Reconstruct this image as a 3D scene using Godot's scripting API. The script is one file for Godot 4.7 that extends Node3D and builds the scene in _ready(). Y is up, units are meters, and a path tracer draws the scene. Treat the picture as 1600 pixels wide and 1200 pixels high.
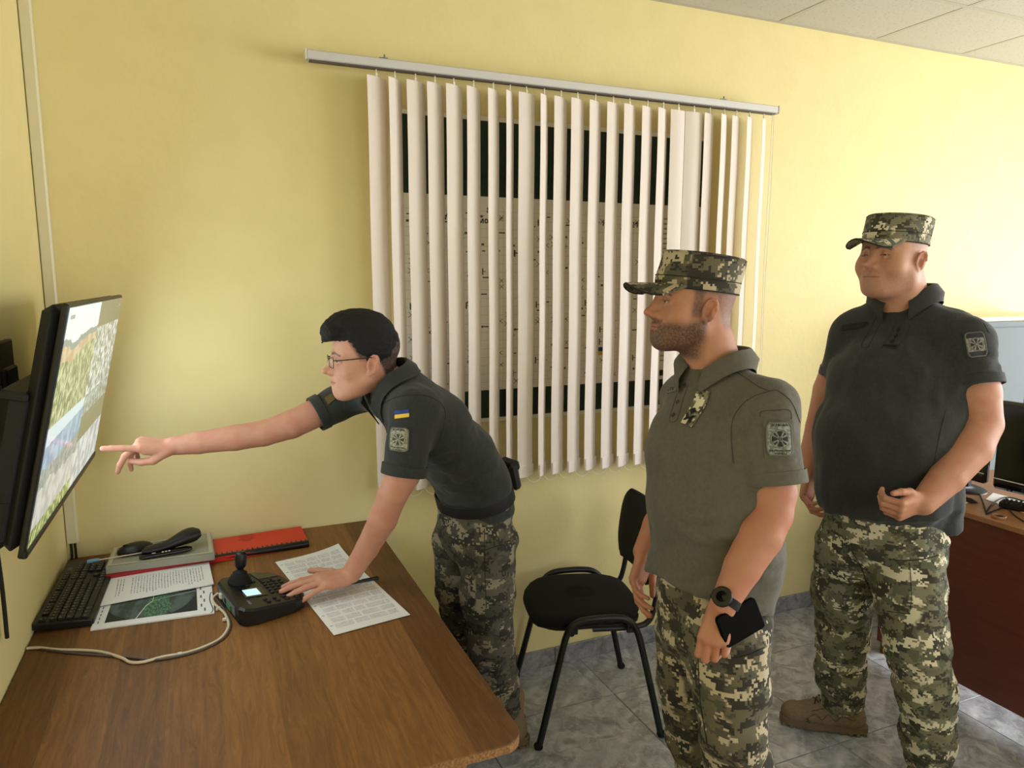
extends Node3D
# An office with a wall screen: one man leans on the desk and points at the screen, two look on.

const FOCAL := 1128.0          # pixels, for the 1600 x 1200 frame
const EYE := Vector3(0, 1.6957, 0)
const BACK := -2.6976          # back wall
const LEFT := -0.457           # left wall
const RIGHT := 5.4             # window wall
const FRONT := 2.3             # wall behind the camera
const CEIL := 2.839
const DESK := 0.776
var cam_basis := Basis()
var used := {}
var M := {}


func _ready() -> void:
	# ---- camera
	cam_basis = Basis(Vector3.UP, -0.4036) * Basis(Vector3.RIGHT, -0.1431) * Basis(Vector3.BACK, 0.0006)
	var cam := Camera3D.new()
	cam.name = "camera"
	cam.fov = rad_to_deg(2.0 * atan(600.0 / FOCAL))
	cam.near = 0.05
	cam.transform = Transform3D(cam_basis, EYE)
	add_child(cam)
	# ---- sky, exposure
	var env := Environment.new()
	env.background_mode = Environment.BG_SKY
	var sky := Sky.new()
	var ps := ProceduralSkyMaterial.new()
	ps.sky_top_color = Color(0.55, 0.66, 0.82)
	ps.sky_horizon_color = Color(0.82, 0.86, 0.90)
	ps.ground_horizon_color = Color(0.6, 0.6, 0.56)
	ps.ground_bottom_color = Color(0.35, 0.36, 0.32)
	ps.sun_angle_max = 0.0
	sky.sky_material = ps
	env.sky = sky
	env.background_energy_multiplier = 3.0
	env.tonemap_mode = Environment.TONE_MAPPER_LINEAR
	env.tonemap_exposure = 1.04
	env.sdfgi_enabled = true
	env.ssao_enabled = true
	env.ssil_enabled = true
	var we := WorldEnvironment.new()
	we.name = "world_environment"
	we.environment = env
	add_child(we)
	# ---- daylight: the windows of the right wall and an added fill window behind the camera
	window_light(Vector3(RIGHT - 0.02, 1.62, -0.95), Vector3(-1, 0, 0), Vector2(1.9, 1.5), 11.0)
	window_light(Vector3(RIGHT - 0.02, 1.62, 1.20), Vector3(-1, 0, 0), Vector2(1.9, 1.5), 9.0)
	window_light(Vector3(1.6, 1.62, FRONT - 0.02), Vector3(0, 0, -1), Vector2(1.9, 1.5), 2.1)  # made-up window light, added to fill the sides facing the camera
	materials()
	room()
	furniture()
	people()


func window_light(at: Vector3, towards: Vector3, size: Vector2, energy: float) -> void:
	var a := AreaLight3D.new()
	a.name = "window_daylight"
	a.area_size = size
	a.light_energy = energy
	a.light_color = Color(0.985, 0.985, 1.0)
	a.area_range = 14.0
	a.area_attenuation = 2.0
	a.shadow_enabled = true
	add_child(a, true)
	a.look_at_from_position(at, at + towards, Vector3.UP)


# ------------------------------------------------------------------ pixels to points
func ray(u: float, v: float) -> Vector3:
	return cam_basis * Vector3((u - 800.0) / FOCAL, -(v - 600.0) / FOCAL, -1.0)


func px(u: float, v: float, depth: float) -> Vector3:
	return EYE + ray(u, v) * depth


func on_y(u: float, v: float, y: float) -> Vector3:
	var r := ray(u, v)
	return EYE + r * ((y - EYE.y) / r.y)


func on_z(u: float, v: float, z: float) -> Vector3:
	var r := ray(u, v)
	return EYE + r * ((z - EYE.z) / r.z)


func on_x(u: float, v: float, x: float) -> Vector3:
	var r := ray(u, v)
	return EYE + r * ((x - EYE.x) / r.x)


# ------------------------------------------------------------------ naming
func numbered(called: String) -> String:
	var n: int = used.get(called, 0)
	used[called] = n + 1
	return called if n == 0 else "%s_%03d" % [called, n]


func thing(called: String, label: String, category: String, at := Vector3.ZERO, turn := 0.0, group := "") -> Node3D:
	var o := Node3D.new()
	o.name = numbered(called)
	add_child(o)
	o.position = at
	o.rotation.y = turn
	o.set_meta("label", label)
	o.set_meta("category", category)
	if group:
		o.set_meta("group", group)
	return o


func part(called: String, mesh: Mesh, m: Material, parent: Node3D, at := Transform3D()) -> MeshInstance3D:
	var o := MeshInstance3D.new()
	o.name = called
	o.mesh = mesh
	o.material_override = m
	o.transform = at
	parent.add_child(o, true)
	return o


func structure(called: String, mesh: Mesh, m: Material, at := Transform3D()) -> MeshInstance3D:
	var o := part(called, mesh, m, self, at)
	o.set_meta("kind", "structure")
	return o


func structure_node(called: String, at := Vector3.ZERO) -> Node3D:
	var o := Node3D.new()
	o.name = called
	add_child(o)
	o.position = at
	o.set_meta("kind", "structure")
	return o


# ------------------------------------------------------------------ mesh collecting
class Geo:
	var v := PackedVector3Array()
	var n := PackedVector3Array()
	var t := PackedVector2Array()
	var c := PackedColorArray()
	var ix := PackedInt32Array()
	var tint := Color.WHITE

	func add(p: Vector3, nn: Vector3, uv := Vector2.ZERO) -> int:
		v.append(p)
		n.append(nn)
		t.append(uv)
		c.append(tint)
		return v.size() - 1

	func tri(a: int, b: int, d: int) -> void:      # counter-clockwise from outside
		ix.append(a)
		ix.append(d)
		ix.append(b)

	func quad(a: Vector3, b: Vector3, d: Vector3, e: Vector3, ua := Vector2(0, 1), ub := Vector2(1, 1), ud := Vector2(1, 0), ue := Vector2(0, 0)) -> void:
		var nn := (d - a).cross(e - b).normalized()
		var i := add(a, nn, ua)
		add(b, nn, ub)
		add(d, nn, ud)
		add(e, nn, ue)
		tri(i, i + 1, i + 2)
		tri(i, i + 2, i + 3)

	func box(size: Vector3, xf := Transform3D(), bevel := 0.0) -> void:
		var h := size * 0.5
		var b: float = min(bevel, min(h.x, min(h.y, h.z)) * 0.9)
		for ax in 3:
			for s in [-1.0, 1.0]:
				var u := (ax + 1) % 3
				var w := (ax + 2) % 3
				var q: Array[Vector3] = []
				for k in [[-1, -1], [1, -1], [1, 1], [-1, 1]]:
					var p := Vector3.ZERO
					p[ax] = h[ax] * s
					p[u] = (h[u] - b) * k[0]
					p[w] = (h[w] - b) * k[1]
					q.append(xf * p)
				var su: float = size[u]
				var sw: float = size[w]
				if s > 0:
					quad(q[0], q[1], q[2], q[3], Vector2(0, sw), Vector2(su, sw), Vector2(su, 0), Vector2(0, 0))
				else:
					quad(q[3], q[2], q[1], q[0], Vector2(0, 0), Vector2(su, 0), Vector2(su, sw), Vector2(0, sw))
		if b <= 0.0:
			return
		for ax in 3:      # edges along ax
			var u := (ax + 1) % 3
			var w := (ax + 2) % 3
			for su in [-1.0, 1.0]:
				for sw in [-1.0, 1.0]:
					var q: Array[Vector3] = []
					for k in [[-1, 0], [1, 0], [1, 1], [-1, 1]]:
						var p := Vector3.ZERO
						p[ax] = (h[ax] - b) * k[0]
						p[u] = (h[u] - (0.0 if k[1] == 0 else b)) * su
						p[w] = (h[w] - (b if k[1] == 0 else 0.0)) * sw
						q.append(xf * p)
					if su * sw > 0:
						quad(q[0], q[1], q[2], q[3])
					else:
						quad(q[3], q[2], q[1], q[0])
		for sx in [-1.0, 1.0]:
			for sy in [-1.0, 1.0]:
				for sz in [-1.0, 1.0]:
					var s := Vector3(sx, sy, sz)
					var p0 := xf * (Vector3(h.x, h.y - b, h.z - b) * s)
					var p1 := xf * (Vector3(h.x - b, h.y, h.z - b) * s)
					var p2 := xf * (Vector3(h.x - b, h.y - b, h.z) * s)
					var nn := (xf.basis * s).normalized()
					var i := add(p0, nn)
					add(p1, nn)
					add(p2, nn)
					if sx * sy * sz > 0:
						tri(i, i + 1, i + 2)
					else:
						tri(i, i + 2, i + 1)

	func tube(pts: PackedVector3Array, radii: PackedFloat32Array, sides := 8, caps := true, flat := Vector3.ZERO, squash := 1.0) -> void:
		var m := pts.size()
		var prev := Vector3.ZERO
		var first := v.size()
		for i in m:
			var dir := (pts[min(i + 1, m - 1)] - pts[max(i - 1, 0)]).normalized()
			var a := prev - dir * prev.dot(dir)
			if flat != Vector3.ZERO:
				a = flat - dir * flat.dot(dir)
			if a.length() < 0.01:
				a = dir.cross(Vector3.UP if absf(dir.y) < 0.9 else Vector3.RIGHT)
			a = a.normalized()
			prev = a
			var b := dir.cross(a)
			var r: float = radii[min(i, radii.size() - 1)]
			for k in sides:
				var g := TAU * k / sides
				var nn := a * cos(g) * squash + b * sin(g)
				add(pts[i] + nn * r, (a * cos(g) + b * sin(g) * squash).normalized(), Vector2(float(k) / sides, float(i) / m))
		for i in m - 1:
			for k in sides:
				var k2 := (k + 1) % sides
				var p := first + i * sides
				tri(p + k, p + k2, p + sides + k2)
				tri(p + k, p + sides + k2, p + sides + k)
		if caps:
			for e in [0, m - 1]:
				var dir := (pts[1] - pts[0]).normalized() * -1.0 if e == 0 else (pts[m - 1] - pts[m - 2]).normalized()
				var ci := add(pts[e], dir)
				for k in sides:
					add(v[first + e * sides + k], dir)
				for k in sides:
					var k2 := (k + 1) % sides
					if e == 0:
						tri(ci, ci + 1 + k2, ci + 1 + k)
					else:
						tri(ci, ci + 1 + k, ci + 1 + k2)

	# points in rows; smooth normals; closed joins each row's end to its start
	func sheet(rows: Array, closed := false, flip := false) -> void:
		var first := v.size()
		var nr := rows.size()
		var nc: int = rows[0].size()
		for i in nr:
			for j in nc:
				var up: Vector3 = rows[min(i + 1, nr - 1)][j] - rows[max(i - 1, 0)][j]
				var j0 := (j + nc - 1) % nc if closed else maxi(j - 1, 0)
				var j1 := (j + 1) % nc if closed else mini(j + 1, nc - 1)
				var al: Vector3 = rows[i][j1] - rows[i][j0]
				var nn := al.cross(up).normalized()
				add(rows[i][j], -nn if flip else nn, Vector2(float(j) / (nc - 1 if not closed else nc), float(i) / maxi(nr - 1, 1)))
		for i in nr - 1:
			for j in (nc if closed else nc - 1):
				var j1 := (j + 1) % nc
				var a := first + i * nc + j
				var b := first + i * nc + j1
				if flip:
					tri(a, b + nc, b)
					tri(a, a + nc, b + nc)
				else:
					tri(a, b, b + nc)
					tri(a, b + nc, a + nc)

	# outline in x,z (seen from above, counter-clockwise), from y0 to y1, with a small bevel at the top edge
	func prism(outline: PackedVector2Array, y0: float, y1: float, bevel := 0.0, xf := Transform3D(), slope := Vector2.ZERO) -> void:
		var m := outline.size()
		var inner := outline
		if bevel > 0.0:
			var off := Geometry2D.offset_polygon(outline, -bevel, Geometry2D.JOIN_MITER)
			inner = PackedVector2Array()
			for i in m:
				var a := outline[(i + m - 1) % m]
				var b := outline[i]
				var d := outline[(i + 1) % m]
				var n1 := (b - a).normalized().orthogonal()
				var n2 := (d - b).normalized().orthogonal()
				var mm := (n1 + n2).normalized()
				inner.append(b - mm * bevel / max(0.3, mm.dot(n1)) * (1.0 if not Geometry2D.is_polygon_clockwise(outline) else -1.0))
			off.clear()
		var cw := Geometry2D.is_polygon_clockwise(outline)
		var top := func(p: Vector2, y: float) -> Vector3: return xf * Vector3(p.x, y + p.dot(slope), p.y)
		var bot := func(p: Vector2, y: float) -> Vector3: return xf * Vector3(p.x, y, p.y)
		for i in m:
			var j := (i + 1) % m
			var a: Vector3 = bot.call(outline[i], y0)
			var b: Vector3 = bot.call(outline[j], y0)
			var d: Vector3 = top.call(outline[j], y1 - bevel)
			var e: Vector3 = top.call(outline[i], y1 - bevel)
			if cw:
				quad(a, b, d, e)
			else:
				quad(b, a, e, d)
			if bevel > 0.0:
				var f: Vector3 = top.call(inner[j], y1)
				var g: Vector3 = top.call(inner[i], y1)
				if cw:
					quad(e, d, f, g)
				else:
					quad(d, e, g, f)
		var ids := Geometry2D.triangulate_polygon(inner)
		var up := (xf.basis * Vector3(-slope.x, 1, -slope.y)).normalized()
		var f0 := v.size()
		for p in inner:
			add(top.call(p, y1), up, p)
		for k in range(0, ids.size(), 3):
			_tri_facing(f0 + ids[k], f0 + ids[k + 1], f0 + ids[k + 2], up)
		ids = Geometry2D.triangulate_polygon(outline)
		f0 = v.size()
		for p in outline:
			add(bot.call(p, y0), -up, p)
		for k in range(0, ids.size(), 3):
			_tri_facing(f0 + ids[k], f0 + ids[k + 1], f0 + ids[k + 2], -up)

	func _tri_facing(a: int, b: int, d: int, nn: Vector3) -> void:
		if (v[b] - v[a]).cross(v[d] - v[a]).dot(nn) > 0:
			tri(a, b, d)
		else:
			tri(a, d, b)

	func lathe(profile: PackedVector2Array, xf := Transform3D(), sides := 20) -> void:   # x = radius, y = height
		var rows := []
		for p in profile:
			var row := PackedVector3Array()
			for k in sides:
				var g := -TAU * k / sides
				row.append(xf * Vector3(cos(g) * p.x, p.y, sin(g) * p.x))
			rows.append(row)
		sheet(rows, true)

	func ball(at: Vector3, r: Vector3, b := Basis(), rings := 8, sides := 12) -> void:
		var first := v.size()
		for i in rings + 1:
			var f := PI * i / rings
			for k in sides:
				var g := TAU * k / sides
				var d := Vector3(sin(f) * cos(g), cos(f), sin(f) * sin(g))
				add(at + b * (d * r), (b * (d / r)).normalized())
		for i in rings:
			for k in sides:
				var k2 := (k + 1) % sides
				var p := first + i * sides
				tri(p + k, p + k2, p + sides + k2)
				tri(p + k, p + sides + k2, p + sides + k)

	func mesh(check := true) -> ArrayMesh:
		if check:      # every triangle winds the way its normals point
			for i in range(0, ix.size(), 3):
				var f := (v[ix[i + 2]] - v[ix[i]]).cross(v[ix[i + 1]] - v[ix[i]])
				if f.dot(n[ix[i]] + n[ix[i + 1]] + n[ix[i + 2]]) < 0.0:
					var k := ix[i + 1]
					ix[i + 1] = ix[i + 2]
					ix[i + 2] = k
		var a := []
		a.resize(Mesh.ARRAY_MAX)
		a[Mesh.ARRAY_VERTEX] = v
		a[Mesh.ARRAY_NORMAL] = n
		a[Mesh.ARRAY_TEX_UV] = t
		a[Mesh.ARRAY_COLOR] = c
		a[Mesh.ARRAY_INDEX] = ix
		var m := ArrayMesh.new()
		m.add_surface_from_arrays(Mesh.PRIMITIVE_TRIANGLES, a)
		return m


func boxm(size: Vector3, bevel := 0.0) -> ArrayMesh:
	var g := Geo.new()
	g.box(size, Transform3D(), bevel)
	return g.mesh()


func at(p: Vector3, b := Basis()) -> Transform3D:
	return Transform3D(b, p)


func tubem(pts: Array, r: float, sides := 8) -> ArrayMesh:
	var g := Geo.new()
	g.tube(smooth_line(pts), PackedFloat32Array([r]), sides)
	return g.mesh()


func smooth_line(pts: Array, steps := 5) -> PackedVector3Array:
	var out := PackedVector3Array()
	var m := pts.size()
	for i in m - 1:
		var a: Vector3 = pts[max(i - 1, 0)]
		var b: Vector3 = pts[i]
		var d: Vector3 = pts[i + 1]
		var e: Vector3 = pts[min(i + 2, m - 1)]
		for k in steps:
			out.append(b.cubic_interpolate(d, a, e, float(k) / steps))
	out.append(pts[m - 1])
	return out


func rounded(w: float, h: float, r: float, seg := 4) -> PackedVector2Array:
	var o := PackedVector2Array()
	for q in 4:
		var cx: float = (w * 0.5 - r) * [1, -1, -1, 1][q]
		var cy: float = (h * 0.5 - r) * [1, 1, -1, -1][q]
		for k in seg + 1:
			var g := PI * 0.5 * (q + float(k) / seg)
			o.append(Vector2(cx + cos(g) * r, cy + sin(g) * r))
	return o


# ------------------------------------------------------------------ materials
func mat(c: Color, rough := 0.6, metal := 0.0) -> StandardMaterial3D:
	var m := StandardMaterial3D.new()
	m.albedo_color = c
	m.roughness = rough
	m.metallic = metal
	return m


func noise(f: float, seed_ := 1, oct := 4, type := FastNoiseLite.TYPE_SIMPLEX_SMOOTH) -> FastNoiseLite:
	var n := FastNoiseLite.new()
	n.seed = seed_
	n.frequency = f
	n.noise_type = type
	n.fractal_type = FastNoiseLite.FRACTAL_FBM if oct > 1 else FastNoiseLite.FRACTAL_NONE
	n.fractal_octaves = oct
	return n


func tex(im: Image) -> ImageTexture:
	return ImageTexture.create_from_image(im)


func bump(f: float, size := 256, strength := 2.0, seed_ := 3, oct := 4) -> ImageTexture:
	var im := noise(f, seed_, oct).get_seamless_image(size, size)
	im.convert(Image.FORMAT_RGBA8)
	im.bump_map_to_normal_map(strength)
	return tex(im)


func mottled(a: Color, b: Color, f: float, size := 256, seed_ := 5, oct := 4) -> ImageTexture:
	var im := noise(f, seed_, oct).get_seamless_image(size, size)
	var o := Image.create(size, size, false, Image.FORMAT_RGB8)
	for y in size:
		for x in size:
			o.set_pixel(x, y, a.lerp(b, im.get_pixel(x, y).r))
	return tex(o)


func triplanar(m: StandardMaterial3D, scale: float, world := true) -> StandardMaterial3D:
	m.uv1_triplanar = true
	m.uv1_world_triplanar = world
	m.uv1_scale = Vector3.ONE * scale
	m.uv1_triplanar_sharpness = 6.0
	return m


func fabric(c: Color, seed_ := 1) -> StandardMaterial3D:
	var m := mat(Color.WHITE, 0.92)
	m.albedo_texture = mottled(c.darkened(0.06), c.lightened(0.04), 0.09, 128, seed_, 3)
	m.normal_enabled = true
	m.normal_texture = M.weave
	m.normal_scale = 0.12
	m.rim_enabled = true
	m.rim = 0.2
	m.rim_tint = 0.6
	return triplanar(m, 6.0)


func wood(light: Color, dark: Color, planks: int, seed_: int, size := 512) -> ImageTexture:
	# grain runs along v; planks side by side along u
	var o := Image.create(size, size, false, Image.FORMAT_RGB8)
	var fine := noise(0.35, seed_, 3)
	var wide := noise(0.02, seed_ + 1, 3)
	var rng := RandomNumberGenerator.new()
	rng.seed = seed_
	var tone := []
	for i in planks:
		tone.append(rng.randf_range(-0.42, 0.42))
	for x in size:
		var p := int(x * planks / float(size))
		var off := p * 173.0
		for y in size:
			var w := wide.get_noise_2d(x * 1.6 + off, y * 0.22 + off) * 18.0
			var g := fine.get_noise_2d(x * 1.0 + w, y * 0.035 + off) * 0.5 + wide.get_noise_2d(x * 5.0 + w * 2.0 + off, y * 0.35) * 0.45
			o.set_pixel(x, y, dark.lerp(light, clampf(0.5 + g * 0.62 + tone[p], 0.0, 1.0)))
	return tex(o)


func camo(seed_: int, cols: Array) -> ImageTexture:
	# digital pattern of square dots: large blots with frayed stepped edges
	var s := 256
	var o := Image.create(s, s, false, Image.FORMAT_RGB8)
	var n1 := noise(0.022, seed_, 3).get_seamless_image(s, s)
	var n2 := noise(0.03, seed_ + 7, 3).get_seamless_image(s, s)
	var n3 := noise(0.045, seed_ + 13, 3).get_seamless_image(s, s)
	var j := noise(0.25, seed_ + 19, 2).get_seamless_image(s, s)
	for y in s:
		for x in s:
			var bx := x - x % 2
			var by := y - y % 2
			var f := (j.get_pixel(bx, by).r - 0.5) * 0.34
			var sx := (x * 1) % s
			var sy := int(by * 1.5) % s
			var c: Color = cols[0]
			if n1.get_pixel(sx - sx % 2, sy).r + f > 0.57:
				c = cols[1]
			if n2.get_pixel(bx, sy).r - f * 1.2 > 0.58:
				c = cols[2]
			if n3.get_pixel(sx - sx % 2, by).r + f > 0.63:
				c = cols[3]
			o.set_pixel(x, y, c)
	return tex(o)


func materials() -> void:
	M.weave = bump(0.45, 128, 3.0, 11, 2)
	var w := mat(Color.WHITE, 0.62)
	w.albedo_texture = mottled(Color(0.892, 0.838, 0.60), Color(0.91, 0.856, 0.625), 0.02, 256, 8, 4)
	w.normal_enabled = true
	w.normal_texture = bump(0.12, 256, 1.2, 21, 4)
	w.normal_scale = 0.10
	M.wall = triplanar(w, 0.9)
	var cl := mat(Color.WHITE, 0.95)
	var im := Image.create(256, 256, false, Image.FORMAT_RGB8)
	var cn := noise(0.16, 31, 2).get_seamless_image(256, 256)
	for y in 256:
		for x in 256:
			var q := cn.get_pixel(x, y).r
			im.set_pixel(x, y, Color(0.78, 0.765, 0.73) if q < 0.80 else Color(0.66, 0.64, 0.60))
	cl.albedo_texture = tex(im)
	M.ceiling_tile = triplanar(cl, 1.7)
	M.grid_metal = mat(Color(0.72, 0.71, 0.67), 0.5)
	# floor tiles: grey marbled stoneware
	M.floor_tiles = []
	for k in 3:
		var f := mat(Color.WHITE, 0.27)
		var o := Image.create(384, 384, false, Image.FORMAT_RGB8)
		var a := noise(0.009, 41 + k, 5)
		var b := noise(0.012, 61 + k, 4)
		for y in 384:
			for x in 384:
				var wx := a.get_noise_2d(x * 0.8, y * 0.8) * 90.0
				var q := b.get_noise_2d(x + wx, y * 1.3 - wx)
				var vein := 1.0 - absf(b.get_noise_2d(x * 1.2 - wx * 0.8 + 500.0, y + wx)) * 14.0
				var g := 0.655 + q * 0.20 + a.get_noise_2d(x * 4.0, y * 4.0) * 0.05
				var c := Color(g * 0.985, g, g * 1.03)
				if vein > 0.0:
					c = c.lerp(Color(0.84, 0.84, 0.83), vein * 0.4)
				o.set_pixel(x, y, c)
		f.albedo_texture = tex(o)
		M.floor_tiles.append(triplanar(f, 1.4))
	M.grout = mat(Color(0.36, 0.36, 0.36), 0.9)
	M.skirting = triplanar(M.floor_tiles[1].duplicate(), 1.9)
	M.skirting.albedo_color = Color(0.86, 0.85, 0.86)
	M.pvc = mat(Color(0.86, 0.83, 0.70), 0.45)
	M.white_plastic = mat(Color(0.85, 0.84, 0.80), 0.4)
	M.window_frame = mat(Color(0.88, 0.88, 0.86), 0.4)
	var gl := mat(Color(0.9, 0.95, 0.95, 0.08), 0.02)
	gl.transparency = BaseMaterial3D.TRANSPARENCY_ALPHA
	M.glass = gl
	M.black = mat(Color(0.035, 0.035, 0.038), 0.42)
	M.black_matte = mat(Color(0.03, 0.03, 0.032), 0.7)
	M.black_gloss = mat(Color(0.012, 0.014, 0.02), 0.08)
	M.key = mat(Color(0.05, 0.05, 0.055), 0.5)
	M.rubber = mat(Color(0.03, 0.03, 0.03), 0.85)
	M.steel = mat(Color(0.6, 0.6, 0.6), 0.35, 0.9)
	M.aluminium = mat(Color(0.82, 0.82, 0.81), 0.38, 0.25)
	M.slat = mat(Color(0.975, 0.945, 0.915), 0.85)
	M.slat.backlight_enabled = true
	M.slat.backlight = Color(0.75, 0.70, 0.62)
	M.slat.normal_enabled = true
	M.slat.normal_texture = M.weave
	M.slat.normal_scale = 0.2
	triplanar(M.slat, 8.0)
	M.bead = mat(Color(0.9, 0.87, 0.8), 0.4)
	var dw := mat(Color.WHITE, 0.5)
	dw.metallic_specular = 0.4
	dw.albedo_texture = wood(Color(0.575, 0.40, 0.218), Color(0.37, 0.242, 0.122), 9, 71, 640)
	M.desk_top = dw
	M.desk_side = mat(Color(0.42, 0.27, 0.14), 0.6)
	var chip := mat(Color.WHITE, 0.9)
	chip.albedo_texture = mottled(Color(0.40, 0.27, 0.14), Color(0.66, 0.50, 0.31), 0.2, 128, 77, 3)
	M.chipboard = triplanar(chip, 5.0)
	var rw := mat(Color.WHITE, 0.42)
	rw.albedo_texture = wood(Color(0.44, 0.225, 0.14), Color(0.33, 0.15, 0.09), 1, 81, 384)
	M.red_wood = rw
	var tw := mat(Color.WHITE, 0.4)
	tw.albedo_texture = wood(Color(0.66, 0.48, 0.32), Color(0.52, 0.35, 0.22), 1, 91, 256)
	M.tan_wood = tw
	M.paper = mat(Color(0.90, 0.90, 0.89), 0.8)
	M.red_cover = mat(Color(0.80, 0.16, 0.07), 0.45)
	M.red_edge = mat(Color(0.62, 0.06, 0.10), 0.5)
	M.grey_cover = mat(Color(0.60, 0.60, 0.54), 0.5)
	M.cable_cream = mat(Color(0.82, 0.77, 0.66), 0.5)
	M.cable_grey = mat(Color(0.33, 0.30, 0.28), 0.5)
	M.seat_cloth = mat(Color(0.018, 0.018, 0.02), 0.95)
	M.grey_steel = mat(Color(0.47, 0.51, 0.52), 0.85)


# ------------------------------------------------------------------ the room
func wall_with_holes(called: String, from: Vector3, along: Vector3, length: float, inward: Vector3, holes: Array) -> Node3D:
	# a 0.2 m thick wall made of slabs around its window holes (s0, s1, y0, y1)
	var g := Geo.new()
	var xs := [0.0]
	for h in holes:
		xs.append(h[0])
		xs.append(h[1])
	xs.append(length)
	var b := Basis(along, Vector3.UP, along.cross(Vector3.UP))
	for i in range(0, xs.size(), 2):
		var s0: float = xs[i]
		var s1: float = xs[i + 1]
		g.box(Vector3(s1 - s0, CEIL + 0.3, 0.2), at(from + along * (s0 + s1) * 0.5 + Vector3.UP * (CEIL + 0.3) * 0.5 - inward * 0.1, b))
	for h in holes:
		var c: float = (h[0] + h[1]) * 0.5
		var w: float = h[1] - h[0]
		g.box(Vector3(w, h[2], 0.2), at(from + along * c + Vector3.UP * h[2] * 0.5 - inward * 0.1, b))
		g.box(Vector3(w, CEIL + 0.3 - h[3], 0.2), at(from + along * c + Vector3.UP * (CEIL + 0.3 + h[3]) * 0.5 - inward * 0.1, b))
	return structure(called, g.mesh(), M.wall)


func window(n: int, centre: Vector3, inward: Vector3, w: float, h: float) -> void:
	var node := structure_node("window_%d" % n, centre)
	var along := Vector3.UP.cross(inward)
	node.basis = Basis(along, Vector3.UP, inward)
	var fr := Geo.new()
	for s in [-1.0, 1.0]:
		fr.box(Vector3(0.07, h, 0.07), at(Vector3(s * (w * 0.5 - 0.035), 0, -0.1)), 0.006)
		fr.box(Vector3(w - 0.14, 0.07, 0.07), at(Vector3(0, s * (h * 0.5 - 0.035), -0.1)), 0.006)
	fr.box(Vector3(0.09, h - 0.14, 0.07), at(Vector3(0, 0, -0.1)), 0.006)
	part("window_frame", fr.mesh(), M.window_frame, node)
	for s in [-1.0, 1.0]:
		part("pane", boxm(Vector3(w * 0.5 - 0.115, h - 0.14, 0.006)), M.glass, node, at(Vector3(s * (w * 0.25 + 0.0), 0, -0.1)))
	part("window_sill", boxm(Vector3(w + 0.1, 0.03, 0.22), 0.006), M.window_frame, node, at(Vector3(0, -h * 0.5 - 0.015, 0.02)))


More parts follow.
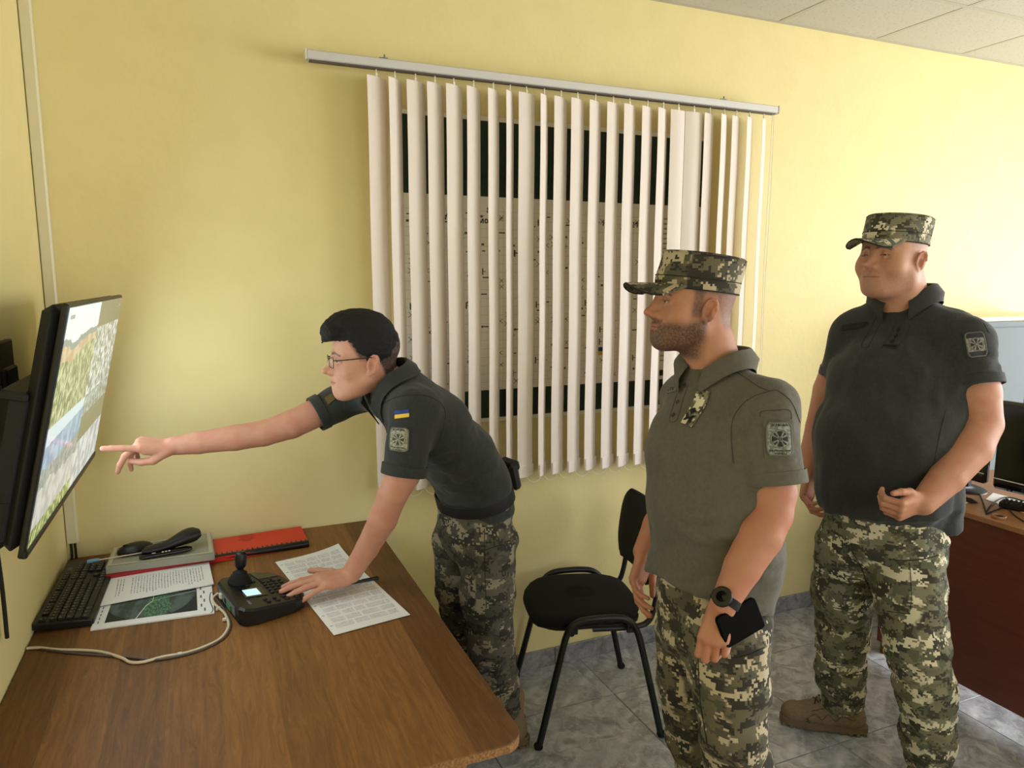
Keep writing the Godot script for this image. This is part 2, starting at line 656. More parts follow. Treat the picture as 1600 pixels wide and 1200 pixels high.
func room() -> void:
	var len_x := RIGHT - LEFT
	var len_z := FRONT - BACK
	structure("wall_back", boxm(Vector3(len_x + 0.4, CEIL + 0.3, 0.2)), M.wall, at(Vector3((LEFT + RIGHT) * 0.5, (CEIL + 0.3) * 0.5, BACK - 0.1)))
	structure("wall_left", boxm(Vector3(0.2, CEIL + 0.3, len_z)), M.wall, at(Vector3(LEFT - 0.1, (CEIL + 0.3) * 0.5, (FRONT + BACK) * 0.5)))
	# right wall: runs from the back wall to the front wall
	var s := func(z: float) -> float: return z - BACK
	wall_with_holes("wall_right", Vector3(RIGHT, 0, BACK), Vector3.BACK, len_z, Vector3.LEFT, [[s.call(-1.90), s.call(0.0), 0.87, 2.37], [s.call(0.25), s.call(2.15), 0.87, 2.37]])
	wall_with_holes("wall_front", Vector3(LEFT - 0.2, 0, FRONT), Vector3.RIGHT, len_x + 0.4, Vector3.FORWARD, [[0.65 - LEFT + 0.2, 2.55 - LEFT + 0.2, 0.87, 2.37]])
	window(1, Vector3(RIGHT, 1.62, -0.95), Vector3.LEFT, 1.9, 1.5)
	window(2, Vector3(RIGHT, 1.62, 1.20), Vector3.LEFT, 1.9, 1.5)
	window(3, Vector3(1.6, 1.62, FRONT), Vector3.FORWARD, 1.9, 1.5)  # unseen window, added to carry the fill light
	# floor: square tiles on a grout bed
	var floor_node := structure_node("floor")
	part("grout_bed", boxm(Vector3(len_x + 0.4, 0.1, len_z + 0.4)), M.grout, floor_node, at(Vector3((LEFT + RIGHT) * 0.5, -0.0535, (FRONT + BACK) * 0.5)))
	floor_tiles(floor_node)
	# skirting of cut floor tiles
	var sk := structure_node("baseboard_back")
	var x := LEFT + 0.02
	var k := 0
	while x < RIGHT - 0.05:
		var w: float = min(0.598, RIGHT - 0.01 - x)
		part("skirting_tile", boxm(Vector3(w - 0.003, 0.082, 0.011), 0.002), M.skirting, sk, at(Vector3(x + w * 0.5, 0.041, BACK + 0.0056)))
		x += 0.598
		k += 1
	var sl := structure_node("baseboard_left")
	var z := BACK + 0.03
	while z < FRONT - 0.05:
		var w: float = min(0.598, FRONT - 0.01 - z)
		part("skirting_tile", boxm(Vector3(0.011, 0.082, w - 0.003), 0.002), M.skirting, sl, at(Vector3(LEFT + 0.0056, 0.041, z + w * 0.5)))
		z += 0.598
	# suspended ceiling: T-bars 0.6 m apart and a tile in each field
	var ce := structure_node("ceiling")
	part("slab", boxm(Vector3(len_x + 0.4, 0.1, len_z + 0.4)), M.wall, ce, at(Vector3((LEFT + RIGHT) * 0.5, CEIL + 0.25, (FRONT + BACK) * 0.5)))
	var xs := [LEFT + 0.001]
	var gx := 1.8491 - 0.6 * 3
	while gx < RIGHT:
		xs.append(gx)
		gx += 0.6
	xs.append(RIGHT - 0.001)
	var zs := [BACK + 0.001]
	var gz := BACK + 0.4641
	while gz < FRONT:
		zs.append(gz)
		gz += 0.6
	zs.append(FRONT - 0.001)
	for i in xs.size() - 1:
		for j in zs.size() - 1:
			var sz := Vector3(xs[i + 1] - xs[i] - 0.021, 0.014, zs[j + 1] - zs[j] - 0.021)
			part("ceiling_tile", boxm(sz, 0.004), M.ceiling_tile, ce, at(Vector3((xs[i] + xs[i + 1]) * 0.5, CEIL + 0.0085, (zs[j] + zs[j + 1]) * 0.5)))
	for a in xs:
		part("ceiling_bar", boxm(Vector3(0.024, 0.012, len_z - 0.01)), M.grid_metal, ce, at(Vector3(clampf(a, LEFT + 0.013, RIGHT - 0.013), CEIL + 0.006, (FRONT + BACK) * 0.5)))
	for a in zs:
		part("ceiling_bar", boxm(Vector3(len_x - 0.01, 0.012, 0.024)), M.grid_metal, ce, at(Vector3((LEFT + RIGHT) * 0.5, CEIL + 0.0062, clampf(a, BACK + 0.013, FRONT - 0.013))))
	# cable duct in the corner
	var d := structure_node("trim_1", Vector3(LEFT, 0, BACK))
	part("duct_base", boxm(Vector3(0.034, 2.0, 0.010), 0.002), M.pvc, d, at(Vector3(0.018, 1.83, 0.006)))
	part("duct_cover", boxm(Vector3(0.032, 2.0, 0.010), 0.003), M.pvc, d, at(Vector3(0.018, 1.83, 0.0155)))
	part("cable", tubem([Vector3(0.012, 0.86, 0.012), Vector3(0.013, 0.80, 0.013), Vector3(0.011, 0.70, 0.02), Vector3(0.012, 0.3, 0.02)], 0.004, 6), M.black_matte, d)
	part("cable", tubem([Vector3(0.024, 0.86, 0.012), Vector3(0.025, 0.80, 0.014), Vector3(0.026, 0.70, 0.02), Vector3(0.025, 0.3, 0.02)], 0.004, 6), M.black_matte, d)


func floor_tiles(parent: Node3D) -> void:
	# joints read from the photograph: at x 1.48, 2.082, 2.684 and z -2.385, -1.783
	var p0 := Vector3(1.48, 0, -2.385)
	var e := Vector3(0.602, 0, 0)
	var f := Vector3(0, 0, 0.602)
	var meshes := []
	for k in 3:
		meshes.append(boxm(Vector3(0.599, 0.01, 0.599), 0.0012))
	var rng := RandomNumberGenerator.new()
	rng.seed = 5
	var b := Basis(e.normalized(), Vector3.UP, f.normalized())
	for i in range(-12, 13):
		for j in range(-12, 13):
			var c := p0 + e * (i + 0.5) + f * (j + 0.5)
			var pick := rng.randi() % 3
			var poly := PackedVector2Array()
			for q in [[-1, -1], [1, -1], [1, 1], [-1, 1]]:
				var w: Vector3 = c + e.normalized() * 0.2995 * q[0] + f.normalized() * 0.2995 * q[1]
				poly.append(Vector2(w.x, w.z))
			var room_poly := PackedVector2Array([Vector2(LEFT, BACK), Vector2(RIGHT, BACK), Vector2(RIGHT, FRONT), Vector2(LEFT, FRONT)])
			var cut := Geometry2D.intersect_polygons(poly, room_poly)
			if cut.is_empty():
				continue
			var whole := true
			for w in poly:
				if not Geometry2D.is_point_in_polygon(w, room_poly):
					whole = false
			if whole:
				part("tile", meshes[pick], M.floor_tiles[pick], parent, at(Vector3(c.x, -0.005, c.z), b))
			else:
				var g := Geo.new()
				g.prism(cut[0], -0.01, 0.0, 0.0)
				part("tile", g.mesh(), M.floor_tiles[pick], parent)


# ------------------------------------------------------------------ furniture and things
func furniture() -> void:
	desk()
	far_desk()
	poster()
	blind()
	television()
	chair()
	keyboard()
	papers()
	controller()
	cables()


func desk() -> void:
	var t := thing("office_desk", "large brown wood-grain desk with a chipped front edge under the wall screen", "desk", Vector3(0.05, 0, -1.96))
	var o := t.position
	# top: 1.01 x 1.47 m, front right corner rounded
	var pl := PackedVector2Array()
	var x0 := LEFT + 0.004
	var x1 := 0.556
	var z0 := BACK + 0.006
	var z1 := -1.223
	pl.append(Vector2(x0, z0))
	pl.append(Vector2(x1, z0))
	for k in 7:
		var g := PI * 0.5 * k / 6.0
		pl.append(Vector2(x1 - 0.05 + cos(g) * 0.05, z1 - 0.05 + sin(g) * 0.05))
	pl.append(Vector2(x0, z1))
	var local := PackedVector2Array()
	for p in pl:
		local.append(p - Vector2(o.x, o.z))
	var g := Geo.new()
	g.prism(local, DESK - 0.003, DESK, 0.001)
	for i in g.v.size():
		g.t[i] = Vector2(g.v[i].x + 0.51, g.v[i].z + 0.74) / 1.48 * Vector2(1.45, 1.0)
	part("laminate_top", g.mesh(), M.desk_top, t)
	# the board below shows its chips where the edge band broke off
	var rng := RandomNumberGenerator.new()
	rng.seed = 14
	var board := Geo.new()
	var rough := PackedVector2Array()
	for i in local.size():
		var a := local[i]
		var b := local[(i + 1) % local.size()]
		var steps := maxi(1, int(a.distance_to(b) / 0.012)) if a.y > 0.6 and b.y > 0.6 else 1
		for k in steps:
			var q := a.lerp(b, float(k) / steps)
			if steps > 1:
				q.y -= rng.randf_range(0.0, 0.004)
			rough.append(q)
	board.prism(rough, DESK - 0.022, DESK - 0.003, 0.0)
	part("board", board.mesh(), M.chipboard, t)
	part("side_panel", boxm(Vector3(0.018, DESK - 0.022, 1.30)), M.desk_side, t, at(Vector3(x0 + 0.06 - o.x, (DESK - 0.022) * 0.5, 0)))
	part("side_panel", boxm(Vector3(0.80, DESK - 0.022, 0.018)), M.desk_side, t, at(Vector3(0.0, (DESK - 0.022) * 0.5, -0.64)))
	part("side_panel", boxm(Vector3(0.80, DESK - 0.022, 0.018)), M.chipboard, t, at(Vector3(0.0, (DESK - 0.022) * 0.5, 0.66)))


func far_desk() -> void:
	var t := thing("office_desk", "reddish brown desk with a plain front panel and tan top beneath the black monitors", "desk", Vector3(3.15, 0, -1.20))
	part("front_panel", boxm(Vector3(0.018, 0.70, 2.00), 0.001), M.red_wood, t, at(Vector3(-0.385, 0.415, 0), Basis()))
	part("end_panel", boxm(Vector3(0.70, 0.76, 0.018), 0.001), M.red_wood, t, at(Vector3(-0.02, 0.38, -0.99)))
	part("end_panel", boxm(Vector3(0.70, 0.76, 0.018), 0.001), M.red_wood, t, at(Vector3(-0.02, 0.38, 0.99)))
	var g := Geo.new()
	g.box(Vector3(0.78, 0.022, 2.04), at(Vector3(-0.02, 0.775, 0)), 0.002)
	for i in g.v.size():
		g.t[i] = Vector2(g.v[i].x, g.v[i].z)
	part("desk_top", g.mesh(), M.tan_wood, t)
	# cable grommet at the front edge
	var p := on_y(1553, 811, 0.786)
	var gr := Geo.new()
	gr.lathe(PackedVector2Array([Vector2(0.020, 0.0), Vector2(0.026, 0.0), Vector2(0.026, 0.012), Vector2(0.020, 0.012), Vector2(0.020, 0.0)]), Transform3D(), 18)
	part("grommet", gr.mesh(), M.tan_wood, t, at(Vector3(p.x + 0.028, 0.786, p.z) - t.position))
	var hole := Geo.new()
	hole.lathe(PackedVector2Array([Vector2(0.020, 0.006), Vector2(0.0, 0.006)]), Transform3D(), 14)
	part("grommet_hole", hole.mesh(), M.black_matte, t, at(Vector3(p.x + 0.028, 0.786, p.z) - t.position))
	# monitors, backs to the room
	monitor("black computer monitor seen from behind with a silver line along its lower edge", Vector3(3.06, 0.786, -1.66), 0.54, 0.375, 0.04, 0.04)
	monitor("smaller black monitor standing farther along the reddish desk, mostly hidden by the man", Vector3(3.04, 0.786, -2.07), 0.24, 0.22, 0.05, -0.05)
	# grey cabinet by the back wall
	var c := thing("cabinet", "pale grey steel cabinet standing against the yellow wall behind the monitors", "cabinet", Vector3(3.76, 0, -2.48))
	part("body", boxm(Vector3(0.90, 1.50, 0.39), 0.004), M.grey_steel, c, at(Vector3(0, 0.75, 0)))
	part("top_cover", boxm(Vector3(0.92, 0.022, 0.40), 0.004), M.pvc, c, at(Vector3(0, 1.511, 0)))
	for s in [-1.0, 1.0]:
		var d := part("door", boxm(Vector3(0.435, 1.40, 0.012), 0.003), M.grey_steel, c, at(Vector3(s * 0.222, 0.77, 0.203)))
		part("handle", boxm(Vector3(0.012, 0.10, 0.014), 0.003), M.steel, d, at(Vector3(-s * 0.19, 0.05, 0.012)))
	# things on the far desk
	slab("paper_sheet", "white sheet lying beside the black wedge stand on the reddish desk", "paper", [[1478, 790], [1478, 777], [1513, 785], [1495, 791]], 0.788, 0.0012, M.paper)
	slab("paper_sheet", "white sheet lying in front of the monitor and its cables", "paper", [[1540, 780], [1552, 770], [1640, 792], [1630, 812]], 0.788, 0.0012, M.paper)
	var st := thing("desk_stand", "black wedge shaped stand lying on the reddish desk before the papers", "stand", on_y(1508, 781, 0.786))
	var w := Geo.new()
	var a := on_y(1489, 769, 0.786) - st.position
	var b := on_y(1529, 786, 0.786) - st.position
	var e := on_y(1518, 787, 0.786) - st.position
	var f := on_y(1480, 776, 0.786) - st.position
	var up := Vector3(0, 0.022, 0)
	w.quad(f, e, e + up, f + up)
	w.quad(f + up, e + up, b, a)
	w.quad(e, b, e + up, e + up)
	w.quad(a, f, f + up, f + up)
	part("wedge", w.mesh(), M.black, st)
	var ad := thing("power_adapter", "black ribbed power adapter block lying on the desk amid cables", "adapter", on_y(1585, 796, 0.786))
	part("body", boxm(Vector3(0.05, 0.03, 0.10), 0.006), M.black, ad, at(Vector3(0, 0.015, 0), Basis(Vector3.UP, 0.35)))
	for k in 5:
		part("rib", boxm(Vector3(0.052, 0.004, 0.008), 0.001), M.black_matte, ad, at(Basis(Vector3.UP, 0.35) * Vector3(0, 0.031, -0.032 + k * 0.016), Basis(Vector3.UP, 0.35)))
	var lines := [[[1541, 803], [1548, 790], [1570, 777], [1600, 783]], [[1541, 803], [1556, 797], [1575, 790]], [[1541, 802], [1536, 785], [1530, 770]], [[1572, 778], [1580, 800], [1600, 815]], [[1480, 779], [1492, 784], [1498, 791]]]
	for l in lines.size():
		var pts := []
		for q in lines[l]:
			pts.append(on_y(q[0], q[1], 0.790))
		var cb := thing("cable", ["black cable looping up beside the far desk grommet", "short black cable running to the ribbed power adapter", "thin black cable running toward the small monitor base", "black cable hanging from the large monitor to the desk", "black cable curled across the sheet by the wedge stand"][l], "cable", pts[0])
		for k in pts.size():
			pts[k] -= cb.position
		part("cord", tubem(pts, 0.0028, 6), M.black_matte, cb)


func monitor(label: String, base: Vector3, w: float, h: float, lift: float, turn: float) -> void:
	var t := thing("monitor", label, "monitor", base, turn)
	var y := lift + h * 0.5
	part("housing", boxm(Vector3(0.035, h, w), 0.010), M.black_gloss, t, at(Vector3(0.0, y, 0)))
	part("screen", boxm(Vector3(0.002, h - 0.03, w - 0.03)), M.black_gloss, t, at(Vector3(0.0185, y, 0)))
	part("trim_line", boxm(Vector3(0.004, 0.004, w - 0.01), 0.001), M.aluminium, t, at(Vector3(-0.0185, lift + 0.045, 0)))
	part("neck", boxm(Vector3(0.03, lift + 0.06, 0.06), 0.006), M.black, t, at(Vector3(0.02, (lift + 0.06) * 0.5, 0)))
	var g := Geo.new()
	g.lathe(PackedVector2Array([Vector2(0.0, 0.012), Vector2(0.09, 0.011), Vector2(0.11, 0.006), Vector2(0.112, 0.0)]), Transform3D(Basis.from_scale(Vector3(0.8, 1, 1)), Vector3.ZERO), 24)
	part("foot", g.mesh(), M.black, t)


func slab(called: String, label: String, category: String, corners: Array, y: float, thick: float, m: Material, group := "") -> Node3D:
	# a flat thing whose four top corners are seen at these pixels, at height y
	var p: Array[Vector3] = []
	for c in corners:
		p.append(on_y(c[0], c[1], y))
	var o := (p[0] + p[1] + p[2] + p[3]) * 0.25 - Vector3(0, thick, 0)
	var t := thing(called, label, category, o, 0.0, group)
	part("sheet", slab_mesh(p, o, thick), m, t)
	return t


func slab_mesh(p: Array[Vector3], o: Vector3, thick: float) -> ArrayMesh:
	# p: corners in the order upper left, upper right, lower right, lower left of the print
	var g := Geo.new()
	var q: Array[Vector3] = []
	for c in p:
		q.append(c - o)
	var dn := Vector3(0, thick, 0)
	g.quad(q[3], q[2], q[1], q[0])
	var i := 0
	while i < 4:
		var a := q[i]
		var b := q[(i + 1) % 4]
		g.quad(a - dn, a, b, b - dn, Vector2(0.01, 0.01), Vector2(0.01, 0.01), Vector2(0.01, 0.01), Vector2(0.01, 0.01))
		i += 1
	g.quad(q[0] - dn, q[1] - dn, q[2] - dn, q[3] - dn, Vector2(0.01, 0.01), Vector2(0.01, 0.01), Vector2(0.01, 0.01), Vector2(0.01, 0.01))
	return g.mesh()


func text_geo(s: String, size: float, bold := false, depth := 0.0004) -> ArrayMesh:
	var f := SystemFont.new()
	f.font_names = PackedStringArray(["Droid Sans"])
	f.font_weight = 700 if bold else 400
	var t := TextMesh.new()
	t.text = s
	t.font = f
	t.font_size = 32
	t.pixel_size = size / 32.0
	t.depth = depth
	t.curve_step = 2.0
	var a := ArrayMesh.new()
	a.add_surface_from_arrays(Mesh.PRIMITIVE_TRIANGLES, t.get_mesh_arrays())
	return a


func poster() -> void:
	# planning chart on the wall behind the blind
	var a := on_z(640, 172, BACK + 0.02)
	var w := 1.425
	var h := 1.19
	var t := thing("wall_chart", "large white planning chart with dark green bands on the wall behind the slats", "chart", Vector3(0.664 + w * 0.5, 2.315 - h * 0.5, BACK + 0.004))
	a = Vector3.ZERO
	part("board", boxm(Vector3(w, h, 0.008), 0.001), M.white_plastic, t, at(a))
	var sx := 640
	var sy := 566
	var im := Image.create(sx, sy, false, Image.FORMAT_RGB8)
	im.fill(Color(0.93, 0.91, 0.87))
	var green := Color(0.07, 0.17, 0.115)
	var ink := Color(0.17, 0.16, 0.15)
	im.fill_rect(Rect2i(8, 8, sx - 16, 134), green)
	im.fill_rect(Rect2i(8, sy - 62, sx - 16, 54), green)
	var rng := RandomNumberGenerator.new()
	rng.seed = 77
	# thin ruled grid
	for k in 33:
		im.fill_rect(Rect2i(20 + k * 15, 160, 1, sy - 230), Color(0.83, 0.81, 0.77))
	for k in 21:
		im.fill_rect(Rect2i(20, 168 + k * 16, 480, 1), Color(0.83, 0.81, 0.77))
	# darker lettering on the header
	for r in 2:
		var x := 30 if r == 0 else 300
		while x < (300 if r == 0 else 600):
			var lw := rng.randi_range(5, 11)
			im.fill_rect(Rect2i(x, 100 - r * 12, 2, 14), Color(0.03, 0.07, 0.05))
			im.fill_rect(Rect2i(x + lw - 2, 100 - r * 12, 2, 14), Color(0.03, 0.07, 0.05))
			im.fill_rect(Rect2i(x, 100 - r * 12 + rng.randi_range(0, 12), lw, 2), Color(0.03, 0.07, 0.05))
			x += lw + 4
	# pen marks along the rows: strokes, bars and little zigzags
	for k in 240:
		var x := 22 + rng.randi_range(0, 31) * 15 + rng.randi_range(0, 6)
		var y := 172 + rng.randi_range(0, 19) * 16 + rng.randi_range(0, 8)
		match rng.randi() % 4:
			0:
				im.fill_rect(Rect2i(x, y, rng.randi_range(6, 13), 2), ink)
			1:
				for q in 9:
					im.set_pixel(clampi(x + q, 0, sx - 1), clampi(y + q, 0, sy - 1), ink)
					im.set_pixel(clampi(x + q, 0, sx - 1), clampi(y + 9 - q, 0, sy - 1), ink)
			2:
				im.fill_rect(Rect2i(x, y, 2, 12), ink)
				im.fill_rect(Rect2i(x, y + 5, 7, 1), ink)
			3:
				im.fill_rect(Rect2i(x, y, 5, 4), Color(0.33, 0.31, 0.27))
	# side column with green blocks
	for k in 3:
		im.fill_rect(Rect2i(525, 300 + k * 92, 96, 12), green)
		for q in 12:
			im.fill_rect(Rect2i(528, 168 + k * 92 + q * 10, rng.randi_range(50, 88), 3), Color(0.62, 0.61, 0.58))
	im.fill_rect(Rect2i(398, 430, 24, 8), Color(0.16, 0.24, 0.52))
	im.fill_rect(Rect2i(398, 438, 24, 8), Color(0.80, 0.66, 0.20))
	var m := mat(Color.WHITE, 0.5)
	m.albedo_texture = tex(im)
	var g := Geo.new()
	g.quad(Vector3(-w / 2, -h / 2, 0.0045), Vector3(w / 2, -h / 2, 0.0045), Vector3(w / 2, h / 2, 0.0045), Vector3(-w / 2, h / 2, 0.0045))
	part("print", g.mesh(), m, t)
	# the lettering that shows between the slats
	var ink_m := mat(ink, 0.7)
	for e in [["8", 0.27, 0.345], ["10", 0.39, 0.345], ["21", 0.74, 0.375], ["ТАL.", 0.39, 0.385], ["емонт", 0.26, 0.378], ["ЗМІНИ", 0.16, 0.37]]:
		var tm := part("lettering", text_geo(e[0], 0.032, true), ink_m, t, at(Vector3(-w / 2 + w * e[1], h / 2 - h * e[2] + 0.06, 0.0048)))
		tm.set_meta("label", "dark printed lettering")


func blind() -> void:
	var zr := BACK + 0.085
	var l := on_z(478, 86, zr)
	var r := on_z(1212, 176, zr)
	var t := thing("vertical_blind", "cream vertical slat blind hanging from a white rail in front of the chart", "blind", Vector3((l.x + r.x) * 0.5, l.y, zr))
	var o := t.position
	var w := r.x - l.x
	part("rail", boxm(Vector3(w, 0.030, 0.036), 0.003), M.aluminium, t)
	part("rail_slot", boxm(Vector3(w - 0.02, 0.006, 0.022)), M.cable_grey, t, at(Vector3(0, -0.017, 0)))
	for s in [-1.0, 1.0]:
		part("end_cap", boxm(Vector3(0.006, 0.034, 0.040), 0.002), M.white_plastic, t, at(Vector3(s * (w * 0.5 + 0.003), 0, 0)))
	for u in [598.0, 1130.0]:
		var p := on_z(u, 95.0, zr)
		var b := part("bracket", boxm(Vector3(0.03, 0.004, 0.07), 0.001), M.steel, t, at(Vector3(p.x - o.x, 0.017, -0.02)))
		part("screw", boxm(Vector3(0.006, 0.012, 0.006), 0.001), M.steel, b, at(Vector3(0.004, 0.007, 0.03)))
	# slats: measured middle (zoom pixels / 1.7145 + 470) and turn of each
	var mids := [203, 253, 308, 360, 410, 463, 516, 561, 604, 652, 697, 741, 789, 836, 880, 928, 970, 1010, 1052, 1094, 1132, 1165, 1200, 1238]
	var seen := [46, 31, 44, 40, 40, 33, 27, 18, 40, 18, 32, 32, 28, 30, 28, 25, 22, 38, 42, 22, 15, 19, 13, 6]
	var len := 1.492
	# one slat: thin, slightly bowed, with a weight pocket at the foot
	var rows := []
	var back := []
	for i in 13:
		var y := -len * i / 12.0
		var row := PackedVector3Array()
		var row2 := PackedVector3Array()
		for j in 7:
			var s := (j / 6.0 - 0.5) * 0.089
			var bow := 0.0075 * cos(PI * j / 6.0 - PI * 0.5) + 0.0012 * sin(i * 1.1)
			row.append(Vector3(s, y, bow + 0.0006))
			row2.append(Vector3(s, y, bow - 0.0006))
		rows.append(row)
		back.append(row2)
	var g := Geo.new()
	g.sheet(rows, false, true)
	g.sheet(back, false, false)
	for i in 12:
		for e in [0, 6]:
			var s := -1.0 if e == 0 else 1.0
			if s < 0:
				g.quad(rows[i][e], rows[i + 1][e], back[i + 1][e], back[i][e])
			else:
				g.quad(rows[i + 1][e], rows[i][e], back[i][e], back[i + 1][e])
	var slat_mesh := g.mesh()
	var pocket := Geo.new()
	pocket.box(Vector3(0.088, 0.05, 0.0060), at(Vector3(0, -len + 0.026, 0.0055)), 0.002)
	var pocket_mesh := pocket.mesh()
	var clip := boxm(Vector3(0.010, 0.016, 0.004), 0.001)
	var feet := []
	var rng := RandomNumberGenerator.new()
	rng.seed = 3
	for i in mids.size():
		var u: float = 470.0 + mids[i] / 1.7145
		var p := on_z(u, 95.0 + (u - 478) * 0.124 + 30.0, zr)
		var dist := Vector2(p.x, p.z).length()
		var view := atan2(p.x, -p.z)                       # bearing of the sight line
		var wide: float = seen[i] / 1.7145 * dist * cos(view - 0.4036) / FOCAL * 1.02
		var off := acos(clampf(wide / 0.089, 0.02, 0.98))      # angle between the slat's normal and the sight line
		var turn := off - view
		var s := part("slat", slat_mesh, M.slat, t, Transform3D(Basis(Vector3.UP, turn) * Basis(Vector3.BACK, rng.randf_range(-0.003, 0.003)), Vector3(p.x - o.x, -0.046, rng.randf_range(-0.004, 0.004))))
		part("weight_pocket", pocket_mesh, M.slat, s)
		part("clip", clip, M.bead, s, at(Vector3(0, 0.006, 0)))
		var hook := part("hook", boxm(Vector3(0.004, 0.030, 0.004)), M.bead, t, at(Vector3(p.x - o.x, -0.030, 0)))
		hook.set_meta("label", "small slat hook")
		feet.append(s.transform * Vector3(0.0, -len + 0.004, 0.004))
	# bead chain swagging between the feet of the slats
	for i in feet.size() - 1:
		var a: Vector3 = feet[i]
		var b: Vector3 = feet[i + 1]
		var pts := []
		for k in 7:
			var q := k / 6.0
			pts.append(a.lerp(b, q) + Vector3(0, -0.030 * 4.0 * q * (1.0 - q), 0.003))
		part("bottom_chain", tubem(pts, 0.0016, 5), M.bead, t)
	# two pull chains at the right end
	for k in 2:
		var x := w * 0.5 - 0.012 - k * 0.012
		var pts := []
		for q in 9:
			pts.append(Vector3(x, -0.02 - q * 0.17, 0.004 + 0.003 * sin(q + k)))
		var c := part("pull_chain", tubem(pts, 0.0012, 5), M.bead, t)
		var beads := Geo.new()
		for q in 100:
			beads.ball(Vector3(x, -0.02 - q * 0.0136, 0.004 + 0.003 * sin(q * 0.08 + k)), Vector3.ONE * 0.0021, Basis(), 4, 6)
		var bd := part("beads", beads.mesh(), M.bead, c)
		bd.set_meta("kind", "stuff")


func screen_picture() -> Image:
	# four camera views side by side
	var w := 512
	var h := 288
	var im := Image.create(w, h, false, Image.FORMAT_RGB8)
	var n := noise(0.03, 5, 4)
	var f := noise(0.09, 9, 3)
	var big := noise(0.012, 15, 3)
	for y in h:
		for x in w:
			var right := x >= w / 2
			var low := y >= h / 2
			var u := (x % (w / 2)) / (w / 2.0)
			var v := (y % (h / 2)) / (h / 2.0)
			var a := n.get_noise_2d(x, y)
			var b := f.get_noise_2d(x, y * 0.6)
			var k := big.get_noise_2d(x, y)
			var c: Color
			if not right and not low:
				var ridge := 0.27 + 0.03 * sin(u * 5.0) + big.get_noise_2d(x, 0) * 0.05
				if v < ridge:
					c = Color(0.86, 0.94, 0.97).lerp(Color(0.94, 0.97, 0.97), v * 3.0)
				elif v < ridge + 0.06:
					c = Color(0.42, 0.50, 0.52)
				elif v < ridge + 0.20 - u * 0.08:
					c = Color(0.70, 0.55, 0.43).lerp(Color(0.78, 0.70, 0.58), clampf(0.5 + a * 2.0, 0, 1))
				else:
					c = Color(0.30, 0.38, 0.22).lerp(Color(0.78, 0.80, 0.62), clampf(0.42 + b * 1.7 + a, 0, 1))
			elif right and not low:
				if v < 0.27:
					c = Color(0.36, 0.36, 0.29)
				else:
					c = Color(0.34, 0.39, 0.33).lerp(Color(0.90, 0.92, 0.92), clampf(0.5 + b * 1.8 + a * 0.8, 0, 1))
			elif not right:
				var sky_line := 0.10 + (1.0 - u) * 0.06
				if v < sky_line:
					c = Color(0.80, 0.90, 0.93)
				elif v < 0.36 + big.get_noise_2d(x, 40) * 0.1:
					c = Color(0.42, 0.58, 0.72).lerp(Color(0.62, 0.74, 0.82), clampf(0.5 + a * 2.0, 0, 1))
				elif v < 0.55 + big.get_noise_2d(x, 80) * 0.1:
					c = Color(0.40, 0.45, 0.46).lerp(Color(0.62, 0.65, 0.64), clampf(0.5 + b * 2.0, 0, 1))
				elif v < 0.86:
					c = Color(0.66, 0.66, 0.65).lerp(Color(0.80, 0.80, 0.78), clampf(0.5 + a * 2.0, 0, 1))
				else:
					c = Color(0.24, 0.36, 0.16).lerp(Color(0.80, 0.80, 0.48), clampf(0.5 + b * 2.2, 0, 1))
			else:
				if v < 0.22:
					c = Color(0.72, 0.76, 0.76).lerp(Color(0.34, 0.38, 0.34), clampf(0.5 + b * 2.0, 0, 1))
				elif v < 0.50:
					c = Color(0.44, 0.44, 0.33)
				else:
					c = Color(0.60, 0.64, 0.66).lerp(Color(0.84, 0.86, 0.86), clampf(0.5 + a * 2.0, 0, 1))
			im.set_pixel(x, y, c.lerp(Color(0.9, 0.93, 0.94), 0.14))
	return im


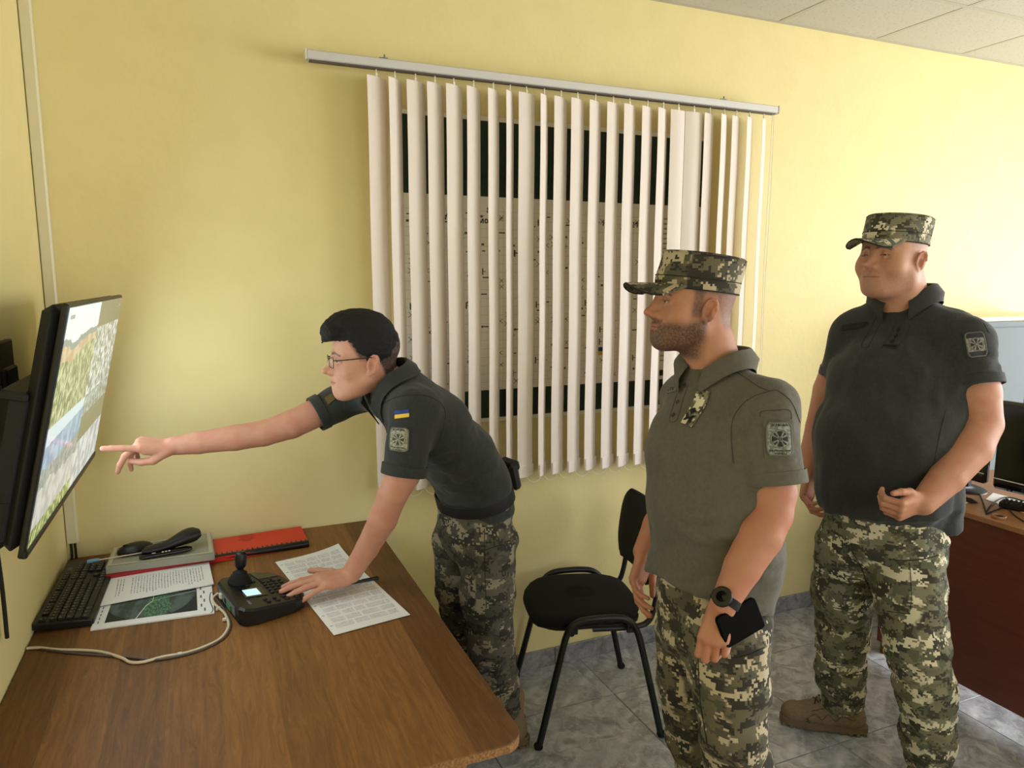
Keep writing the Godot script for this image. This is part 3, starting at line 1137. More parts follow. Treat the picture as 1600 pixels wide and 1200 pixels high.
func television() -> void:
	# a 40 inch set on a swing arm, 0.895 m wide, tilted 13 degrees down
	var t := thing("television", "flat wall screen showing four landscape camera views, tilted down above the desk", "television", Vector3(-0.282, 1.404, -2.045))
	t.basis = Basis(Vector3.UP, 1.558) * Basis(Vector3.RIGHT, 0.226)
	var w := 0.895
	var h := w * 9.0 / 16.0
	part("bezel", boxm(Vector3(w, h, 0.012), 0.003), M.black, t, at(Vector3(0, 0, -0.0065)))
	var m := mat(Color(0.02, 0.02, 0.02), 0.12)
	m.emission_enabled = true
	m.emission_texture = tex(screen_picture())
	m.emission_operator = BaseMaterial3D.EMISSION_OP_MULTIPLY
	m.emission = Color.WHITE
	m.emission_energy_multiplier = 0.85
	var g := Geo.new()
	var a := w * 0.5 - 0.007
	var b := h * 0.5 - 0.007
	var lo := -h * 0.5 + 0.018
	g.quad(Vector3(-a, lo, 0.0008), Vector3(a, lo, 0.0008), Vector3(a, b, 0.0008), Vector3(-a, b, 0.0008))
	part("screen", g.mesh(), m, t)
	part("lower_bezel", boxm(Vector3(w, 0.018, 0.016), 0.003), M.black, t, at(Vector3(0, -h * 0.5 + 0.009, -0.004)))
	var light := AreaLight3D.new()
	light.name = "screen_glow"
	light.area_size = Vector2(a * 2.0, b - lo)
	light.light_energy = 0.42
	light.light_color = Color(0.93, 0.98, 1.0)
	light.area_range = 8.0
	light.area_attenuation = 2.0
	light.shadow_enabled = true
	t.add_child(light)
	light.position = Vector3(0, (b + lo) * 0.5, 0.004)
	light.rotation.y = PI
	# stamped date in the corner views
	var ink := mat(Color(0.9, 0.9, 0.9), 0.5)
	for q in [Vector3(-a + 0.05, b - 0.02, 0.0012), Vector3(a - 0.05, b - 0.02, 0.0012)]:
		part("screen_stamp", boxm(Vector3(0.05, 0.008, 0.0004)), ink, t, at(q))
	# swollen back shell in steps
	var sh := Geo.new()
	sh.box(Vector3(w * 0.985, h * 0.97, 0.034), at(Vector3(0, 0, -0.029)), 0.024)
	part("back_shell", sh.mesh(), M.black_matte, t)
	var lower := Geo.new()
	lower.box(Vector3(w * 0.985, h * 0.62, 0.060), at(Vector3(0, -h * 0.17, -0.058)), 0.018)
	part("back_shell", lower.mesh(), M.black_matte, t)
	for k in 2:
		part("shell_rib", boxm(Vector3(w * 0.992, 0.022, 0.050), 0.006), M.black_matte, t, at(Vector3(0, 0.06 - k * 0.20, -0.066)))
	part("speaker_box", boxm(Vector3(w * 0.5, 0.05, 0.03), 0.006), M.black_matte, t, at(Vector3(0, -h * 0.5 + 0.04, -0.035)))
	# the arm that carries it: plate on the wall, two links, tilting head
	var mt := thing("screen_bracket", "black swing-arm bracket fixing the wall screen to the left wall", "bracket", Vector3(LEFT + 0.002, 1.40, -2.045))
	part("wall_plate", boxm(Vector3(0.014, 0.30, 0.20), 0.003), M.black_matte, mt, at(Vector3(0.007, 0, 0)))
	part("arm", boxm(Vector3(0.022, 0.05, 0.22), 0.006), M.black_matte, mt, at(Vector3(0.026, 0.03, 0.06)))
	part("arm", boxm(Vector3(0.022, 0.05, 0.22), 0.006), M.black_matte, mt, at(Vector3(0.026, -0.06, 0.06)))
	part("tilt_head", boxm(Vector3(0.014, 0.20, 0.10), 0.004), M.black_matte, mt, at(Vector3(0.044, 0.0, 0.10)))
	# cords hanging behind
	var cords := [[Vector3(0.0, 0.05, 0.22), Vector3(0.012, 0.13, 0.33), Vector3(0.014, 0.12, 0.44), Vector3(0.016, 0.0, 0.45), Vector3(0.012, -0.25, 0.42), Vector3(0.01, -0.45, 0.44), Vector3(0.004, -0.52, 0.50), Vector3(0.004, -0.50, 0.58)], [Vector3(0.0, 0.02, 0.18), Vector3(0.012, 0.09, 0.22), Vector3(0.012, 0.05, 0.26), Vector3(0.012, -0.10, 0.26), Vector3(0.01, -0.35, 0.22), Vector3(0.005, -0.50, 0.2)]]
	for c in cords.size():
		var pts := []
		for q in cords[c]:
			pts.append(q + Vector3(0.006, 0, 0))
		var cb := thing("cable", ["black power cord looping behind the wall screen to the wall", "black signal cord hanging slack behind the wall screen"][c], "cable", mt.position)
		part("cord", tubem(pts, 0.0045, 7), M.black_matte, cb)
	var box := thing("media_box", "small black video box fixed to the left wall behind the screen", "video box", Vector3(LEFT + 0.001, 1.40, -1.68))
	part("housing", boxm(Vector3(0.04, 0.13, 0.10), 0.006), M.black_matte, box, at(Vector3(0.021, 0, 0)))
	part("plug", boxm(Vector3(0.03, 0.03, 0.02), 0.004), M.black, box, at(Vector3(0.03, 0.075, 0)))


func chair() -> void:
	var c := Vector3(1.327, 0, -2.369)
	var fwd := Vector3(-0.9708, 0, -0.24).normalized()
	var side := Vector3(-fwd.z, 0, fwd.x)           # toward the camera
	if side.z < 0:
		side = -side
	var t := thing("chair", "black upholstered visitor chair with black tube legs against the yellow wall", "chair", c)
	t.basis = Basis(fwd, Vector3.UP, fwd.cross(Vector3.UP))
	var near := 1.0 if (t.basis * Vector3(0, 0, 1)).dot(side) > 0 else -1.0
	for s in [-near, near]:
		var z: float = s * 0.225
		var pts := [Vector3(0.235, 0.0, s * 0.245), Vector3(0.155, 0.33, s * 0.232), Vector3(0.128, 0.425, z), Vector3(0.10, 0.462, z), Vector3(0.05, 0.476, z), Vector3(-0.05, 0.476, z), Vector3(-0.10, 0.462, z), Vector3(-0.135, 0.42, z), Vector3(-0.165, 0.31, s * 0.232), Vector3(-0.235, 0.0, s * 0.245)]
		part("leg_frame", tubem(pts, 0.0125, 10), M.black, t)
		for e in [0, 9]:
			part("rubber_foot", boxm(Vector3(0.030, 0.022, 0.030), 0.006), M.rubber, t, at(pts[e] + Vector3(0, 0.011, 0)))
		part("frame_bracket", boxm(Vector3(0.03, 0.035, 0.012), 0.003), M.black, t, at(Vector3(0.10, 0.435, z * 0.95)))
		part("frame_bracket", boxm(Vector3(0.03, 0.035, 0.012), 0.003), M.black, t, at(Vector3(-0.115, 0.425, z * 0.95)))
		# back upright leaving the seat frame
		var up := [Vector3(0.02, 0.418, s * 0.185), Vector3(-0.13, 0.414, s * 0.185), Vector3(-0.192, 0.43, s * 0.185), Vector3(-0.216, 0.49, s * 0.185), Vector3(-0.232, 0.60, s * 0.185), Vector3(-0.250, 0.74, s * 0.185)]
		part("back_upright", tubem(up, 0.011, 8), M.black, t)
	part("seat_rail", tubem([Vector3(0.11, 0.425, -0.225), Vector3(0.11, 0.425, 0.0), Vector3(0.11, 0.425, 0.225)], 0.011, 8), M.black, t)
	part("seat_rail", tubem([Vector3(-0.12, 0.425, -0.225), Vector3(-0.12, 0.425, 0.0), Vector3(-0.12, 0.425, 0.225)], 0.011, 8), M.black, t)
	# seat: rounded cushion with a drooping front, and its hard shell
	part("seat", cushion(0.215, 0.205, 0.432, 0.482, true), M.seat_cloth, t, at(Vector3(0.022, 0, 0)))
	var shell := Geo.new()
	shell.prism(rounded(0.40, 0.38, 0.09, 5), 0.422, 0.434, 0.0, at(Vector3(0.02, 0, 0)))
	part("seat_shell", shell.mesh(), M.black_matte, t)
	# backrest: bowed pad
	var bk := Geo.new()
	var rows := []
	var rows2 := []
	for i in 13:
		var f := i / 12.0
		var y := 0.56 + f * 0.285
		var half := 0.225 * (1.0 - 0.28 * pow(absf(f * 2.0 - 1.0), 4.0)) * (0.94 + 0.06 * sin(f * PI))
		var row := PackedVector3Array()
		var row2 := PackedVector3Array()
		for j in 13:
			var s := j / 12.0 * 2.0 - 1.0
			var edge := 1.0 - maxf(pow(absf(s), 6.0), pow(absf(f * 2.0 - 1.0), 8.0))
			var x := -0.215 - (y - 0.56) * 0.13 + 0.02 * s * s
			row.append(Vector3(x + 0.006 + 0.022 * edge, y, s * half))
			row2.append(Vector3(x - 0.004 - 0.012 * edge, y, s * half))
		rows.append(row)
		rows2.append(row2)
	bk.sheet(rows, false, true)
	bk.sheet(rows2, false, false)
	for i in 12:
		bk.quad(rows[i][0], rows2[i][0], rows2[i + 1][0], rows[i + 1][0])
		bk.quad(rows[i][12], rows[i + 1][12], rows2[i + 1][12], rows2[i][12])
		bk.quad(rows[0][i], rows[0][i + 1], rows2[0][i + 1], rows2[0][i])
		bk.quad(rows[12][i], rows2[12][i], rows2[12][i + 1], rows[12][i + 1])
	part("backrest", bk.mesh(), M.seat_cloth, t)


func cushion(hx: float, hz: float, y0: float, y1: float, droop: bool) -> ArrayMesh:
	var g := Geo.new()
	var rows := []
	var n := 40
	for lv in [[0.90, 0.0], [0.98, 0.12], [1.0, 0.35], [0.99, 0.62], [0.95, 0.84], [0.86, 0.96], [0.6, 1.0], [0.3, 0.99], [0.0, 0.985]]:
		var row := PackedVector3Array()
		for k in n:
			var a := -TAU * k / n
			var ca := cos(a)
			var sa := sin(a)
			var r := pow(pow(absf(ca), 3.6) + pow(absf(sa), 3.6), -1.0 / 3.6)
			var x: float = ca * r * hx * lv[0]
			var z: float = sa * r * hz * lv[0]
			if x < 0:
				z *= 1.0 - 0.10 * (-x / hx)
			var y: float = lerp(y0, y1, lv[1])
			if droop and x > 0.08:
				y -= pow((x - 0.08) / 0.135, 2.0) * 0.028
			row.append(Vector3(x, y, z))
		rows.append(row)
	g.sheet(rows, true)
	return g.mesh()


func keyboard() -> void:
	# lies along the left wall, its back edge raised
	var p_far_l := Vector3(LEFT + 0.008, DESK, -2.585)
	var t := thing("keyboard", "black computer keyboard with flat keys lying on the desk along the left wall", "keyboard", Vector3(LEFT + 0.079, DESK, -2.352))
	t.basis = Basis(Vector3.UP, PI * 0.5 - 0.035) * Basis(Vector3.RIGHT, 0.075)
	p_far_l = Vector3.ZERO
	t.position += Vector3(0, 0.006, 0)
	# local: x along the length (Esc at -x), z toward the user
	var g := Geo.new()
	g.prism(rounded(0.462, 0.142, 0.008, 3), 0.0, 0.018, 0.003)
	part("case", g.mesh(), M.black, t)
	var u := 0.0188
	var kinds := {}
	var rows := [
		[[0, 1], [2, 1], [3, 1], [4, 1], [5, 1], [6.5, 1], [7.5, 1], [8.5, 1], [9.5, 1], [11, 1], [12, 1], [13, 1], [14, 1], [15.25, 1], [16.25, 1], [17.25, 1]],
		[[0, 1], [1, 1], [2, 1], [3, 1], [4, 1], [5, 1], [6, 1], [7, 1], [8, 1], [9, 1], [10, 1], [11, 1], [12, 1], [13, 2], [15.25, 1], [16.25, 1], [17.25, 1], [18.5, 1], [19.5, 1], [20.5, 1], [21.5, 1]],
		[[0, 1.5], [1.5, 1], [2.5, 1], [3.5, 1], [4.5, 1], [5.5, 1], [6.5, 1], [7.5, 1], [8.5, 1], [9.5, 1], [10.5, 1], [11.5, 1], [12.5, 1], [13.5, 1.5], [15.25, 1], [16.25, 1], [17.25, 1], [18.5, 1], [19.5, 1], [20.5, 1], [21.5, 1]],
		[[0, 1.75], [1.75, 1], [2.75, 1], [3.75, 1], [4.75, 1], [5.75, 1], [6.75, 1], [7.75, 1], [8.75, 1], [9.75, 1], [10.75, 1], [11.75, 1], [12.75, 2.25], [18.5, 1], [19.5, 1], [20.5, 1]],
		[[0, 2.25], [2.25, 1], [3.25, 1], [4.25, 1], [5.25, 1], [6.25, 1], [7.25, 1], [8.25, 1], [9.25, 1], [10.25, 1], [11.25, 1], [12.25, 2.75], [16.25, 1], [18.5, 1], [19.5, 1], [20.5, 1], [21.5, 1]],
		[[0, 1.25], [1.25, 1.25], [2.5, 1.25], [3.75, 6.25], [10, 1.25], [11.25, 1.25], [12.5, 1.25], [13.75, 1.25], [15.25, 1], [16.25, 1], [17.25, 1], [18.5, 2], [20.5, 1], [21.5, 1]]]
	var x0 := -0.231 + 0.0105
	var mark := mat(Color(0.55, 0.55, 0.55), 0.6)
	var legend := boxm(Vector3(0.0042, 0.0003, 0.0034))
	for r in rows.size():
		var z: float = -0.071 + 0.020 + r * u + (0.0 if r == 0 else 0.006)
		for k in rows[r]:
			var w: float = k[1] * u - 0.0022
			if not kinds.has(k[1]):
				var kg := Geo.new()
				kg.prism(rounded(w, u - 0.0022, 0.002, 1), 0.0, 0.0062, 0.0018)
				kinds[k[1]] = kg.mesh()
			var key := part("key", kinds[k[1]], M.key, t, at(Vector3(x0 + (k[0] + k[1] * 0.5) * u * 0.985, 0.0178, z)))
			if k[1] < 2:
				part("key_legend", legend, mark, key, at(Vector3(-w * 0.2, 0.0063, -0.002)))
	part("brand_plate", boxm(Vector3(0.030, 0.0006, 0.012)), M.black_gloss, t, at(Vector3(0.155, 0.0183, -0.052)))
	part("support_foot", boxm(Vector3(0.03, 0.012, 0.008), 0.002), M.rubber, t, at(Vector3(-0.19, -0.005, -0.055)))
	part("support_foot", boxm(Vector3(0.03, 0.012, 0.008), 0.002), M.rubber, t, at(Vector3(0.19, -0.005, -0.055)))


func print_page(w: int, h: int, kind: int, seed_: int) -> StandardMaterial3D:
	var im := Image.create(w, h, false, Image.FORMAT_RGB8)
	im.fill(Color(0.90, 0.90, 0.89))
	var rng := RandomNumberGenerator.new()
	rng.seed = seed_
	var ink := Color(0.38, 0.38, 0.40)
	if kind == 0:          # typed page with a list, sideways columns of text
		for k in 30:
			var x := 60 + k * 14
			if x > w - 20:
				break
			if k == 3 or k == 4:
				continue
			var y0 := 30 + rng.randi_range(0, 8)
			var y1 := h - 30 - (rng.randi_range(0, 60) if k < 3 else rng.randi_range(0, 14))
			var y := y0
			while y < y1:
				var l := rng.randi_range(3, 11)
				im.fill_rect(Rect2i(x, y, 4, l), ink.lerp(Color.WHITE, rng.randf_range(0.0, 0.45)))
				y += l + 3
	elif kind == 1:        # tables of figures
		for r in 7:
			var bx := 50
			while bx < w - 40:
				var bw := rng.randi_range(60, 130)
				var top: int = 40 + r * (h - 70) / 7
				for k in 4:
					var x := bx
					while x < mini(bx + bw, w - 30):
						im.fill_rect(Rect2i(x, top + k * 9, rng.randi_range(2, 6), 5), ink.lerp(Color.WHITE, rng.randf_range(0.0, 0.5)))
						x += 8
				bx += bw + 16
			if r % 2 == 0:
				im.fill_rect(Rect2i(16, 46 + r * (h - 70) / 7, 18, 4), ink)
		for k in h / 5:
			im.fill_rect(Rect2i(40, k * 5, w - 80, 1), Color(0.83, 0.83, 0.83))
	else:                  # aerial photograph with a drawn route
		var n := noise(0.012, seed_, 4)
		var f := noise(0.05, seed_ + 2, 3)
		for y in range(24, h - 24):
			for x in range(int(w * 0.10), int(w * 0.86)):
				var d := Vector2((x - w * 0.46) / (w * 0.40), (y - h * 0.2) / (h * 0.72)).length()
				var c := Color(0.10, 0.13, 0.13)
				if d < 1.0:
					c = Color(0.20, 0.25, 0.24).lerp(Color(0.32, 0.38, 0.36), clampf(0.5 + n.get_noise_2d(x, y) * 1.6, 0, 1))
					if absf(x - w * 0.52) < w * 0.10 + n.get_noise_2d(0, y) * 40.0:
						c = Color(0.20, 0.31, 0.24).lerp(Color(0.36, 0.52, 0.40), clampf(0.5 + f.get_noise_2d(x * 1.6, y * 1.2) * 1.6 + n.get_noise_2d(x * 6.0, y * 6.0) * 0.5, 0, 1))
				im.set_pixel(x, y, c)
		var path := [[0.34, 0.9], [0.42, 0.55], [0.47, 0.42], [0.47, 0.1]]
		for k in path.size() - 1:
			for q in 200:
				var a := Vector2(path[k][0], path[k][1]).lerp(Vector2(path[k + 1][0], path[k + 1][1]), q / 200.0)
				im.fill_rect(Rect2i(int(a.x * w), int(a.y * h), 3, 3), Color(0.85, 0.86, 0.80))
		for q in 300:
			im.fill_rect(Rect2i(int(w * (0.47 + q / 300.0 * 0.38)), int(h * (0.42 - q / 300.0 * 0.12)), 2, 2), Color(0.7, 0.74, 0.68))
		for k in 6:
			im.fill_rect(Rect2i(int(w * 0.89) + (k % 2) * 14, 40 + k * 24, 7, 16), ink)
			im.fill_rect(Rect2i(int(w * 0.04), 40 + k * 22, 5, 14), ink)
	var m := mat(Color.WHITE, 0.75)
	m.albedo_texture = tex(im)
	return m


func papers() -> void:
	# pile beside the keyboard, from the desk up: aerial print, typed page, red folder, grey framed book
	slab("aerial_print", "printed aerial photograph in dark green tones on white paper beside the keyboard", "print", [[160, 935], [330, 905], [335, 957], [141, 984]], DESK + 0.005, 0.004, print_page(512, 192, 2, 31))
	var typed := slab("typed_page", "typed white page with columns of text lying over the aerial print", "document", [[167, 900], [326, 876], [334, 912], [156, 946]], DESK + 0.011, 0.0025, print_page(512, 160, 0, 12))
	typed.set_meta("label", "typed white page with columns of text lying over the aerial print")
	var folder := slab("red_folder", "dark red folder lying under the grey framed book", "folder", [[172, 868], [332, 843], [336, 871], [165, 900]], DESK + 0.022, 0.02, M.red_edge)
	folder.set_meta("label", "dark red folder lying under the grey framed book")
	# grey book with a raised border
	var yb := DESK + 0.046
	var bk := slab("grey_book", "flat grey framed book with a pale border under the black mouse and handset", "book", [[176, 857], [330, 832], [335, 864], [165, 886]], yb, 0.023, M.grey_cover)
	var cs := [on_y(176, 857, yb), on_y(330, 832, yb), on_y(335, 864, yb), on_y(165, 886, yb)]
	var mid: Vector3 = (cs[0] + cs[1] + cs[2] + cs[3]) * 0.25
	var ring := []
	for f in [0.97, 0.90, 0.80]:
		var row := []
		for c in cs:
			row.append(mid.lerp(c, f) - bk.position + Vector3(0, 0.0008, 0))
		ring.append(row)
	var pale := mat(Color(0.72, 0.70, 0.60), 0.5)
	for k in 4:
		var b := Geo.new()
		var o0: Vector3 = ring[0][k]
		var o1: Vector3 = ring[0][(k + 1) % 4]
		var i0: Vector3 = ring[1][k]
		var i1: Vector3 = ring[1][(k + 1) % 4]
		var lift := Vector3(0, 0.0022, 0)
		b.quad(o0 + lift, i0 + lift, i1 + lift, o1 + lift)
		b.quad(o0, o0 + lift, o1 + lift, o1)
		b.quad(i1, i1 + lift, i0 + lift, i0)
		part("border", b.mesh(), pale, bk)
	# black mouse and handset on the book
	var ms := thing("computer_mouse", "black computer mouse lying on the grey framed book", "mouse", on_y(212, 862, yb + 0.004))
	var g := Geo.new()
	var bb := Basis(Vector3.UP, 0.35)
	g.ball(Vector3(0, 0.008, 0), Vector3(0.055, 0.024, 0.030), bb, 10, 20)
	for i in g.v.size():
		g.v[i].y = maxf(g.v[i].y, -0.002)
	part("shell", g.mesh(), M.black, ms)
	part("scroll_wheel", boxm(Vector3(0.016, 0.006, 0.006), 0.002), M.rubber, ms, at(bb * Vector3(-0.028, 0.028, 0), bb))
	var hs := thing("handset", "black radio handset with rounded ends lying on the grey framed book", "handset", on_y(270, 860, yb + 0.0045))
	var a := on_y(222, 868, yb + 0.012) - hs.position
	var b2 := on_y(312, 846, yb + 0.014) - hs.position
	var hg := Geo.new()
	var pts := PackedVector3Array()
	var rr := PackedFloat32Array()
	for k in 13:
		var q := k / 12.0
		pts.append(a.lerp(b2, q) + Vector3(0, 0.012 + 0.018 * smoothstep(0.3, 0.9, q), 0))
		rr.append(0.021 + 0.013 * smoothstep(0.40, 0.85, q) - 0.014 * pow(absf(q * 2.0 - 1.0), 8.0))
	hg.tube(pts, rr, 14, true, Vector3.UP, 0.72)
	part("grip", hg.mesh(), M.black, hs)
	var cradle := Geo.new()
	var c0 := on_y(217, 871, yb + 0.011) - hs.position
	var c1 := on_y(300, 856, yb + 0.011) - hs.position
	cradle.tube(PackedVector3Array([c0, c0.lerp(c1, 0.08), c0.lerp(c1, 0.9), c1]), PackedFloat32Array([0.008, 0.017, 0.017, 0.008]), 12, true, Vector3.UP, 0.5)
	part("cradle", cradle.mesh(), M.black_gloss, hs)
	for k in 3:
		part("button", boxm(Vector3(0.006, 0.003, 0.004), 0.001), M.white_plastic, hs, at(c0.lerp(c1, 0.45 + k * 0.06) + Vector3(0, 0.0085, 0.013)))
	part("chrome_ring", boxm(Vector3(0.012, 0.003, 0.006), 0.001), M.steel, hs, at(c0.lerp(c1, 0.28) + Vector3(0, 0.0085, 0.010)))
	# stylus with a blue tip
	var st := thing("stylus", "thin grey stylus with a pale blue tip leaning on the grey book", "stylus", on_y(190, 870, yb + 0.008))
	var s0 := on_y(148, 876, yb + 0.006) - st.position
	var s1 := on_y(232, 862, yb + 0.008) - st.position
	part("shaft", tubem([s0, s1], 0.0022, 7), M.cable_cream, st)
	part("blue_tip", tubem([s0 + (s0 - s1).normalized() * 0.020, s0 + Vector3(0, 0.001, 0), s0 + (s1 - s0).normalized() * 0.012], 0.0062, 8), mat(Color(0.45, 0.62, 0.74), 0.5), st)
	# red notebook with a comb spine
	var yn := DESK + 0.018
	var nb := slab("red_notebook", "bright red notebook with a black comb spine at the back of the desk", "notebook", [[333, 843], [470, 822], [482, 847], [335, 872]], yn, 0.016, M.red_cover)
	var e0 := on_y(335, 873, yn - 0.007) - nb.position
	var e1 := on_y(482, 849, yn - 0.007) - nb.position
	part("comb_spine", tubem([e0, e1], 0.0125, 10), M.black, nb)
	var tooth := boxm(Vector3(0.005, 0.004, 0.012), 0.001)
	for k in 19:
		part("comb_tooth", tooth, M.black, nb, at(e0.lerp(e1, (k + 0.5) / 19.0) + Vector3(0, 0.0105, -0.010)))
	var red_ink := mat(Color(0.55, 0.08, 0.04), 0.6)
	var r0 := on_y(395, 840, yn + 0.0004) - nb.position
	for k in 5:
		part("cover_lettering", boxm(Vector3([0.05, 0.06, 0.04, 0.055, 0.03][k], 0.0004, 0.003)), red_ink, nb, at(r0 + Vector3(-0.02, 0, -0.035 + k * 0.014)))
	# two A4 tables end to end under the leaning hand
	var page_a := print_page(512, 384, 1, 21)
	var page_b := print_page(512, 384, 1, 27)
	var p0 := on_y(430, 878, DESK + 0.002)
	var p1 := on_y(529, 857, DESK + 0.002)
	var p2 := on_y(641, 961, DESK + 0.002)
	var p3 := on_y(522, 993, DESK + 0.002)
	sheet_thing("figures_sheet", "white sheet of printed figures with a lifted corner under the leaning man's hand", [p0, p1, p1.lerp(p2, 0.52), p0.lerp(p3, 0.52)], page_a, 0.018)
	sheet_thing("figures_sheet", "white sheet of dense printed figures nearest the desk's right edge, below the pen", [p0.lerp(p3, 0.49), p1.lerp(p2, 0.49), p2, p3], page_b, 0.0)
	# pen and clip
	var pn := thing("pen", "black ballpoint pen lying across the printed figures", "pen", on_y(565, 907, DESK + 0.008))
	var q0 := on_y(520, 916, DESK + 0.0075) - pn.position
	var q1 := on_y(592, 903, DESK + 0.0075) - pn.position
	var pg := Geo.new()
	pg.tube(PackedVector3Array([q0, q0.lerp(q1, 0.12), q0.lerp(q1, 0.98), q1]), PackedFloat32Array([0.0012, 0.0042, 0.0045, 0.003]), 10)
	part("barrel", pg.mesh(), M.black, pn)
	part("pen_clip", tubem([q0.lerp(q1, 0.62) + Vector3(0, 0.005, 0), q0.lerp(q1, 0.97) + Vector3(0, 0.006, 0)], 0.0011, 5), M.black, pn)


func sheet_thing(called: String, label: String, c: Array, m: Material, curl: float) -> void:
	var o: Vector3 = (c[0] + c[1] + c[2] + c[3]) * 0.25
	o.y = DESK
	var t := thing(called, label, "document", o)
	var top := []
	var bot := []
	for i in 9:
		var row := PackedVector3Array()
		var row2 := PackedVector3Array()
		for j in 9:
			var u := j / 8.0
			var v := i / 8.0
			var a: Vector3 = c[0].lerp(c[1], u)
			var b: Vector3 = c[3].lerp(c[2], u)
			var p: Vector3 = a.lerp(b, v) - o
			p.y += curl * pow(u, 3.0) * pow(1.0 - v, 3.0) + (0.0 if curl > 0.0 else 0.0012)
			row.append(p)
			row2.append(p - Vector3(0, 0.0012, 0))
		top.append(row)
		bot.append(row2)
	var g := Geo.new()
	g.sheet(top, false, true)
	for i in g.n.size():
		if g.n[i].y < 0:
			g.n[i] = -g.n[i]
	g.sheet(bot, false, false)
	part("page", g.mesh(), m, t)


func controller() -> void:
	# camera control desk: joystick at the far end, keypad toward the hand
	var o := Vector3(0.112, DESK, -2.092)
	var t := thing("camera_controller", "black camera control keypad with joystick and small lit display on the desk", "controller", o, 0.0)
	var ax := (on_y(385, 968, DESK) - on_y(348, 922, DESK)).normalized()     # along the port side, toward the camera
	var out := Vector3(ax.z, 0, -ax.x)                                       # away from the ports, to the right
	if out.x < 0:
		out = -out
	t.basis = Basis(out, Vector3.UP, out.cross(Vector3.UP))
	# local: x to the hand, z toward the camera
	var pl := PackedVector2Array([Vector2(-0.095, -0.105), Vector2(-0.08, -0.13), Vector2(0.02, -0.142), Vector2(0.062, -0.122), Vector2(0.088, -0.075), Vector2(0.098, 0.0), Vector2(0.098, 0.07), Vector2(0.085, 0.105), Vector2(0.055, 0.122), Vector2(-0.06, 0.134), Vector2(-0.085, 0.126), Vector2(-0.095, 0.105)])
	var g := Geo.new()
	g.prism(pl, 0.004, 0.042, 0.006, Transform3D(), Vector2(-0.10, 0.0))
	part("body", g.mesh(), M.black, t)
	var foot := Geo.new()
	var pl2 := PackedVector2Array()
	for p in pl:
		pl2.append(p * 0.94)
	foot.prism(pl2, 0.0, 0.006)
	part("base", foot.mesh(), M.rubber, t)
	var tilt := Basis(Vector3.BACK, atan(-0.10))
	var top := func(x: float, z: float, lift: float) -> Transform3D: return at(Vector3(x, 0.042 - 0.10 * x + lift, z), tilt)
	# joystick: ribbed boot and knob
	var j := part("joystick_boot", null, M.rubber, t, top.call(-0.040, -0.075, 0.0))
	var jb := Geo.new()
	jb.lathe(PackedVector2Array([Vector2(0.036, 0.0), Vector2(0.036, 0.005), Vector2(0.031, 0.007), Vector2(0.033, 0.011), Vector2(0.026, 0.013), Vector2(0.028, 0.018), Vector2(0.021, 0.020), Vector2(0.022, 0.026), Vector2(0.014, 0.030), Vector2(0.009, 0.034), Vector2(0.0, 0.035)]), Transform3D(), 24)
	j.mesh = jb.mesh()
	var kn := Geo.new()
	kn.lathe(PackedVector2Array([Vector2(0.0, 0.032), Vector2(0.009, 0.034), Vector2(0.0165, 0.042), Vector2(0.0185, 0.054), Vector2(0.0185, 0.066), Vector2(0.0150, 0.071), Vector2(0.0165, 0.074), Vector2(0.012, 0.080), Vector2(0.0, 0.081)]), Transform3D(), 20)
	part("knob", kn.mesh(), M.black, j)
	j.scale = Vector3(0.92, 1.15, 0.92)
	# lit display
	var dm := mat(Color(0.1, 0.1, 0.1), 0.2)
	dm.emission_enabled = true
	dm.emission = Color(0.80, 0.95, 0.97)
	dm.emission_energy_multiplier = 1.0
	part("display_bezel", boxm(Vector3(0.062, 0.002, 0.066), 0.0008), M.black_gloss, t, top.call(-0.030, 0.020, 0.001))
	part("display", boxm(Vector3(0.040, 0.001, 0.046)), dm, t, top.call(-0.034, 0.020, 0.0026))
	var glossy := Geo.new()
	glossy.prism(PackedVector2Array([Vector2(0.004, -0.128), Vector2(0.018, -0.132), Vector2(0.054, -0.112), Vector2(0.074, -0.078), Vector2(0.012, -0.072)]), 0.0, 0.0012, 0.0, Transform3D(tilt, Vector3(0, 0.0425, 0)))
	part("gloss_panel", glossy.mesh(), mat(Color(0.08, 0.085, 0.085), 0.12), t)
	var bt := Geo.new()
	bt.prism(rounded(0.011, 0.013, 0.003, 2), 0.0, 0.004, 0.0012)
	var bm := bt.mesh()
	for r in 4:
		for c in 5:
			part("button", bm, M.key, t, top.call(0.018 + r * 0.0155, -0.045 + c * 0.021, 0.0))
	for c in 4:
		part("button", bm, M.key, t, top.call(-0.030 + c * 0.024, -0.034 if c == 0 else -0.060, 0.0))
	for c in 4:
		for r in 2:
			part("button", bm, M.key, t, top.call(-0.015 + c * 0.026 + r * 0.004, 0.080 + r * 0.018, 0.0))
	# port strip on the side facing the wall
	part("port_plate", boxm(Vector3(0.002, 0.026, 0.15), 0.0005), mat(Color(0.42, 0.43, 0.43), 0.45), t, at(Vector3(-0.0962, 0.027, 0.0)))
	part("green_terminal", boxm(Vector3(0.006, 0.014, 0.034), 0.001), mat(Color(0.22, 0.45, 0.30), 0.5), t, at(Vector3(-0.099, 0.026, 0.028)))
	part("round_port", boxm(Vector3(0.003, 0.014, 0.014), 0.002), M.black_matte, t, at(Vector3(-0.0975, 0.027, -0.015)))
	part("network_socket", boxm(Vector3(0.008, 0.014, 0.016), 0.001), M.white_plastic, t, at(Vector3(-0.099, 0.027, -0.055)))
	var brand := part("brand_mark", boxm(Vector3(0.028, 0.0004, 0.006)), mat(Color(0.4, 0.4, 0.4), 0.5), t, top.call(-0.060, 0.085, 0.0006))
	brand.rotate_object_local(Vector3.UP, PI * 0.5)


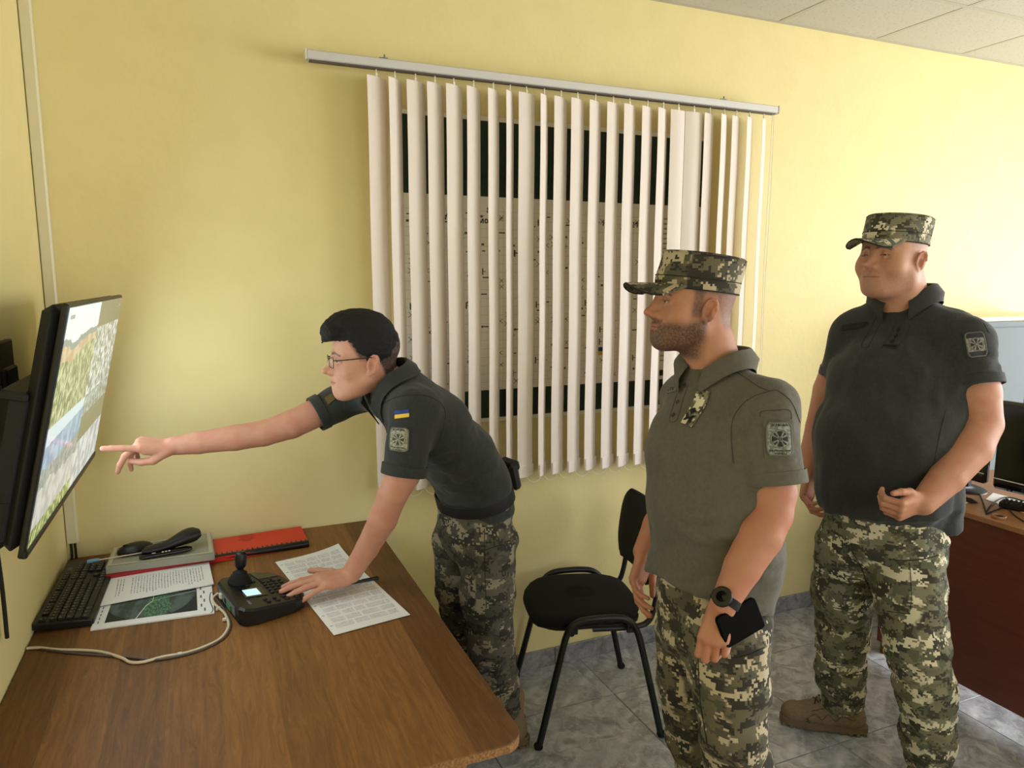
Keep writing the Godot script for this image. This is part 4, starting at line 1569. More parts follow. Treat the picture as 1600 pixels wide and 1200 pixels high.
func cables() -> void:
	var cream := []
	for q in [[42, 1013], [62, 1012], [90, 1015], [130, 1016], [160, 1019], [190, 1028], [204, 1035], [225, 1034], [255, 1026], [290, 1020], [320, 1010], [345, 997], [357, 978], [352, 960], [342, 950], [334, 942], [333, 934], [341, 929], [352, 926]]:
		cream.append(on_y(q[0], q[1], DESK + 0.005))
	cream[cream.size() - 1] = on_y(352, 924, DESK + 0.026)
	cream[cream.size() - 2] = on_y(341, 927, DESK + 0.016)
	var t := thing("network_cable", "cream network cable curving over the desk into the controller", "cable", cream[6])
	for k in cream.size():
		cream[k] -= t.position
	part("cord", tubem(cream, 0.0036, 8), M.cable_cream, t)
	part("cable_tie", boxm(Vector3(0.012, 0.010, 0.006), 0.002), M.white_plastic, t, at(on_y(281, 1022, DESK + 0.006) - t.position))
	part("cable_tie", boxm(Vector3(0.012, 0.010, 0.006), 0.002), M.white_plastic, t, at(on_y(351, 968, DESK + 0.006) - t.position))
	part("cable_tie", boxm(Vector3(0.014, 0.010, 0.006), 0.002), M.white_plastic, t, at(on_y(341, 951, DESK + 0.006) - t.position, Basis(Vector3.UP, 0.5)))
	var grey := []
	for q in [[44, 1010], [80, 1016], [120, 1021], [160, 1024], [200, 1027], [240, 1031], [280, 1025], [320, 1013], [350, 996], [360, 976], [353, 957], [345, 945], [338, 936]]:
		grey.append(on_y(q[0], q[1], DESK + 0.0035))
	var t2 := thing("signal_cable", "dark grey cable twisted along the cream network cable", "cable", grey[4])
	for k in grey.size():
		grey[k] -= t2.position
	part("cord", tubem(grey, 0.0030, 7), M.cable_grey, t2)
	var thin := []
	for q in [[376, 957], [365, 955], [348, 945], [338, 932], [330, 926], [328, 938], [333, 952], [330, 958]]:
		thin.append(on_y(q[0], q[1], DESK + 0.004))
	thin[0] = on_y(377, 950, DESK + 0.02)
	var t3 := thing("power_lead", "thin black lead curling from the controller's port side", "cable", thin[3])
	for k in thin.size():
		thin[k] -= t3.position
	part("cord", tubem(thin, 0.0018, 6), M.black_matte, t3)


# ------------------------------------------------------------------ bodies as distance fields
class Field:
	var kind := PackedByteArray()          # 0 round cone, 1 ellipsoid, 2 cone with a flat far end, 3 half space
	var a := PackedVector3Array()
	var b := PackedVector3Array()
	var ax := PackedVector3Array()         # axis along which the section is wider
	var ra := PackedFloat32Array()
	var rb := PackedFloat32Array()
	var wa := PackedFloat32Array()
	var wb := PackedFloat32Array()
	var k := PackedFloat32Array()
	var op := PackedByteArray()            # 0 join, 1 cut
	var inv := []
	var lo := PackedVector3Array()
	var hi := PackedVector3Array()
	var layers := []                       # [noise, basis, amount, centre, reach]
	var slack := 0.0

	func _put(kd: int, p: Vector3, q: Vector3, r0: float, r1: float, axis: Vector3, w0: float, w1: float, kk: float, o: int, tf: Variant, l: Vector3, h: Vector3) -> void:
		kind.append(kd)
		a.append(p)
		b.append(q)
		ax.append(axis)
		ra.append(r0)
		rb.append(r1)
		wa.append(w0)
		wb.append(w1)
		k.append(maxf(kk, 0.0001))
		op.append(o)
		inv.append(tf)
		lo.append(l)
		hi.append(h)

	func cone(p: Vector3, q: Vector3, r0: float, r1: float, kk := 0.02, axis := Vector3.ZERO, w0 := 1.0, w1 := 1.0, o := 0, flat := false) -> void:
		var m := maxf(r0 * w0, r1 * w1) + kk + 0.004
		var e := Vector3.ONE * m
		_put(2 if flat else 0, p, q, r0, r1, axis.normalized(), w0, w1, kk, o, null, p.min(q) - e, p.max(q) + e)

	func chain(pts: Array, radii: Array, kk := 0.015, axis := Vector3.ZERO, wide: Array = []) -> void:
		for i in pts.size() - 1:
			cone(pts[i], pts[i + 1], radii[i], radii[i + 1], kk if i > 0 else kk, axis, wide[i] if wide else 1.0, wide[i + 1] if wide else 1.0)

	func ball(c: Vector3, r: Vector3, kk := 0.01, o := 0, bs := Basis()) -> void:
		var m := maxf(r.x, maxf(r.y, r.z)) + kk + 0.003
		_put(1, c, r, minf(r.x, minf(r.y, r.z)), 0.0, Vector3.ZERO, 1, 1, kk, o, bs.inverse(), c - Vector3.ONE * m, c + Vector3.ONE * m)

	func below(p: Vector3, normal: Vector3, kk := 0.003) -> void:      # keep what lies against the normal
		_put(3, p, normal.normalized(), 0, 0, Vector3.ZERO, 1, 1, kk, 1, null, Vector3.ONE * -99, Vector3.ONE * 99)

	func wrinkle(n: FastNoiseLite, bs: Basis, amount: float, centre := Vector3.ZERO, reach := 0.0) -> void:
		layers.append([n, bs, amount, centre, reach])
		slack += amount

	func one(i: int, p: Vector3) -> float:
		match kind[i]:
			1:
				var q: Vector3 = inv[i] * (p - a[i])
				var r := b[i]
				var e := q / r
				var k0 := e.length()
				var k1 := (e / r).length()
				return k0 * (k0 - 1.0) / maxf(k1, 0.000001) if k0 > 0.0001 else -ra[i]
			3:
				return -(p - a[i]).dot(b[i])
		var ba := b[i] - a[i]
		var pa := p - a[i]
		var t := pa.dot(ba) / ba.length_squared()
		var tc := clampf(t, 0.0, 1.0)
		var q := pa - ba * tc
		if kind[i] == 2 and t > 1.0:
			q = pa - ba * t
		var w := wa[i] + (wb[i] - wa[i]) * tc
		if w != 1.0:
			q -= ax[i] * (q.dot(ax[i]) * (1.0 - 1.0 / w))
		var d := q.length() - (ra[i] + (rb[i] - ra[i]) * tc)
		if kind[i] == 2:
			d = maxf(d, (t - 1.0) * ba.length())
		return d

	func dist(p: Vector3) -> float:
		var v := 1000.0
		for i in kind.size():
			if op[i] == 1 and v > 0.2:
				continue
			var l := lo[i]
			var h := hi[i]
			if op[i] == 1 and kind[i] != 3 and (p.x < l.x or p.y < l.y or p.z < l.z or p.x > h.x or p.y > h.y or p.z > h.z):
				continue
			var d := one(i, p)
			var kk := k[i]
			if op[i] == 0:
				var s := maxf(kk - absf(v - d), 0.0) / kk
				v = minf(v, d) - s * s * kk * 0.25
			else:
				d = -d
				var s := maxf(kk - absf(v - d), 0.0) / kk
				v = maxf(v, d) + s * s * kk * 0.25
		return v

	func bend(p: Vector3) -> float:
		var v := 0.0
		for l in layers:
			var am: float = l[2]
			if l[4] > 0.0:
				var r: float = (p - l[3]).length_squared() / (l[4] * l[4])
				if r > 4.0:
					continue
				am *= exp(-r * 1.5)
			v += am * (l[0] as FastNoiseLite).get_noise_3dv((l[1] as Basis) * p)
		return v

	# surface nets; returns [vertices, normals, indices]
	func surface(cell: float, l: Vector3, h: Vector3) -> Array:
		const B := 8
		var nb := Vector3i(((h - l) / (cell * B)).ceil())
		var nx := nb.x * B + 1
		var ny := nb.y * B + 1
		var nz := nb.z * B + 1
		var val := PackedFloat32Array()
		val.resize(nx * ny * nz)
		val.fill(1.0)
		var blocks: Array[Vector3i] = []
		var size := cell * B
		var reach := size * 0.8661 + slack
		var count := kind.size()
		var noisy := not layers.is_empty()
		for bz in nb.z:
			for by in nb.y:
				for bx in nb.x:
					var o := l + Vector3(bx, by, bz) * size
					var e := o + Vector3.ONE * size
					var list := PackedInt32Array()
					var joins := false
					for i in count:
						var pl := lo[i]
						var ph := hi[i]
						if pl.x < e.x and pl.y < e.y and pl.z < e.z and ph.x > o.x and ph.y > o.y and ph.z > o.z:
							list.append(i)
							joins = joins or op[i] == 0
					if not joins:
						continue
					# middle of the block: far from the surface means nothing to mesh
					var mid := o + Vector3.ONE * size * 0.5
					var v0 := 1000.0
					for i in list:
						var d := one(i, mid)
						var kk := k[i]
						if op[i] == 0:
							var s := maxf(kk - absf(v0 - d), 0.0) / kk
							v0 = minf(v0, d) - s * s * kk * 0.25
						else:
							v0 = maxf(v0, -d)
					if absf(v0) > reach + 0.02:
						continue
					blocks.append(Vector3i(bx, by, bz))
					var loc := PackedFloat32Array()
					loc.resize((B + 1) * (B + 1) * (B + 1))
					loc.fill(1.0)
					for i in list:
						var kk := k[i]
						var kd := kind[i]
						var cut := op[i] == 1
						var at := 0
						if kd == 0:
							var A := a[i]
							var ba := b[i] - A
							var il := 1.0 / maxf(ba.length_squared(), 1e-12)
							var r0 := ra[i]
							var dr := rb[i] - r0
							var w0 := wa[i]
							var dw := wb[i] - w0
							var plain := w0 == 1.0 and dw == 0.0
							var nn := ax[i]
							for z in B + 1:
								for y in B + 1:
									var pa := o + Vector3(0, y * cell, z * cell) - A
									for x in B + 1:
										var t := clampf(pa.dot(ba) * il, 0.0, 1.0)
										var q := pa - ba * t
										if not plain:
											q -= nn * (q.dot(nn) * (1.0 - 1.0 / (w0 + dw * t)))
										var d := q.length() - r0 - dr * t
										var v := loc[at]
										if cut:
											d = -d
											var s := kk - absf(v - d)
											v = maxf(v, d)
											if s > 0.0:
												v += s * s * 0.25 / kk
										else:
											var s := kk - absf(v - d)
											v = minf(v, d)
											if s > 0.0:
												v -= s * s * 0.25 / kk
										loc[at] = v
										at += 1
										pa.x += cell
						else:
							for z in B + 1:
								for y in B + 1:
									var p := o + Vector3(0, y * cell, z * cell)
									for x in B + 1:
										var d := one(i, p)
										var v := loc[at]
										if cut:
											d = -d
											var s := kk - absf(v - d)
											v = maxf(v, d)
											if s > 0.0:
												v += s * s * 0.25 / kk
										else:
											var s := kk - absf(v - d)
											v = minf(v, d)
											if s > 0.0:
												v -= s * s * 0.25 / kk
										loc[at] = v
										at += 1
										p.x += cell
					var at2 := 0
					for z in B + 1:
						for y in B + 1:
							var g := ((bz * B + z) * ny + by * B + y) * nx + bx * B
							for x in B + 1:
								var v := loc[at2]
								if noisy and absf(v) < slack + cell * 2.0:
									v += bend(o + Vector3(x, y, z) * cell)
								val[g + x] = v
								at2 += 1
		var vid := PackedInt32Array()
		vid.resize(nx * ny * nz)
		vid.fill(-1)
		var verts := PackedVector3Array()
		var sy := nx
		var sz := nx * ny
		var off := PackedInt32Array([0, 1, sy, sy + 1, sz, sz + 1, sz + sy, sz + sy + 1])
		var ends := PackedInt32Array([0, 1, 2, 3, 4, 5, 6, 7, 0, 2, 1, 3, 4, 6, 5, 7, 0, 4, 1, 5, 2, 6, 3, 7])
		var cells := PackedInt32Array()
		for bk in blocks:
			for z in B:
				for y in B:
					var g := ((bk.z * B + z) * ny + bk.y * B + y) * nx + bk.x * B
					for x in B:
						var i := g + x
						var m := 0
						for c in 8:
							if val[i + off[c]] < 0.0:
								m += 1
						if m == 0 or m == 8:
							continue
						var sum := Vector3.ZERO
						var n := 0
						for e in 12:
							var c0 := ends[e * 2]
							var c1 := ends[e * 2 + 1]
							var v0 := val[i + off[c0]]
							var v1 := val[i + off[c1]]
							if (v0 < 0.0) != (v1 < 0.0):
								var t := v0 / (v0 - v1)
								var p0 := Vector3(c0 & 1, (c0 >> 1) & 1, c0 >> 2)
								var p1 := Vector3(c1 & 1, (c1 >> 1) & 1, c1 >> 2)
								sum += p0.lerp(p1, t)
								n += 1
						vid[i] = verts.size()
						cells.append(i)
						verts.append(l + (Vector3(bk.x * B + x, bk.y * B + y, bk.z * B + z) + sum / n) * cell)
		var ix := PackedInt32Array()
		for i in cells:
			var s0 := val[i] < 0.0
			for e in 3:
				var d := 1 if e == 0 else (sy if e == 1 else sz)
				if (val[i + d] < 0.0) == s0:
					continue
				var d1 := sy if e == 0 else (sz if e == 1 else 1)
				var d2 := sz if e == 0 else (1 if e == 1 else sy)
				if i - d1 - d2 < 0:
					continue
				var q0 := vid[i]
				var q1 := vid[i - d1]
				var q2 := vid[i - d1 - d2]
				var q3 := vid[i - d2]
				if q0 < 0 or q1 < 0 or q2 < 0 or q3 < 0:
					continue
				if s0:
					ix.append_array(PackedInt32Array([q0, q2, q1, q0, q3, q2]))
				else:
					ix.append_array(PackedInt32Array([q0, q1, q2, q0, q2, q3]))
		var nor := PackedVector3Array()
		nor.resize(verts.size())
		for t in range(0, ix.size(), 3):
			var f := (verts[ix[t + 2]] - verts[ix[t]]).cross(verts[ix[t + 1]] - verts[ix[t]])
			nor[ix[t]] += f
			nor[ix[t + 1]] += f
			nor[ix[t + 2]] += f
		for i in nor.size():
			nor[i] = nor[i].normalized()
		return [verts, nor, ix]


# meshing jobs run side by side; each gives one part of a person
var jobs := []


func job(field: Field, cell: float, l: Vector3, h: Vector3, into: Array, xf := Transform3D(), paint: Variant = null) -> void:
	jobs.append({"f": field, "cell": cell, "l": l, "h": h, "into": into, "xf": xf, "paint": paint, "out": []})


func field_box(f: Field) -> Array:
	var l := Vector3.ONE * 99
	var h := Vector3.ONE * -99
	for i in f.kind.size():
		if f.op[i] == 0:
			l = l.min(f.lo[i])
			h = h.max(f.hi[i])
	return [l, h]


func run_job(i: int) -> void:
	var j: Dictionary = jobs[i]
	var s: Array = (j.f as Field).surface(j.cell, j.l, j.h)
	var cols := PackedColorArray()
	cols.resize(s[0].size())
	if j.paint != null:
		for q in s[0].size():
			cols[q] = j.paint.call(s[0][q], s[1][q])
	else:
		cols.fill(Color.WHITE)
	var xf: Transform3D = j.xf
	var v: PackedVector3Array = xf * (s[0] as PackedVector3Array)
	var nb := Transform3D(xf.basis.orthonormalized(), Vector3.ZERO)
	j.out = [v, nb * (s[1] as PackedVector3Array), s[2], cols]


func run_jobs() -> void:
	var id := WorkerThreadPool.add_group_task(run_job, jobs.size(), 4, true)
	WorkerThreadPool.wait_for_group_task_completion(id)
	for j in jobs:
		j.into.append(j.out)
	jobs.clear()


func joined(pieces: Array) -> ArrayMesh:
	var g := Geo.new()
	for p in pieces:
		var base := g.v.size()
		g.v.append_array(p[0])
		g.n.append_array(p[1])
		g.c.append_array(p[3])
		for i in p[2]:
			g.ix.append(base + i)
	g.t.resize(g.v.size())
	return g.mesh(false)


# where the sight line of a pixel meets a field; from the photograph's pixel to a point on the cloth
func hit(f: Field, u: float, v: float, from: float) -> Vector3:
	var r := ray(u, v)
	var unit := r.length()
	var t := from
	for i in 90:
		var d := f.dist(EYE + r * t) + (f.bend(EYE + r * t) if not f.layers.is_empty() else 0.0)
		if d < 0.0004:
			break
		t += maxf(d * 0.6, 0.0006) / unit
		if t > from + 1.6:
			break
	return EYE + r * t


func normal_at(f: Field, p: Vector3) -> Vector3:
	var e := 0.004
	return Vector3(f.dist(p + Vector3(e, 0, 0)) - f.dist(p - Vector3(e, 0, 0)), f.dist(p + Vector3(0, e, 0)) - f.dist(p - Vector3(0, e, 0)), f.dist(p + Vector3(0, 0, e)) - f.dist(p - Vector3(0, 0, e))).normalized()


# a badge sewn on cloth: grid of points on the field between four pixel corners (tl, tr, br, bl)
func badge_grid(f: Field, c: Array, from: float, nx: int, ny: int, lift: float, round_ := 0.0) -> Array:
	var p: Array[Vector3] = []
	for q in c:
		p.append(hit(f, q[0], q[1], from))
		if f.dist(p[p.size() - 1]) > 0.012:
			print("badge corner misses ", q)
	var n := -(p[1] - p[0]).cross(p[3] - p[0]).normalized()
	if n.dot(EYE - p[0]) < 0:
		n = -n
	var rows := []
	for j in ny + 1:
		var row := PackedVector3Array()
		for i in nx + 1:
			var inset := round_ * pow(absf(2.0 * j / ny - 1.0), 9.0)
			var u := lerpf(inset, 1.0 - inset, float(i) / nx)
			var a := p[0].lerp(p[1], u)
			var b := p[3].lerp(p[2], u)
			var s := a.lerp(b, float(j) / ny) + n * 0.05
			for k in 40:
				var d := f.dist(s) + (f.bend(s) if not f.layers.is_empty() else 0.0)
				if d < lift:
					break
				s -= n * maxf((d - lift) * 0.7, 0.0003)
			row.append(s)
		rows.append(row)
	return rows


func badge(called: String, rows: Array, thick: float, m: Material, parent: Node3D, o: Vector3) -> MeshInstance3D:
	var g := Geo.new()
	var front := []
	for r in rows:
		var row := PackedVector3Array()
		for p in r:
			row.append(p - o)
		front.append(row)
	g.sheet(front, false, true)
	var mid: int = front[0].size() / 2
	var toward: Vector3 = EYE - o - front[front.size() / 2][mid]
	for i in g.n.size():
		if g.n[i].dot(toward) < 0:
			g.n[i] = -g.n[i]
	var nr := front.size()
	var nc: int = front[0].size()
	var nn: Vector3 = g.n[nc * (nr / 2) + mid]
	var rim := []
	for j in nc:
		rim.append(front[0][j])
	for i in range(1, nr):
		rim.append(front[i][nc - 1])
	for j in range(nc - 2, -1, -1):
		rim.append(front[nr - 1][j])
	for i in range(nr - 2, 0, -1):
		rim.append(front[i][0])
	for i in rim.size():
		var p: Vector3 = rim[i]
		var q: Vector3 = rim[(i + 1) % rim.size()]
		g.quad(p, p - nn * thick, q - nn * thick, q, Vector2.ZERO, Vector2.ZERO, Vector2.ZERO, Vector2.ZERO)
	return part(called, g.mesh(), m, parent)


func on_grid(rows: Array, u: float, v: float) -> Vector3:
	var nr := rows.size() - 1
	var nc: int = rows[0].size() - 1
	var x := clampf(u, 0, 1) * nc
	var y := clampf(v, 0, 1) * nr
	var i := mini(int(x), nc - 1)
	var j := mini(int(y), nr - 1)
	return rows[j][i].lerp(rows[j][i + 1], x - i).lerp(rows[j + 1][i].lerp(rows[j + 1][i + 1], x - i), y - j)


# lettering laid over a badge: u0..u1 across, middle line v, cap height hv (all as shares of the badge)
func badge_text(s: String, rows: Array, u0: float, u1: float, v: float, hv: float, lift: float, m: Material, parent: Node3D, o: Vector3) -> void:
	var a := text_geo(s, 1.0, true, 0.0).surface_get_arrays(0)
	var pts: PackedVector3Array = a[Mesh.ARRAY_VERTEX]
	var l := Vector3.ONE * 99
	var h := Vector3.ONE * -99
	for p in pts:
		l = l.min(p)
		h = h.max(p)
	var n: Vector3 = (rows[0][1] - rows[0][0]).cross(rows[1][0] - rows[0][0]).normalized()
	if n.dot(EYE - rows[0][0]) < 0:
		n = -n
	var g := Geo.new()
	for p in pts:
		var u := lerpf(u0, u1, (p.x - l.x) / (h.x - l.x))
		var w := v - hv * 0.5 + hv * (1.0 - (p.y - l.y) / (h.y - l.y))
		g.add(on_grid(rows, u, w) + n * lift - o, n)
	var ids: PackedInt32Array = a[Mesh.ARRAY_INDEX]
	g.ix = ids
	part("lettering", g.mesh(), m, parent)


# a stitched seam drawn over cloth along pixels
func seam(called: String, f: Field, pts: Array, from: float, r: float, m: Material, parent: Node3D, o: Vector3) -> MeshInstance3D:
	var line := []
	for p in pts:
		line.append(Vector3(p[0], p[1], 0))
	var fine := smooth_line(line, 4)
	var out := PackedVector3Array()
	for q in fine:
		var p := hit(f, q.x, q.y, from)
		if f.dist(p) < 0.012:
			out.append(p - o)
		elif out.size() > 3:
			break
		else:
			out.clear()
	if out.size() < 2:
		print("seam misses: ", called, " ", pts)
		return null
	var g := Geo.new()
	g.tube(out, PackedFloat32Array([r]), 6)
	return part(called, g.mesh(), m, parent)


# ------------------------------------------------------------------ anatomy
func head_field(wide: float, fat: float, neck_to: Vector3, neck_r: float, long_nose := 1.0, squint := 0.0) -> Field:
	# x to the person's left, y up, z forward; origin between the ears at eye height
	var f := Field.new()
	f.ball(Vector3(0, 0.040, -0.012), Vector3(0.074 * wide, 0.082, 0.097), 0.0)
	f.ball(Vector3(0, 0.030, 0.034), Vector3(0.061 * wide, 0.062, 0.056), 0.03)
	f.ball(Vector3(0, -0.030, 0.028), Vector3(0.060 * wide, 0.070, 0.058), 0.03)
	f.cone(Vector3(0, -0.040, -0.030), neck_to, maxf(0.052 * fat, neck_r * 0.86), neck_r, 0.035)
	for s in [-1.0, 1.0]:
		f.ball(Vector3(s * 0.041 * wide, -0.032, 0.053), Vector3(0.024, 0.026, 0.024) * fat, 0.025)
		f.cone(Vector3(s * 0.050 * wide, -0.056, 0.004), Vector3(s * 0.022, -0.097, 0.063), 0.021 * fat, 0.019, 0.03)
	f.ball(Vector3(0, -0.099, 0.072), Vector3(0.024, 0.0185, 0.019), 0.02)
	f.ball(Vector3(0, -0.088, 0.036), Vector3(0.042, 0.024 * fat, 0.042), 0.03)
	f.ball(Vector3(0, -0.066, 0.077), Vector3(0.030, 0.026, 0.0195), 0.02)
	for s in [-1.0, 1.0]:
		f.cone(Vector3(s * 0.010, 0.017, 0.086), Vector3(s * 0.043, 0.016, 0.066), 0.0085, 0.007, 0.014)
		f.ball(Vector3(s * 0.032, -0.001, 0.095), Vector3(0.0175, 0.0105, 0.0135), 0.012, 1)
	# nose
	f.ball(Vector3(0, -0.016, 0.0865), Vector3(0.0135, 0.030, 0.0165), 0.012)
	f.ball(Vector3(0, -0.034, 0.094), Vector3(0.0145, 0.0115, 0.0150), 0.008)
	f.cone(Vector3(0, 0.007, 0.087), Vector3(0, -0.028, 0.085 + 0.027 * long_nose), 0.0062, 0.0078, 0.010)
	f.ball(Vector3(0, -0.0325, 0.0855 + 0.0300 * long_nose), Vector3(0.0088, 0.0080, 0.0090), 0.006)
	f.cone(Vector3(0, -0.0375, 0.108), Vector3(0, -0.045, 0.094), 0.0050, 0.0055, 0.005)
	for s in [-1.0, 1.0]:
		f.ball(Vector3(s * 0.0110, -0.0365, 0.0985), Vector3(0.0062, 0.0068, 0.0095), 0.005)
		f.cone(Vector3(s * 0.0145, -0.0330, 0.0880), Vector3(s * 0.0250, -0.0560, 0.0790), 0.0060, 0.0050, 0.010)
	# lids and lips
	for s in [-1.0, 1.0]:
		var up_y := 0.0070 - squint * 0.0030
		var dn_y := -0.0085 + squint * 0.0028
		f.cone(Vector3(s * 0.0185, 0.0015, 0.0830), Vector3(s * 0.031, up_y, 0.0862), 0.0034, 0.0040, 0.004)
		f.cone(Vector3(s * 0.031, up_y, 0.0862), Vector3(s * 0.0460, 0.0005, 0.0755), 0.0040, 0.0034, 0.004)
		f.cone(Vector3(s * 0.0185, -0.0040, 0.0828), Vector3(s * 0.031, dn_y, 0.0842), 0.0030, 0.0036, 0.005)
		f.cone(Vector3(s * 0.031, dn_y, 0.0842), Vector3(s * 0.0460, -0.0030, 0.0755), 0.0036, 0.0030, 0.005)
		f.cone(Vector3(s * 0.0215, -0.0640, 0.0830), Vector3(s * 0.004, -0.0605, 0.0955), 0.0040, 0.0052, 0.005)
		f.cone(Vector3(s * 0.0195, -0.0675, 0.0830), Vector3(0, -0.0715, 0.0935), 0.0042, 0.0062, 0.005)
		f.cone(Vector3(s * 0.0235, -0.0655, 0.0870), Vector3(0, -0.0660, 0.1030), 0.0012, 0.0016, 0.003, Vector3.ZERO, 1, 1, 1)
	# ears
	for s in [-1.0, 1.0]:
		var eb := Basis(Vector3.UP, s * -0.38) * Basis(Vector3.RIGHT, -0.20)
		var c := Vector3(s * 0.0775 * wide, -0.012, -0.014)
		f.ball(c, Vector3(0.0048, 0.029, 0.0175), 0.006, 0, eb)
		f.ball(c + eb * Vector3(s * 0.0060, -0.005, 0.004), Vector3(0.0066, 0.0125, 0.0080), 0.003, 1, eb)
		f.ball(c + eb * Vector3(s * 0.0060, 0.013, -0.004), Vector3(0.0044, 0.0085, 0.0065), 0.003, 1, eb)
		var pts := []
		for q in 9:
			var g := -0.9 + q * 0.52
			pts.append(c + eb * Vector3(s * 0.0035, sin(g + 1.2) * 0.0285, -cos(g + 1.2) * 0.0165 * (1.0 if q > 1 else 0.8)))
		for q in 8:
			f.cone(pts[q], pts[q + 1], 0.0038, 0.0038, 0.0025)
		f.cone(c + eb * Vector3(s * 0.003, 0.012, -0.006), c + eb * Vector3(s * 0.003, -0.012, -0.006), 0.0028, 0.0028, 0.004)
		f.ball(c + eb * Vector3(s * 0.001, -0.026, 0.008), Vector3(0.0045, 0.0085, 0.0075), 0.005, 0, eb)
		f.ball(c + eb * Vector3(s * 0.001, -0.004, 0.0165), Vector3(0.004, 0.006, 0.004), 0.005, 0, eb)
	return f


func hand_field(f: Field, w: Vector3, fw: Vector3, back: Vector3, curls: Array, spread: float, thumb: Array, size := 1.0, thumb_side := 1.0) -> void:
	# w wrist, fw toward the knuckles, back = out of the back of the hand, thumb_side picks left or right
	var F := fw.normalized()
	var N := (back - F * back.dot(F)).normalized()
	var S := F.cross(N) * thumb_side
	var at_ := func(x: float, y: float, z: float) -> Vector3: return w + (F * x + S * y + N * z) * size
	var ky := [0.0265, 0.0085, -0.0100, -0.0270]
	var kx := [0.0870, 0.0900, 0.0860, 0.0780]
	var kz := [0.000, 0.003, 0.002, -0.002]
	var len := [[0.043, 0.026, 0.021], [0.047, 0.030, 0.022], [0.043, 0.028, 0.022], [0.034, 0.021, 0.019]]
	var rad := [[0.0098, 0.0088, 0.0080, 0.0068], [0.0100, 0.0090, 0.0080, 0.0068], [0.0096, 0.0086, 0.0076, 0.0064], [0.0085, 0.0076, 0.0068, 0.0058]]
	for i in 4:
		f.cone(at_.call(0.008, ky[i] * 0.62, -0.002), at_.call(kx[i], ky[i], kz[i]), 0.0125 * size, 0.0112 * size, 0.011)
		f.cone(at_.call(0.020, ky[i] * 0.75, -0.010), at_.call(kx[i] - 0.014, ky[i], -0.009), 0.0115 * size, 0.0090 * size, 0.011)
	# fingers: separate chains rooted in the palm
	for i in 4:
		var p: Vector3 = at_.call(kx[i], ky[i], kz[i] - 0.001)
		var ang := 0.0
		var side: float = spread * (1.5 - i) * 0.5
		for j in 3:
			ang += curls[i][j]
			var d: Vector3 = (F * cos(ang) - N * sin(ang) + S * side * cos(ang)).normalized()
			var q: Vector3 = p + d * len[i][j] * size
			f.cone(p, q, rad[i][j] * size, rad[i][j + 1] * size, 0.0035)
			p = q
	# thumb: three directions given as (forward, side, back)
	var t: Vector3 = at_.call(0.016, 0.020, -0.009)
	var tl := [0.042, 0.033, 0.026]
	var tr := [0.0135, 0.0112, 0.0098, 0.0078]
	for j in 3:
		var c: Vector3 = thumb[j]
		var d: Vector3 = (F * c.x + S * c.y + N * c.z).normalized()
		var q: Vector3 = t + d * tl[j] * size
		f.cone(t, q, tr[j] * size, tr[j + 1] * size, 0.010 if j == 0 else 0.004)
		t = q


func lin(r: float, g: float, b: float) -> Color:
	return Color(r, g, b).srgb_to_linear()


func skin_material() -> StandardMaterial3D:
	var m := mat(Color.WHITE, 0.6)
	m.vertex_color_use_as_albedo = true
	m.normal_enabled = true
	m.normal_texture = M.skin_bump
	m.normal_scale = 0.25
	return triplanar(m, 14.0)


